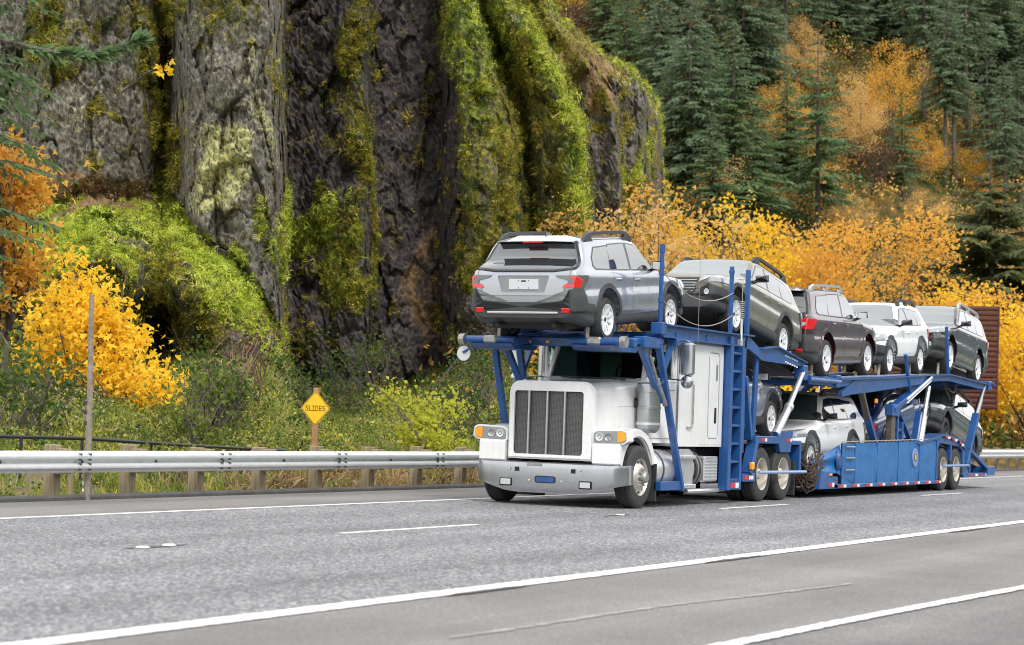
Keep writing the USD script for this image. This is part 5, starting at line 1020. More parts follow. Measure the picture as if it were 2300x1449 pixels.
MESHM = usdkit.material(stage, '/World/Looks/grille_mesh', {
    'g': ('geometry', {}), 'mp': ('mapping', {'scale': (0.01, 0.8, 1.15), 'rotation': (0, 0, 0)}), 'v': ('voronoi_texture', {'scale': 46.0, 'randomness': 0.12, 'feature': 'f1'}), 'r': ('rgb_ramp', {'ramp': [(0.0, (0.012, 0.011, 0.011)), (0.34, (0.016, 0.013, 0.013)), (0.52, (0.10, 0.095, 0.095)), (1, (0.14, 0.13, 0.13))]}),
    'b': ('bump', {'strength': 0.8, 'distance': 0.01}), 'p': ('principled_bsdf', {'roughness': 0.4, 'metallic': 0.5})}, [('g.position', 'mp.vector'), ('mp.vector', 'v.vector'), ('v.distance', 'r.fac'), ('r.color', 'p.base_color'), ('v.distance', 'b.height'), ('b.normal', 'p.normal')], surface='p.BSDF')
TB = np.array([32.0, YC, 0.0])
truck = thing('truck_tractor', 'white long-nosed tractor unit with blue head rack carrying cars', 'truck', TB)
def tp(name, m, mt, parent=None, smooth=30): return obj(name, mv(m, -TB), mt, truck if parent is None else parent, smooth)
def my(m): v, f = join(m); v = v.copy(); v[:, 1] = 2 * YC - v[:, 1]; return v, f[:, ::-1]
# bumper: a curved deep sheet, ends swept back, lower edge rising to the ends
ys = np.concatenate([np.linspace(-1.36, -1.0, 12), np.linspace(-.9, .9, 15), np.linspace(1.0, 1.36, 12)])
bxx = 31.22 + .03 * (ys / 1.0) ** 2 + .20 * np.clip((np.abs(ys) - 1.05) / .31, 0, 1) ** 2.6
bzl = np.interp(np.abs(ys), [0, .55, .75, 1.2, 1.36], [.205, .205, .225, .345, .385]); bzt = np.full_like(ys, .70)
sec = [(0, 0), (-.0, .04), (-.012, .2), (-.012, .8), (0, .96), (.03, 1.0), (.07, 1.0), (.05, .5), (.05, 0)]
Pb = np.array([[(bxx[i] + a, YC + ys[i], bzl[i] + (bzt[i] - bzl[i]) * t) for a, t in sec] for i in range(len(ys))])
Pb = np.concatenate([Pb, Pb[:, :1]], 1); v, f = grid(Pb); bmesh = (v, f[:, ::-1])
ends = [hull([(bxx[-1] + a, YC + s * 1.36 + dy, z) for a in (-.01, .07) for dy in (-.03, .0) for z in (.39, .70)]) for s in (1, -1)]
bum = tp('bumper', join(bmesh, *ends), CHROME, smooth=40)
for y in (15.67, 14.245):
    fl = tp('fog_lamp', cb((31.205, y - .115, .295), (31.26, y + .115, .425), .012), PLAS_G, bum); tp('lens', cb((31.195, y - .09, .315), (31.21, y + .09, .405), .006), CLEARL, bum)
tp('tow_slot', prism(rrect(14.77, .365, 15.14, .48, .04), 'x', 31.200, 31.24), PLAS_G, bum); tp('tow_pin', prism(rrect(14.79, .38, 15.12, .465, .03), 'x', 31.195, 31.2), BLUE, bum)
for y in (15.47, 14.46): tp('tow_hole', bx((31.200, y - .035, .54), (31.24, y + .035, .61)), PLAS_G, bum)
for (y, z) in ((15.6, .575), (14.34, .59), (15.24, .40), (14.66, .40)): tp('stud', hull([(31.205 - .012 * k, y + (.018 - .006 * k) * math.cos(t), z + (.018 - .006 * k) * math.sin(t)) for k in (0, 1) for t in np.linspace(0, 6, 10)]), ALU, bum)
tp('small_plate', cb((31.196, 15.03, .635), (31.215, 15.29, .685), .004), LAMPG, bum)
# hood: rounded loft from grille to cowl
def rr_sec(x, y0, y1, z0, z1, r, n=7):
    q = [];
    for cx_, cz_, a0 in ((y1 - r, z1 - r, 0), (y0 + r, z1 - r, math.pi / 2)):
        for t in np.linspace(a0, a0 + math.pi / 2, n): q.append((x, cx_ + r * math.cos(t), cz_ + r * math.sin(t)))
    return q + [(x, y0, z0), (x, y1, z0)]
hood = hull(rr_sec(31.36, 14.21, 15.68, .75, 1.985, .17) + rr_sec(31.9, 14.18, 15.72, .75, 2.04, .16) + rr_sec(33.0, 14.08, 15.82, .75, 2.09, .13))
hd = tp('hood', hood, WHITE, smooth=25)
seam = [rod((31.5, 14.205, 1.62), (32.98, 14.085, 1.66), .006, 5), tube([(32.86, 14.10, 1.1), (32.86, 14.08, 1.9), (32.86, 14.16, 2.06), (32.86, 14.4, 2.10), (32.86, 15.5, 2.10)], .006, 5)]
for sm in seam: tp('seam', sm, LAMPG, hd)
# grille surround with mesh and bars
gout = rrect(14.17, .745, 15.70, 2.02, .19).union(sbox(14.17, .745, 15.70, 1.5).buffer(-.03).buffer(.03)); gin = rrect(14.355, .825, 15.595, 1.855, .05)
gs = tp('grille_surround', join(prism(gout.buffer(-.03).difference(gin), 'x', 31.29, 31.325), prism(gout.difference(gin.buffer(.02)), 'x', 31.325, 31.50)), WHITE, smooth=False)
tp('grille', prism(gin.buffer(.01), 'x', 31.345, 31.36), MESHM, gs, False)
for y in (15.335, 15.005, 14.69): tp('grille_bar', cb((31.29, y - .022, .815), (31.345, y + .022, 1.86), .01), CHROME, gs)
riv = [hull([(31.288 + dx, y + (.010 - dx * .3) * math.cos(t), z + .010 * math.sin(t)) for dx in (0, .006) for t in np.linspace(0, 6, 6)]) for y, z in [(14.27, z) for z in np.arange(.9, 1.9, .14)] + [(15.645, z) for z in np.arange(.9, 1.9, .14)] + [(y, .785) for y in np.arange(14.4, 15.6, .13)] + [(y, 1.90) for y in np.arange(14.4, 15.6, .13)]]
tag(tp('rivets', join(*riv), ALU, gs), kind='stuff')
# fenders
wx_, wz_, wr_ = 32.02, .51, .515
tt_ = np.linspace(-.30, np.pi - .05, 26)
outer = [(31.29, .715), (31.29, 1.0), (31.34, 1.10), (31.47, 1.19), (31.68, 1.265), (31.95, 1.30), (32.2, 1.275), (32.42, 1.20), (32.60, 1.07), (32.72, .90), (32.77, .70)]
arc = [(wx_ + .625 * math.cos(t), wz_ + .64 * math.sin(t)) for t in np.linspace(.28, 2.95, 20)]
fpoly = Polygon(outer + arc)
for s_, mm in (('n', lambda m: m), ('f', my)):
    sh = join(prism(fpoly, 'y', 13.72, 14.163), prism(fpoly.buffer(-.022), 'y', 13.685, 13.72), prism(Polygon([(31.275, .722), (31.275, 1.0), (31.33, 1.085), (31.46, 1.085), (31.425, .722)]), 'y', 13.697, 14.166), hull([(x, y, z) for x, z in ((31.30, 1.0), (31.34, 1.10), (31.47, 1.19), (31.68, 1.262), (31.6, .9), (31.4, .75)) for y in (13.8, 14.16)]))
    tp('front_fender', mm(sh), WHITE, smooth=25); tp('fender_liner', mm(prism(Polygon([(wx_ + .62 * math.cos(t), wz_ + .635 * math.sin(t)) for t in np.linspace(.05, 3.0, 24)] + [(wx_ + .56 * math.cos(t), wz_ + .58 * math.sin(t)) for t in np.linspace(3.0, .05, 24)]), 'y', 13.76, 14.4)), DARKST)
    tp('mudflap', mm(cb((32.75, 13.66, .10), (32.78, 14.2, .72), .005)), DARKST)
    hp_ = Polygon([(13.585, 1.10), (13.60, 1.225), (13.66, 1.25), (14.10, 1.235), (14.155, 1.20), (14.16, 1.055), (14.10, 1.04), (13.66, 1.06)])
    hs = tp('headlamp', mm(join(prism(hp_.buffer(.028), 'x', 31.31, 31.52), hull([(31.5, y, z) for y in (13.64, 14.2) for z in (1.03, 1.24)] + [(31.75, y, z) for y in (13.75, 14.2) for z in (1.08, 1.2)]))), WHITE, smooth=25)
    tp('lens', mm(prism(hp_, 'x', 31.295, 31.312)), LAMPG, hs, False)
    tp('turn_signal', mm(prism(hp_.buffer(-.012).intersection(sbox(13.5, .9, 13.735, 1.4)), 'x', 31.285, 31.296)), AMB, hs, False)
    for y in (13.90, 14.055):
        tp('reflector', mm(lathe([(.074, 0), (.05, .028), (.024, .034), (.022, .012), (.001, .008)], 22, 'x')) if False else mm(mv(lathe([(.001, 0), (.02, -.004), (.022, .010), (.060, -.012), (.068, -.012), (.068, 0)], 22, 'x'), (31.294, y, 1.145))), CLEARL if y > 14 else CHROME, hs, 30)
# cab and sleeper
cabp = [(33.0, 14.04), (33.15, 13.98), (33.62, 13.72), (34.1, 13.70)]
cabpoly = Polygon(cabp + [(x, 2 * YC - y) for x, y in cabp[::-1]])
zc0 = 1.06
cab_low = prism(cabpoly, 'z', zc0, 2.10)
wsb, wst = 33.06, 33.30
A = np.array([[(33.05, 14.06, 2.10), (33.62, 13.72, 2.10), (33.62, 13.74, 2.86), (33.34, 14.10, 2.74)]])
# pillars, roof
pil = []
for mm in (lambda m: m, my):
    pil += [mm(beam((33.05, 14.07, 2.09), (33.33, 14.13, 2.76), .07, .08)), mm(beam((33.62, 13.77, 2.05), (33.62, 13.80, 2.82), .06, .10)), mm(hull([(33.1, 14.02, 2.1), (33.1, 14.06, 2.1), (33.62, 13.70, 2.1), (33.62, 13.76, 2.1), (33.1, 14.03, 2.16), (33.62, 13.71, 2.15), (33.62, 13.76, 2.15), (33.12, 14.07, 2.15)]))]
roof = hull([(x, y, z) for x, y, z in ((33.30, 14.10, 2.72), (33.30, 15.80, 2.72), (33.34, 14.16, 2.80), (33.34, 15.74, 2.80), (33.65, 13.72, 2.76), (33.65, 16.18, 2.76), (33.7, 13.8, 2.88), (33.7, 16.1, 2.88), (34.1, 13.75, 2.80), (34.1, 16.15, 2.80))])
cab = tp('cab', join(cab_low, *pil, roof, cb((33.62, 13.71, 1.06), (34.0, 13.76, 2.85), .01), my(cb((33.62, 13.71, 1.06), (34.0, 13.76, 2.85), .01)), hull([(x, y, 2.085) for x in (32.98, 33.1) for y in (14.1, 15.8)] + [(33.06, y, 2.14) for y in (14.1, 15.8)])), WHITE, smooth=20)
tp('cabin_interior', join(cb((33.2, 14.15, 1.9), (33.5, 15.75, 2.16), .05), bx((33.95, 13.8, 1.9), (34.0, 16.1, 2.8)), cb((33.65, 14.25, 1.8), (33.9, 14.8, 2.62), .06), cb((33.65, 15.1, 1.8), (33.9, 15.65, 2.62), .06), bx((33.3, 14.1, 2.66), (33.95, 15.8, 2.71))), CABIN, cab, False)
tp('steering_wheel', mv(tf(lathe([(.22 + .016 * math.cos(t), .016 * math.sin(t)) for t in np.linspace(0, 6.283, 9)], 28, 'x'), roty(.35)), (33.5, 14.55, 2.24)), PLAS_G, cab)
tp('windscreen', hull([(33.075 + dx, 14.12, 2.115) for dx in (0, .01)] + [(33.02 + dx, 14.95, 2.115) for dx in (0, .01)] + [(33.075 + dx, 15.78, 2.115) for dx in (0, .01)] + [(33.325 + dx, 14.14, 2.73) for dx in (0, .01)] + [(33.27 + dx, 14.95, 2.74) for dx in (0, .01)] + [(33.325 + dx, 15.76, 2.73) for dx in (0, .01)]), WSGL, cab, 20)
tp('windscreen_seal', join(*[tube(p, .016, 6) for p in ([(33.075, 14.12, 2.115), (33.02, 14.95, 2.115), (33.075, 15.78, 2.115)], [(33.075, 14.12, 2.115), (33.325, 14.14, 2.74)], [(33.075, 15.78, 2.115), (33.325, 15.76, 2.74)])]), PLAS, cab)
for y in (14.55, 15.35): tp('wiper', join(rod((33.0, y - .1, 2.105), (33.03, y + .25, 2.14), .011, 6), cb((32.98, y - .16, 2.09), (33.05, y - .06, 2.125), .01), rod((33.02, y - .35, 2.13), (33.03, y + .3, 2.155), .010, 5)), PLAS, cab)
for mm in (lambda m: m, my):
    tp('side_window', mm(hull([(33.16, 14.0, 2.16), (33.58, 13.775, 2.16), (33.58, 13.80, 2.70), (33.36, 14.10, 2.66), (33.17, 14.02, 2.18), (33.575, 13.80, 2.17), (33.57, 13.82, 2.69), (33.36, 14.12, 2.65)])), WSGL, cab, False)
    dr = tp('door', mm(join(*[tube(p, .005, 4) for p in ([(33.12, 13.985, 1.14), (33.12, 13.985, 2.1)], [(33.12, 13.985, 1.14), (33.62, 13.712, 1.14)], [(33.2, 13.945, 1.95), (33.6, 13.722, 1.96)])])), LAMPG, cab)
    tp('handle', mm(cb((33.42, 13.79, 1.66), (33.54, 13.83, 1.72), .01)), CHROME, dr)
    tp('window_trim', mm(tube([(33.16, 13.995, 2.14), (33.35, 14.085, 2.68), (33.56, 13.785, 2.73), (33.585, 13.765, 2.14), (33.16, 13.995, 2.14)], .017, 5)), WHITE, cab)
    # rear-view mirror on its bow
    yx = 13.36; arm = [(33.30, 13.86, 2.70), (33.26, 13.5, 2.78), (33.23, yx, 2.78), (33.22, 13.28, 2.74), (33.22, 13.28, 2.20), (33.24, 13.36, 2.12), (33.28, 13.7, 2.14), (33.32, 13.9, 2.12)]
    mo = tp('door_mirror', mm(hull([(33.20 + .055 * math.cos(t) + .02, yx + .135 * np.sign(math.sin(t)) * abs(math.sin(t)) ** .6, z) for t in np.linspace(0, 6.283, 20) for z in (2.24, 2.72)] + [(33.22 + .03 * math.cos(t), yx + .10 * math.sin(t), z) for t in np.linspace(0, 6.283, 12) for z in (2.21, 2.75)])), CHROME, None, 35)
    tp('mirror_arm', mm(tube(arm, .013, 6)), CHROME, mo)
    tp('convex_mirror', mm(mv(lathe([(.001, -.05), (.06, -.045), (.10, -.02), (.115, .02), (.001, .025)], 24, 'x'), (33.22, yx, 2.10))), CHROME, mo, 35)
    # air cleaner
    ac = tp('air_cleaner', mm(mv(lathe([(.001, 1.23), (.12, 1.23), (.17, 1.27), (.195, 1.32), (.195, 1.62), (.202, 1.625), (.202, 1.66), (.195, 1.665), (.195, 1.90), (.205, 1.905), (.205, 2.04), (.18, 2.06), (.001, 2.07)], 28, 'z'), (32.82, 13.86, 0))), CHROME, None, 35)
    tp('bracket', mm(join(cb((32.86, 13.95, 1.35), (33.0, 14.1, 1.6), .01), tube([(32.84, 14.0, 1.72), (32.8, 14.12, 1.72)], .09, 12))), DARKST, ac)
    tp('band', mm(mv(lathe([(.196, 1.36), (.206, 1.36), (.206, 1.40), (.196, 1.40)], 28, 'z'), (32.82, 13.86, 0))), ALU, ac)
sl = tp('sleeper', join(hull([(x, y, z) for x in (33.66, 35.75) for y, z in ((13.68, 1.01), (16.22, 1.01), (13.68, 2.78), (16.22, 2.78), (13.76, 2.88), (16.14, 2.88))])), WHITE, smooth=20)
for mm in (lambda m: m, my):
    sd = tp('locker_door', mm(join(*[tube([(q[0], 13.679, q[1]) for q in rrect(35.05, 1.16, 35.55, 2.66, .09).exterior.coords], .008, 4)])), LAMPG, sl)
    tp('handle', mm(cb((35.39, 13.665, 2.18), (35.46, 13.69, 2.46), .01)), LAMPG, sd); tp('handle', mm(cb((35.36, 13.665, 1.42), (35.44, 13.69, 1.70), .01)), PLAS_G, sd)
    tp('grab_handle', mm(tube([(34.05, 13.66, 1.34), (34.22, 13.645, 1.34), (34.27, 13.645, 1.40), (34.27, 13.645, 2.08)], .016, 6)), STEEL, sl)
    tp('edge_trim', mm(join(cb((33.64, 13.675, 1.0), (33.67, 13.70, 2.86), .003))), LAMPG, sl)
    riv = [bx((x, 13.674, 1.04), (x + .012, 13.681, 1.052)) for x in np.arange(34.7, 35.7, .07)]
    tag(tp('rivets', mm(join(*riv)), LAMPG, sl, False), kind='stuff')
# exhaust stack on the far side, both sides built
for mm in (lambda m: m, my): tp('exhaust_stack', mm(mv(lathe([(.001, .9), (.075, .9), (.075, 2.0), (.125, 2.05), (.125, 2.95), (.001, 2.95)], 20, 'z'), (33.95, 13.55, 0))) if mm is my else mm(mv(lathe([(.001, 2.60), (.05, 2.60), (.075, 2.82), (.001, 2.82)], 16, 'z'), (33.45, 13.90, 0))), CHROME)
# frame, tanks, steps, battery box
tp('chassis_frame', join(*[cb((31.6, y - .05, .68), (39.9, y + .05, .95), .01) for y in (14.5, 15.4)], *[cb((x, 14.5, .72), (x + .1, 15.4, .9), .01) for x in np.arange(32.6, 39.9, 1.2)], rod((32.02, 13.9, .52), (32.02, 16.0, .52), .07, 10), cb((32.0, 14.55, .45), (33.6, 15.35, 1.0), .05), rod((37.75, 13.9, .51), (37.75, 16.0, .51), .1, 12), rod((38.94, 13.9, .51), (38.94, 16.0, .51), .1, 12), cb((37.6, 14.6, .35), (39.1, 15.3, .7), .08)), DARKST)
for mm in (lambda m: m, my):
    tk = tp('fuel_tank', mm(mv(lathe([(.001, 32.80), (.28, 32.81), (.335, 32.86), (.335, 34.42), (.28, 34.47), (.001, 34.48)], 30, 'x'), (0, 13.985, .62))), ALU, None, 35)
    for x in (33.02, 33.62, 34.2): tp('strap', mm(mv(lathe([(.336, x), (.345, x), (.345, x + .05), (.336, x + .05)], 30, 'x'), (0, 13.985, .62))), PLAS, tk)
    tp('step', mm(join(cb((33.72, 13.56, .80), (34.28, 13.82, .86), .01), cb((33.78, 13.56, .30), (34.3, 13.82, .37), .01))), ALU, tk)
    tp('step_plate', mm(join(prism(Polygon([(33.72, .30), (34.3, .30), (34.3, .90), (34.1, .97), (33.7, .97)]), 'y', 13.63, 13.66))), ALU, tk)
    rg_ = tp('air_tank', mm(mv(lathe([(.001, 34.50), (.345, 34.50), (.35, 34.52), (.35, 34.76), (.33, 34.78), (.001, 34.78)], 30, 'x'), (0, 13.985, .62))), DARKST, None, 35)
    for x in (34.55, 34.71): tp('strap', mm(mv(lathe([(.351, x), (.358, x), (.358, x + .03), (.351, x + .03)], 30, 'x'), (0, 13.985, .62))), STEEL, rg_)
    tp('battery_box', mm(join(cb((34.86, 13.64, .40), (35.5, 14.2, .84), .02), *[cb((34.88, 13.632, z), (35.48, 13.645, z + .02), .004) for z in np.arange(.43, .82, .055)])), ALU)
    tp('side_rail', mm(join(rod((34.3, 13.75, .24), (35.8, 13.75, .24), .045, 8))), ALU)
    tp('undercab_tank', mm(mv(lathe([(.001, 34.1), (.12, 34.1), (.14, 34.14), (.14, 35.5), (.12, 35.54), (.001, 35.54)], 16, 'x'), (0, 14.2, .93))), DARKST)
# road wheels
def road_wheel(name, x, y, out, parent, off, r=.51, w=.28, front=False):
    wh = UsdGeom.Xform.Define(stage, path_for(ppath(parent), name)).GetPrim(); s = -1 if out < 0 else 1; P0 = np.array([x, y, r]) - off
    prof = [(.285, -w / 2 + .03), (.30, -w / 2), (.42, -w / 2 - .006), (.47, -w / 2 + .006), (.500, -w / 2 + .03), (r, -w / 2 + .055)]
    for g in (-.075, -.035, .005, .045, .085): prof += [(r, g - .02), (r - .014, g - .017), (r - .014, g - .008), (r, g - .005)]
    prof += [(r, w / 2 - .055), (.500, w / 2 - .03), (.47, w / 2 - .006), (.42, w / 2 + .006), (.30, w / 2), (.285, w / 2 - .03)]
    put = lambda m: mv(m if s > 0 else tf(m, rotz(np.pi)), P0)
    obj('tyre', put(lathe(prof, 44)), RUB, wh, 30)
    if front:
        face = lathe([(.29, w / 2 - .02), (.305, w / 2 - .005), (.30, w / 2 + .004), (.285, w / 2 - .02), (.27, w / 2 - .05), (.24, w / 2 - .045), (.19, w / 2 + .01), (.165, w / 2 + .02), (.13, w / 2 + .022), (.001, w / 2 + .02)], 40)
        obj('rim', put(face), WHEELA, wh, 30)
        for k in range(10):
            a = k * .6283 + .2; obj('hand_hole', put(mv(tf(lathe([(.001, .012), (.032, .012), (.036, 0)], 14), np.eye(4)), (.235 * math.cos(a), w / 2 - .045, .235 * math.sin(a)))), PLAS_G, wh)
        nuts = [put(rod((.135 * math.cos(a), w / 2 + .015, .135 * math.sin(a)), (.135 * math.cos(a), w / 2 + .065, .135 * math.sin(a)), .019, 6)) for a in np.arange(10) * .6283]
        tag(obj('wheel_nuts', join(*nuts), STEEL, wh), kind='stuff'); obj('hub', put(lathe([(.105, w / 2 + .015), (.10, w / 2 + .09), (.075, w / 2 + .12), (.001, w / 2 + .125)], 20)), STEEL, wh, 30)
    else:
        face = lathe([(.29, w / 2 - .02), (.305, w / 2 - .005), (.30, w / 2 + .006), (.285, w / 2 - .015), (.268, w / 2 - .06), (.262, w / 2 - .19), (.20, w / 2 - .205), (.13, w / 2 - .19), (.001, w / 2 - .19)], 40)
        obj('rim', put(face), WHEELC, wh, 30); obj('hub', put(lathe([(.11, w / 2 - .19), (.10, w / 2 - .06), (.075, w / 2 - .03), (.001, w / 2 - .03)], 18)), WHEELC, wh, 30)
        nuts = [put(rod((.145 * math.cos(a), w / 2 - .19, .145 * math.sin(a)), (.145 * math.cos(a), w / 2 - .15, .145 * math.sin(a)), .018, 6)) for a in np.arange(10) * .6283]; tag(obj('wheel_nuts', join(*nuts), WHEELC, wh), kind='stuff')
for s in (-1, 1): road_wheel('front_wheel', 32.02, YC + s * 1.18, s, truck, TB, front=True)
for x in (37.75, 38.94):
    for s in (-1, 1):
        road_wheel('drive_wheel', x, YC + s * 1.19, s, truck, TB); road_wheel('inner_drive_wheel', x, YC + s * .87, s, truck, TB)
# ---------------- blue head rack and loading deck over the cab
def both(name, m, mt=BLUE, parent=None, smooth=False):
    a = tp(name, m, mt, parent, smooth); tp(name, my(m), mt, parent, smooth); return a
hr = None
both('rack_leg', join(beam((33.72, 13.60, .27), (32.62, 13.66, 2.80), .09, .11, up=(0, 1, 0), c=.008), beam((32.85, 13.66, 2.2), (33.35, 13.66, 2.86), .07, .08, up=(0, 1, 0))))
tp('front_stay', join(beam((31.80, 16.27, 2.66), (32.25, 16.22, 1.2), .10, .10, up=(0, 1, 0), c=.01), beam((32.25, 16.22, 1.25), (32.5, 16.2, .45), .10, .10, up=(0, 1, 0), c=.01)), BLUE)
both('rack_stay', join(beam((32.02, 13.72, 2.66), (32.95, 13.70, 1.75), .09, .10, up=(0, 1, 0), c=.008)))
both('ram', join(rod((32.32, 13.66, 2.5), (32.7, 13.66, 2.05), .028, 8), rod((32.7, 13.66, 2.05), (33.05, 13.66, 1.70), .045, 8)), STEEL, smooth=30)
both('rack_foot', cb((32.75, 13.57, .28), (33.75, 13.70, .43), .01))
both('deck_beam', join(bx((32.66, 13.56, 2.82), (36.3, 13.72, 2.845)), bx((32.66, 13.62, 2.845), (36.3, 13.65, 3.02)), bx((32.66, 13.54, 3.02), (36.3, 13.74, 3.045)), cb((32.5, 13.54, 2.86), (32.72, 13.74, 3.06), .01), cb((33.2, 13.55, 2.70), (34.0, 13.72, 2.82), .01)))
tp('front_crossbeam', join(cb((31.55, 13.62, 2.60), (31.70, 16.30, 2.74), .012), cb((31.95, 13.6, 2.62), (32.6, 13.80, 2.80), .012), my(cb((31.95, 13.6, 2.62), (32.6, 13.80, 2.80), .012))), BLUE)
both('deck_arm', join(beam((31.05, 13.82, 2.68), (32.7, 13.66, 2.74), .14, .10, c=.01), beam((30.95, 14.40, 2.64), (32.8, 14.3, 2.80), .10, .12, c=.01)))
both('wheel_channel', join(hull([(30.85, 13.66, 2.60), (31.0, 13.66, 2.52), (31.75, 13.66, 2.52), (31.85, 13.66, 2.60), (30.85, 14.42, 2.60), (31.0, 14.42, 2.52), (31.75, 14.42, 2.52), (31.85, 14.42, 2.60)]), rod((30.92, 13.55, 2.66), (30.92, 14.45, 2.66), .06, 12)), smooth=30)
both('strap_ratchet', rod((30.9, 13.46, 2.66), (30.9, 13.56, 2.66), .09, 12), STEEL, smooth=30); both('strap_roller', cb((30.84, 13.9, 2.60), (30.97, 14.15, 2.73), .03), STEEL)
both('loading_track', join(beam((31.9, 14.15, 2.70), (34.6, 14.15, 2.93), .62, .03), beam((31.9, 13.84, 2.73), (34.6, 13.84, 2.96), .04, .09), beam((31.9, 14.46, 2.73), (34.6, 14.46, 2.96), .04, .09)))
for x in (33.3, 34.7, 35.9): tp('deck_crossbeam', cb((x, 13.6, 2.80 + .02 * (x - 32)), (x + .1, 16.3, 2.90 + .02 * (x - 32)), .01), BLUE)
tag(truck, None)
both('track_plate', join(beam((34.6, 14.15, 2.97), (36.3, 14.15, 3.03), .62, .03)), STEEL)
for y in (15.48, 15.16, 14.3): tp('marker_lamp', hull([(31.535, y + .028 * math.cos(t), 2.665 + .028 * math.sin(t)) for t in np.linspace(0, 6, 10)] + [(31.552, y + .03 * math.cos(t), 2.665 + .03 * math.sin(t)) for t in np.linspace(0, 6, 10)]), AMB)
tp('marker_lamp', hull([(31.94, 13.72 + .026 * math.cos(t), 2.72 + .026 * math.sin(t)) for t in np.linspace(0, 6, 10)] + [(31.955, 13.72 + .03 * math.cos(t), 2.72 + .03 * math.sin(t)) for t in np.linspace(0, 6, 10)]), AMB)
# round wind-deflector disc on the far front corner
dsc = tp('round_reflector', mv(lathe([(.001, 0), (.118, 0), (.124, .012), (.118, .024), (.001, .024)], 30, 'x'), (31.0, 16.42, 2.43)), REFW, None, 30); tp('reflector_arm', beam((30.97, 16.42, 2.44), (31.1, 16.15, 2.62), .03, .04), BLUE, dsc)
# posts with chains
both('corner_post', join(rod((32.66, 13.64, 3.04), (32.66, 13.64, 4.30), .038, 10), rod((32.66, 13.64, 3.85), (32.66, 13.64, 3.92), .05, 10), rod((32.66, 13.64, 3.40), (32.66, 13.64, 3.46), .05, 10), rod((32.66, 13.64, 4.22), (32.66, 13.64, 4.36), .048, 10)), smooth=30)
both('corner_post', join(rod((35.92, 13.64, 3.0), (35.92, 13.64, 4.24), .042, 10), *[rod((35.92, 13.64, z), (35.92, 13.64, z + .05), .055, 10) for z in (3.35, 3.75, 4.12)]), smooth=30)
both('corner_post', join(cb((36.72, 13.60, 2.95), (36.80, 13.68, 4.25), .01)))
def sagline(a, b, sag, r=.008, n=12): a, b = np.array(a), np.array(b); t = np.linspace(0, 1, n)[:, None]; p = a * (1 - t) + b * t; p[:, 2] -= sag * 4 * (t * (1 - t))[:, 0]; return tube(p, r, 5)
GALV = mat('wire_rope', (0.40, 0.36, 0.30), 0.6, 0.4)
for a, b, sg in (((32.66, 13.6, 3.88), (35.92, 13.6, 3.77), .28), ((32.66, 13.6, 3.43), (35.92, 13.6, 3.37), .30)): both('safety_rope', sagline(a, b, sg), GALV, smooth=True)
for x, zt_ in ((34.02, 4.42), (36.18, 4.42)):
    tp('whip_antenna', join(rod((x, 13.50, 2.78), (x, 13.50, zt_), .006, 5, .003)), STEEL) if x < 35 else tp('whip_antenna', join(rod((x, 13.52, 2.95), (x, 13.52, 3.32), .025, 8), *[rod((x, 13.52, z), (x, 13.52, z + .012), .05, 10) for z in np.arange(3.34, 3.62, .035)], rod((x, 13.52, 3.3), (x, 13.52, 4.6), .006, 5, .003), cb((x - .05, 13.5, 2.83), (x + .05, 13.58, 2.95), .01)), ALU)
# ladder, rear deck
both('ladder_post', cb((35.80, 13.56, .24), (35.95, 13.74, 2.98), .008))
both('ladder_post', join(cb((36.40, 13.56, .24), (36.50, 13.74, 3.0), .008), cb((36.62, 13.62, .9), (36.74, 13.76, 2.95), .008)))
for z in np.arange(.42, 2.8, .325): both('rung', cb((35.95, 13.58, z - .022), (36.40, 13.68, z + .022), .006))
both('reflector_tape', bx((35.96, 13.552, .28), (36.20, 13.556, .37)), REFR); both('reflector_tape', bx((36.20, 13.552, .28), (36.36, 13.556, .37)), REFW); both('ladder_plate', cb((35.95, 13.556, .25), (36.40, 13.62, .39), .005))
both('rear_brace', beam((36.78, 13.68, 2.3), (37.15, 13.68, 1.15), .10, .15, up=(0, 1, 0), c=.008))
both('tie_bar', rod((36.95, 13.75, 2.6), (37.0, 13.75, 1.35), .05, 8))
# rear fender frame over the drive wheels
both('fender_rail', join(cb((37.2, 13.56, 1.08), (38.5, 13.72, 1.22), .01), beam((37.30, 13.64, 1.15), (36.98, 13.64, .52), .12, .20, up=(0, 1, 0), c=.01), cb((36.62, 13.58, .38), (37.3, 13.72, .53), .01), prism(Polygon([(38.38, 1.30), (38.62, .92), (39.22, .92), (39.42, 1.10), (39.95, 1.10), (39.95, .60), (39.86, .60), (39.86, 1.02), (39.5, 1.02), (39.3, .90), (39.2, .9), (39.35, 1.32)]), 'y', 13.58, 13.66), cb((39.4, 13.62, 1.06), (39.98, 14.4, 1.14), .01), cb((39.88, 13.62, .5), (39.98, 14.4, 1.06), .01)))
for x0, mt_ in ((37.48, REFR), (37.68, REFW), (38.95, REFR), (39.12, REFW)): both('reflector_tape', bx((x0, 13.552 if x0 < 38.6 else 13.572, 1.12), (x0 + (.2 if mt_ is REFR else .12), 13.558 if x0 < 38.6 else 13.578, 1.18)), mt_)
for x0, mt_ in ((36.7, REFR), (36.95, REFW)): both('reflector_tape', bx((x0, 13.572, .42), (x0 + .22, 13.578, .49)), mt_)
both('side_lamp', cb((36.92, 13.50, .60), (37.04, 13.58, .74), .02), AMB)
both('side_bar', rod((37.25, 13.50, .55), (39.9, 13.50, .54), .032, 8), mat('pale_blue_bar', (0.22, 0.30, 0.50), .4), smooth=30)
both('rear_mudflap', cb((39.66, 13.64, .08), (39.69, 14.3, .75), .005), DARKST)
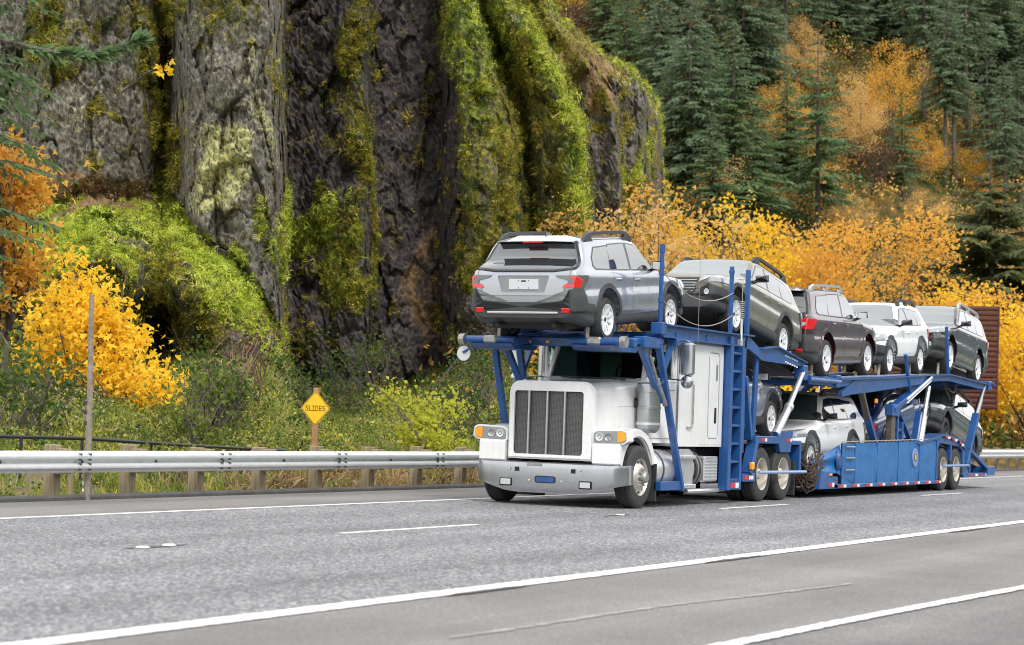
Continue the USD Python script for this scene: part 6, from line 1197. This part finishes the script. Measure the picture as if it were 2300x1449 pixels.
# sloping deck down to the trailer, perforated tracks
def perforated(x0, x1, y0, y1, z0, z1, nx, ny, t=.02):
    g = sbox(0, 0, 1, 1); L = math.hypot(x1 - x0, z1 - z0); W_ = y1 - y0; g = sbox(0, 0, L, W_)
    hs = [sbox((i + .25) * L / nx, (j + .22) * W_ / ny, (i + .75) * L / nx, (j + .78) * W_ / ny) for i in range(nx) for j in range(ny)]
    v, f = prism(g.difference(unary_union(hs)), 'z', -t, 0); a = math.atan2(z1 - z0, x1 - x0)
    return tf((v, f), tr(x0, y0, z0) @ roty(-a))
both('ramp_track', perforated(36.5, 40.1, 13.80, 14.52, 2.98, 2.42, 34, 6), DARKST)
both('ramp_side', join(prism(Polygon([(36.35, 3.06), (36.9, 3.02), (37.5, 2.82), (38.35, 2.90), (40.05, 2.66), (40.05, 2.60), (38.9, 2.60), (37.6, 2.62), (36.9, 2.80), (36.35, 2.84)]), 'y', 13.62, 13.65), bx((36.35, 13.54, 3.03), (36.95, 13.74, 3.06)), beam((37.5, 13.66, 2.83), (38.35, 13.66, 2.91), .20, .02), beam((38.35, 13.70, 2.91), (40.05, 13.70, 2.67), .28, .02)))
both('ramp_post', rod((37.55, 13.72, 2.72), (37.45, 13.72, 1.2), .055, 10), smooth=30)
both('ramp_beam', beam((36.5, 14.6, 2.88), (40.1, 14.6, 2.30), .06, .14))
both('perforation', join(*[cb((x, 13.614, z), (x + .09, 13.621, z + .03), .004) for i, x in enumerate(np.arange(38.85, 39.6, .13)) for z in (2.66 - .12 * (x - 38.6), 2.78 - .12 * (x - 38.6))]), REFW)
for p_ in [p for p in truck.GetChildren() if p.GetName().startswith('perforation')]: tag(p_, kind='stuff')
tp('stinger', join(cb((39.2, 14.75, .35), (40.7, 15.15, .6), .02), cb((38.2, 14.5, .95), (39.9, 15.4, 1.1), .02)), DARKST)
# lower rear deck carrying the silver car
both('lower_deck_track', beam((36.0, 14.15, 1.03), (39.9, 14.15, 1.20), .62, .05), STEEL)
both('hydraulic_ram', join(rod((38.45, 13.62, 1.25), (39.2, 13.62, 1.82), .075, 12), rod((39.15, 13.62, 1.78), (39.92, 13.62, 2.48), .05, 12), rod((39.12, 13.62, 1.755), (39.2, 13.62, 1.82), .09, 12)), ALU, smooth=30)
both('ram_stay', join(beam((38.75, 13.70, 1.25), (40.08, 13.70, 2.42), .05, .10, up=(0, 1, 0)), cb((39.85, 13.58, 2.33), (40.12, 13.78, 2.62), .02)))
# ------------------------------------------------------------------ the car trailer
RB = np.array([45.0, YC, 0.0])
trailer = thing('car_trailer', 'blue two-level car transporter trailer coupled behind the white tractor', 'trailer', RB)
def rp(name, m, mt=BLUE, parent=None, smooth=False): return obj(name, mv(m, -RB), mt, trailer if parent is None else parent, smooth)
def rb2(name, m, mt=BLUE, parent=None, smooth=False): a = rp(name, m, mt, parent, smooth); rp(name, my(m), mt, parent, smooth); return a
TARP = usdkit.material(stage, '/World/Looks/blue_tarpaulin', {
    'g': ('geometry', {}), 'mp': ('mapping', {'scale': (1.2, 1.2, 2.0)}), 'n': ('noise_texture', {'scale': 1.6, 'detail': 8.0, 'roughness': 0.7, 'distortion': 0.6}), 'n2': ('noise_texture', {'scale': 7.0, 'detail': 5.0}),
    'r': ('rgb_ramp', {'ramp': [(0.25, (0.006, 0.070, 0.20)), (0.5, (0.008, 0.115, 0.33)), (0.75, (0.02, 0.16, 0.38)), (0.9, (0.09, 0.22, 0.38))]}), 'b': ('bump', {'strength': 0.35, 'distance': 0.03}), 'p': ('principled_bsdf', {'roughness': 0.42})},
    [('g.position', 'mp.vector'), ('mp.vector', 'n.vector'), ('g.position', 'n2.vector'), ('n.fac', 'r.fac'), ('r.color', 'p.base_color'), ('n2.fac', 'b.height'), ('b.normal', 'p.normal')], surface='p.BSDF')
# side curtain panels, slightly bellied
xs, zs = np.linspace(42.45, 49.72, 90), np.linspace(.27, 1.17, 16)
rr_ = np.random.default_rng(12)
def curtain(sign=1):
    X, Z = np.meshgrid(xs, zs, indexing='ij'); top_ = 1.10 + .014 * (X - 42.45); bot = .265 + 0 * X; t = (Z - zs[0]) / (zs[-1] - zs[0]); Zc = bot + (top_ - bot) * t
    q = np.stack([X * 1.1, Zc * 2.0, X * 0], -1); Y = 13.60 + .02 * (meshkit.fbm(q, 3, 4) - .5) * 2 * np.sin(np.pi * t) - .018 * np.sin(np.pi * np.clip((X - 42.45) % 1.82 / 1.82, 0, 1)) * np.sin(np.pi * t)
    a = grid(np.stack([X, Y, Zc], -1)); b = grid(np.stack([X, Y + .02, Zc], -1)); return join((a[0], a[1][:, ::-1]), b)
hole = Polygon([(47.83 + .20 * math.cos(t), .80 + .19 * math.sin(t)) for t in np.linspace(0, 6.283, 24)])
ct = rb2('side_curtain', curtain(), TARP, None, True)
for x in (42.44, 43.32, 44.9, 46.5, 48.2, 49.68): rb2('curtain_batten', cb((x, 13.578, .27), (x + .04, 13.596, 1.11 + .014 * (x - 42.45)), .004), BLUE)
rb2('curtain_rope', tube([(x, 13.585, 1.125 + .014 * (x - 42.45) + .012 * (i % 2)) for i, x in enumerate(np.arange(42.45, 49.75, .15))], .012, 5), GALV, None, True)
PALEB = mat('pale_blue_paint', (0.17, 0.24, 0.42), .45)
lp = rb2('lamp_plate', prism(Polygon([(47.83 + .22 * math.cos(t), .80 + .21 * math.sin(t)) for t in np.linspace(0, 6.283, 24)]), 'y', 13.565, 13.59), PALEB)
rb2('lamp_recess', prism(rrect(47.74, .72, 47.93, .88, .04), 'y', 13.558, 13.566), PLAS_G); rb2('side_lamp', cb((47.75, 13.545, .74), (47.85, 13.56, .86), .01), AMB)
for z in (.55, .80, 1.03): rb2('step_rung', rod((42.62, 13.55, z), (43.2, 13.55, z), .016, 6), STEEL, None, 30)
rb2('lower_rail', join(cb((42.0, 13.58, .18), (49.9, 13.70, .262), .01), beam((42.2, 13.62, .50), (43.3, 13.60, .28), .03, .03)))
for i, x in enumerate(np.arange(42.3, 49.8, .92)):
    rb2('reflector_tape', bx((x, 13.572, .195), (x + .28, 13.578, .25)), REFR); rb2('reflector_tape', bx((x + .28, 13.572, .195), (x + .46, 13.578, .25)), REFW)
# front of the trailer: low box, bulged apron
rb2('front_box', join(prism(Polygon([(41.0, .20), (41.1, .55), (41.55, .52), (41.75, .42), (42.2, .42), (42.2, .18), (41.0, .18)]), 'y', 13.58, 13.9), cb((40.9, 13.9, .3), (42.2, 14.6, .45), .01)))
rb2('reflector_tape', bx((41.62, 13.572, .22), (41.82, 13.578, .3)), REFR); rb2('reflector_tape', bx((41.82, 13.572, .22), (41.95, 13.578, .3)), REFW); rb2('marker_lamp', cb((41.62, 13.565, .44), (41.8, 13.58, .49), .006), AMB)
X, T = np.meshgrid(np.linspace(40.95, 42.45, 24), np.linspace(0, 1, 18), indexing='ij'); t0 = (X - 40.95) / 1.5
Zt, Zb = .72 + .36 * t0 ** 1.2, .50 - .02 * t0; Yp = 13.78 - .16 * t0 - .05 * np.sin(3 * np.pi * T + 2 * t0) * (1 - .6 * t0)
rb2('front_apron', grid(np.stack([X, Yp, Zb + (Zt - Zb) * T], -1)), TARP, None, True)
rb2('air_bag', mv(lathe([(.001, -.04), (.10, -.04), (.19, 0), (.20, .03), (.12, .06), (.001, .06)], 22, 'y'), (42.3, 13.56, .72)) if False else hull([(42.28 + .10 * math.cos(t) * k, 13.62 - d, .74 + .22 * math.sin(t) * k) for t in np.linspace(0, 6.283, 18) for k, d in ((1, 0), (.7, .06))]), BLUE, None, 30)
rp('floor_frame', join(cb((41.0, 13.75, .28), (50.0, 14.6, .36), .01), my(cb((41.0, 13.75, .28), (50.0, 14.6, .36), .01)), *[cb((x, 13.7, .22), (x + .12, 16.2, .30), .01) for x in np.arange(41.2, 50, 1.4)], cb((40.4, 14.7, .35), (41.2, 15.2, .6), .02)), DARKST)
rb2('wheel_track', join(beam((41.0, 14.15, .52), (46.0, 14.15, .58), .6, .04), beam((46.2, 14.15, .55), (50.2, 14.15, 1.12), .6, .04), beam((50.6, 14.15, 1.14), (55.0, 14.15, .50), .6, .04)), STEEL)
# bogie
rb2('bogie_frame', join(prism(Polygon([(49.70, .30), (49.70, 1.28), (50.2, 1.34), (51.7, 1.22), (52.05, 1.12), (52.3, 1.0), (52.3, .36), (52.12, .36), (52.12, .95), (51.8, 1.06), (51.1, 1.10), (51.1, .72), (50.98, .72), (50.98, 1.10), (50.0, 1.14), (49.86, 1.0), (49.86, .30)]), 'y', 13.60, 13.70), prism(Polygon([(48.0, 1.14), (49.7, 1.31), (50.2, 1.365), (51.7, 1.245), (52.3, 1.02), (52.3, .97), (51.7, 1.19), (50.2, 1.31), (49.7, 1.24), (48.0, 1.10)]), 'y', 13.56, 13.95)))
for x, z, mt_ in ((50.35, 1.285, REFR), (50.57, 1.27, REFW), (51.0, 1.235, REFR), (51.22, 1.215, REFW), (51.65, 1.15, REFR), (51.85, 1.10, REFW)): rb2('reflector_tape', bx((x, 13.552, z - .03), (x + .2, 13.558, z + .03)), mt_)
rb2('side_bar', rod((50.0, 13.52, .60), (52.4, 13.52, .60), .03, 8), PALEB, None, 30)
rp('axle', join(*[rod((x, 14.0, .51), (x, 15.9, .51), .08, 10) for x in (50.45, 51.62)], cb((49.9, 14.4, .5), (52.2, 15.5, .85), .04)), DARKST)
for x in (50.45, 51.62):
    for s in (-1, 1): road_wheel('trailer_wheel', x, YC + s * 1.19, s, trailer, RB); road_wheel('inner_trailer_wheel', x, YC + s * .87, s, trailer, RB)
# tail: low ramp frame
rb2('tail_frame', join(cb((52.25, 13.60, .30), (54.6, 13.72, .40), .01), cb((54.5, 13.56, .33), (55.25, 14.5, .56), .01), beam((52.7, 13.62, 1.0), (54.6, 13.62, .50), .08, .12, up=(0, 1, 0)), cb((52.9, 13.62, .35), (53.0, 13.7, .95), .005), prism(Polygon([(52.3, .30), (52.3, .75), (52.85, .30)]), 'y', 13.60, 13.66)))
for i, x in enumerate(np.arange(52.9, 54.5, .5)): rb2('reflector_tape', bx((x, 13.592, .32), (x + .25, 13.598, .38)), REFR if i % 2 == 0 else REFW)
rp('tail_crossbeam', cb((54.9, 13.6, .36), (55.2, 16.3, .52), .01))
# upper deck
UX = [(40.3, 2.42), (42.2, 2.42), (45.6, 2.56), (48.8, 2.72), (50.7, 2.80), (54.6, 2.66)]
def deck_strip(y0, y1, dz, t):
    m = []
    for (xa, za), (xb, zb) in zip(UX[:-1], UX[1:]): m.append(beam((xa, (y0 + y1) / 2, za + dz), (xb + .01, (y0 + y1) / 2, zb + dz), y1 - y0, t))
    return join(*m)
rb2('upper_track', deck_strip(13.80, 14.50, -.02, .03), STEEL)
rb2('upper_side_rail', join(deck_strip(13.56, 13.72, -.01, .03), deck_strip(13.62, 13.65, -.09, .14)))
rb2('deck_edge_plate', join(*[beam((xa, 13.77, za), (xb, 13.77, zb), .26, .02) for xa, za, xb, zb in ((41.9, 2.44, 45.8, 2.60), (45.8, 2.60, 48.0, 2.70))]), PALEB)
rb2('main_beam', prism(Polygon([(42.35, 2.15), (43.2, 2.42), (46.2, 2.58), (48.4, 2.68), (48.4, 2.50), (46.0, 2.32), (44.6, 2.22), (43.0, 2.12), (42.4, 2.06)]), 'y', 13.60, 13.68))
for x in (40.4, 42.3, 44.0, 45.6, 47.2, 48.8, 50.6, 52.6, 54.4): rp('upper_crossmember', cb((x, 13.66, float(np.interp(x, *zip(*UX))) - .16), (x + .1, 16.24, float(np.interp(x, *zip(*UX))) - .06), .01), BLUE)
rb2('rear_deck_nose', join(cb((54.4, 13.56, 2.52), (54.75, 13.80, 2.74), .02), rod((54.7, 13.5, 2.68), (54.7, 14.5, 2.68), .05, 10)), smooth=30)
rb2('front_hinge', join(rod((40.25, 13.6, 2.36), (42.2, 13.6, 2.36), .055, 10), cb((41.9, 13.56, 2.24), (42.2, 13.76, 2.5), .02)), smooth=30)
# uprights and rams between the decks
BROWNST = mat('weathered_steel', (0.10, 0.085, 0.075), .6, .3, var=.25, vscale=8)
rb2('deck_prop', join(beam((43.75, 13.66, 2.34), (44.4, 13.66, 1.60), .09, .13, up=(0, 1, 0), c=.01)), BROWNST); rb2('deck_prop', beam((44.35, 13.66, 1.66), (44.95, 13.66, 1.08), .11, .15, up=(0, 1, 0), c=.01))
rb2('lift_arm', join(beam((49.1, 13.64, 2.66), (46.05, 13.64, 1.86), .12, .20, up=(0, 1, 0), c=.01), cb((45.9, 13.56, 1.72), (46.5, 13.74, 1.98), .015)))
rb2('arm_rod', join(rod((48.9, 13.54, 2.66), (46.9, 13.54, 2.10), .03, 8), rod((48.85, 13.54, 2.58), (46.9, 13.54, 2.02), .022, 8)), ALU, None, 30)
rb2('upright', cb((46.0, 13.60, .95), (46.28, 13.74, 1.9), .012), BROWNST); rb2('upright_frame', join(cb((46.45, 13.60, 1.0), (46.55, 13.7, 1.75), .01), cb((46.85, 13.60, 1.0), (46.93, 13.7, 1.6), .01), cb((46.45, 13.62, 1.38), (46.9, 13.68, 1.45), .008), beam((46.45, 13.65, 1.95), (47.8, 13.65, 1.08), .06, .10, up=(0, 1, 0))))
rb2('lift_ram', join(rod((49.05, 13.64, 2.45), (48.68, 13.64, 1.70), .055, 12), rod((48.7, 13.64, 1.75), (48.42, 13.64, 1.15), .085, 12)), ALU, None, 30)
rb2('lift_stay', beam((48.55, 13.72, 1.85), (48.2, 13.72, 1.1), .10, .14, up=(0, 1, 0)))
rb2('rear_ram', join(rod((54.25, 13.64, 2.62), (53.55, 13.64, 1.9), .05, 12), rod((53.9, 13.64, 2.27), (53.5, 13.64, 1.85), .07, 12)), CHROME, None, 30); rb2('rear_prop', beam((53.5, 13.64, 1.88), (52.45, 13.64, .60), .12, .18, up=(0, 1, 0), c=.012))
rb2('stake', rod((46.9, 13.60, 3.12), (47.5, 13.60, 2.05), .042, 10), smooth=30); rb2('stake', rod((50.32, 13.60, 3.92), (50.55, 13.60, 2.80), .042, 10), smooth=30)
rb2('hose', join(tube([(51.4, 13.9, 2.6), (51.5, 13.8, 2.4), (51.9, 13.8, 2.38), (52.3, 13.85, 2.58)], .02, 6), tube([(51.2, 13.9, 2.6), (51.4, 13.8, 2.3), (51.5, 13.8, 2.2)], .02, 6)), PLAS, None, True)
rb2('marker_lamp', cb((45.1, 13.7, 1.98), (45.25, 13.74, 2.08), .01), AMB)
# tie-down straps over the wheels
n_ = 0
for (x, z0, z1) in ((30.92, 2.70, 3.02), (42.05, 2.46, 2.9), (45.05, 2.55, 2.9), (46.75, 2.62, 2.9), (49.2, 2.74, 3.0), (51.7, 2.82, 3.1)):
    for y in (14.16, 15.74):
        mt_ = beam((x, y, z0), (x + .02, y, z1), .055, .012, up=(1, 0, 0)); (tp if x < 36 else rp)('tie_strap', mt_, STRAPM)
# loose bundle of tie-down chains slung between tractor and trailer
nr_ = np.random.default_rng(44); ch = []
CHN = mat('rusty_chain', (0.075, 0.055, 0.042), .7, .4, var=.5, vscale=20)
for k in range(46):
    a = np.array([nr_.uniform(40.25, 40.6), nr_.uniform(13.62, 13.95), nr_.uniform(.25, .75)]); b = np.array([nr_.uniform(40.9, 41.5), nr_.uniform(13.60, 13.85), nr_.uniform(.45, .92)]); t = np.linspace(0, 1, 9)[:, None]
    p = a * (1 - t) + b * t + nr_.normal(0, .03, (9, 3)); p[:, 2] -= nr_.uniform(.05, .35) * 4 * (t * (1 - t))[:, 0]; ch.append(tube(np.maximum(p, [0, 0, .08]), .015, 5))
tag(obj('chain_bundle', join(*ch), CHN), 'tangled rusty chains slung between the tractor and the trailer', 'chains')
YC = 14.95
car_at('silver_car', 'outback', (31.32, 3.03), (33.96, 3.27), YC, P_SILVER, 'silver estate car with its tail to the viewer, topmost over the white cab', True, style='turbine')
car_at('olive_car', 'outback', (37.14, 3.46), (39.80, 3.08), YC, P_OLIVE, 'olive green estate car facing forward, nose up behind the silver car', False, style='turbine')
car_at('maroon_car', 'ascent', (42.42, 2.85), (45.26, 2.96), YC, P_MAROON, 'dark maroon SUV seen from behind on the upper deck', True, rail=SILVERT, style='five', clad=None)
car_at('white_car', 'crosstrek', (47.14, 2.99), (49.64, 3.10), YC, P_WHITE, 'white compact crossover facing forward on the upper deck', False, style='split')
car_at('black_car', 'ascent', (52.1, 3.28), (54.85, 3.06), YC, P_BLACK, 'black SUV facing forward, last on the upper deck', False, rail=SILVERT, style='five', clad=None)
car_at('silver_car', 'outback', (36.62, 1.38), (39.23, 1.55), YC, P_SILVER, 'silver car on the lower deck behind the blue ladder', True, style='turbine')
car_at('white_car', 'outback', (41.66, 0.78), (44.36, 0.82), YC, P_WHITE, 'white estate car with black roof rails facing forward on the lower deck', False, style='turbine', front_glass=GLASS_C)
car_at('navy_car', 'saloon', (47.05, 1.00), (49.82, 1.47), YC, P_NAVY, 'navy blue car tilted nose up on the lower deck, red tail lamp towards the viewer', True, rail=None, clad=None, style='five')
car_at('grey_car', 'outback', (51.98, 1.42), (54.55, 0.94), YC, P_GREY, 'dark grey car nose up at the rear of the lower deck', False, rim=RIM_D, style='five')
# ------------------------------------------------------------------ roadside things
YELS = mat('sign_yellow', (0.80, 0.47, 0.01), .45); BLK = mat('sign_black', (0.012, 0.012, 0.012), .5); POSTB = mat('sign_post_wood', (0.33, 0.17, 0.085), .8, var=.3, vscale=6)
dep = 44.0; c = land(708.5, 917, dep); foot = land(709, 1005, dep)
VN = -(FWD * [1, 1, 0]) * 1.0; VN /= np.linalg.norm(VN); SX = np.cross([0, 0, 1.0], VN); Ms = np.eye(4); Ms[:3, 0], Ms[:3, 1], Ms[:3, 2], Ms[:3, 3] = SX, [0, 0, 1], VN, c
sg = thing('road_sign', 'yellow diamond sign reading SLIDES on a brown wooden post', 'road sign', mtx=Ms)
R_ = 33.5 / 4796.1 * dep; H_ = 40 / 4796.1 * dep
dm_ = Polygon([(R_, 0), (0, H_), (-R_, 0), (0, -H_)]).buffer(-.05).buffer(.05, quad_segs=5)
obj('panel', prism(dm_, 'z', -.004, 0), YELS, sg); obj('border', prism(dm_.buffer(-.010).difference(dm_.buffer(-.019)), 'z', .001, .004), BLK, sg)
tx = meshkit.text_mesh('SLIDES', .11, .004); v, f = join(tx); w_ = v[:, 0].max() - v[:, 0].min(); v = v - [(v[:, 0].max() + v[:, 0].min()) / 2, v[:, 1].mean(), 0]; v = v * [.41 / w_, 1, 1] + [0, 0, .001]
obj('lettering', (v, f), BLK, sg)
zf = talus_z(709, dep) - .3 if 'talus_z' in globals() else 0
obj('post', cb((-.06, -(c[2] - min(zf, 1.2)), -.13), (.06, .42, -.008), .01), POSTB, sg)
# weathered pole with insulators
PW = mat('weathered_wood', (0.22, 0.185, 0.155), .9, var=.35, vscale=9, bump=.4, bscale=30)
pl_d = 31.0; a = land(196, 1112, pl_d); b = land(206, 662, pl_d)
po = thing('utility_pole', 'leaning grey wooden pole standing just behind the guard rail', 'pole', (a[0], a[1], 0))
O_ = np.array([a[0], a[1], 0]); obj('shaft', tube([a - O_ + [0, 0, -.2], (a + b) / 2 - O_ + [.01, 0, 0], b - O_], [.047, .044, .036], 10), PW, po, 30)
INS = mat('porcelain', (0.62, 0.60, 0.56), .25)
for y in (1053, 1086, 1102):
    p = land(185, y, pl_d) - O_; q = land(196, y, pl_d) - O_; obj('insulator', join(rod(q, p, .016, 8), rod(p * .6 + q * .4, p, .03, 10)), INS, po, 30)
for y in (905, 925, 950): p = land(193, y, pl_d) - O_; obj('clamp', mv(cb((-.03, -.03, -.03), (.03, .03, .03), .008), p), DARKST if 'DARKST' in globals() else INS, po)
a2 = land(158, 1100, 31.6); st = thing('utility_pole', 'short brown stub post beside the foot of the leaning pole', 'pole', (a2[0], a2[1], 0)); obj('shaft', tube([(0, 0, -.2), (0, 0, land(158, 1045, 31.6)[2])], [.04, .038], 8), WOOD, st)
# black pipe fence behind the rail
FB = mat('fence_black', (0.012, 0.012, 0.013), .4)
fpts = [(-60, 978, 33), (20, 981, 33.5), (185, 985, 34.2), (290, 992, 35.2), (430, 1001, 37), (640, 1012, 40)]
fp = np.array([land(x, y, d) for x, y, d in fpts]); F0 = np.array([fp[1][0], fp[1][1], 0])
fe = thing('fence', 'low black pipe and wire fence behind the guard rail at the left', 'fence', F0)
obj('top_rail', tube(fp - F0, .030, 8), FB, fe, True)
for x, y, d in ((48, 982, 33.6), (185, 985, 34.2), (340, 995, 35.9), (430, 1001, 37), (633, 1012, 40), (702, 1016, 41), (808, 1020, 43), (875, 1022, 44.4), (968, 1024, 46)):
    p = land(x, y, d) - F0; obj('post', rod((p[0], p[1], -.3), p, .026, 8), FB, fe)
for dz in (.25, .5, .75): obj('wire', tube(fp - F0 - [0, 0, dz], .006, 4), GALV if 'GALV' in globals() else FB, fe)
# the back of a big brown sign behind the last cars
SB = mat('brown_sheet', (0.085, 0.026, 0.018), .45, .2, var=.15, vscale=2.0)
def onx(x, y, X): d = FWD + RGT * (x - 1150) / 4796.1 - UPV * (y - 724.5) / 4796.1; return CAM + d * ((X - CAM[0]) / d[0])
XS = 84.5; tr_, brc = onx(2243, 688, XS), onx(2243, 920, XS); tl_ = onx(2000, 690, XS)
y0s, y1s, z0s, z1s = tr_[1], tl_[1], brc[2], tr_[2]
sb_ = thing('highway_sign', 'back of a tall brown slatted highway sign behind the last cars', 'sign', (XS, y0s, z0s))
n_s = 20; hs_ = (z1s - z0s) / n_s
for k in range(n_s):
    z = k * hs_; obj('slat', hull([(dx, yy, zz) for yy in (0, y1s - y0s) for dx, zz in ((0, z + .003), (-.045, z + hs_ * .25), (-.045, z + hs_ * .60), (0, z + hs_ - .003), (.03, z + .003), (.03, z + hs_ - .003))]), SB, sb_)
obj('edge', cb((-.06, -.05, 0), (.04, 0, z1s - z0s), .01), SB, sb_)
for yy in (1.6, 4.2): obj('post', join(cb((.04, yy, -z0s - .5), (.30, yy + .22, z1s - z0s - .1), .01)), SB, sb_)
obj('front_post', cb((-.22, 1.55, -z0s - .5), (-.06, 1.75, .9), .01), SB, sb_)
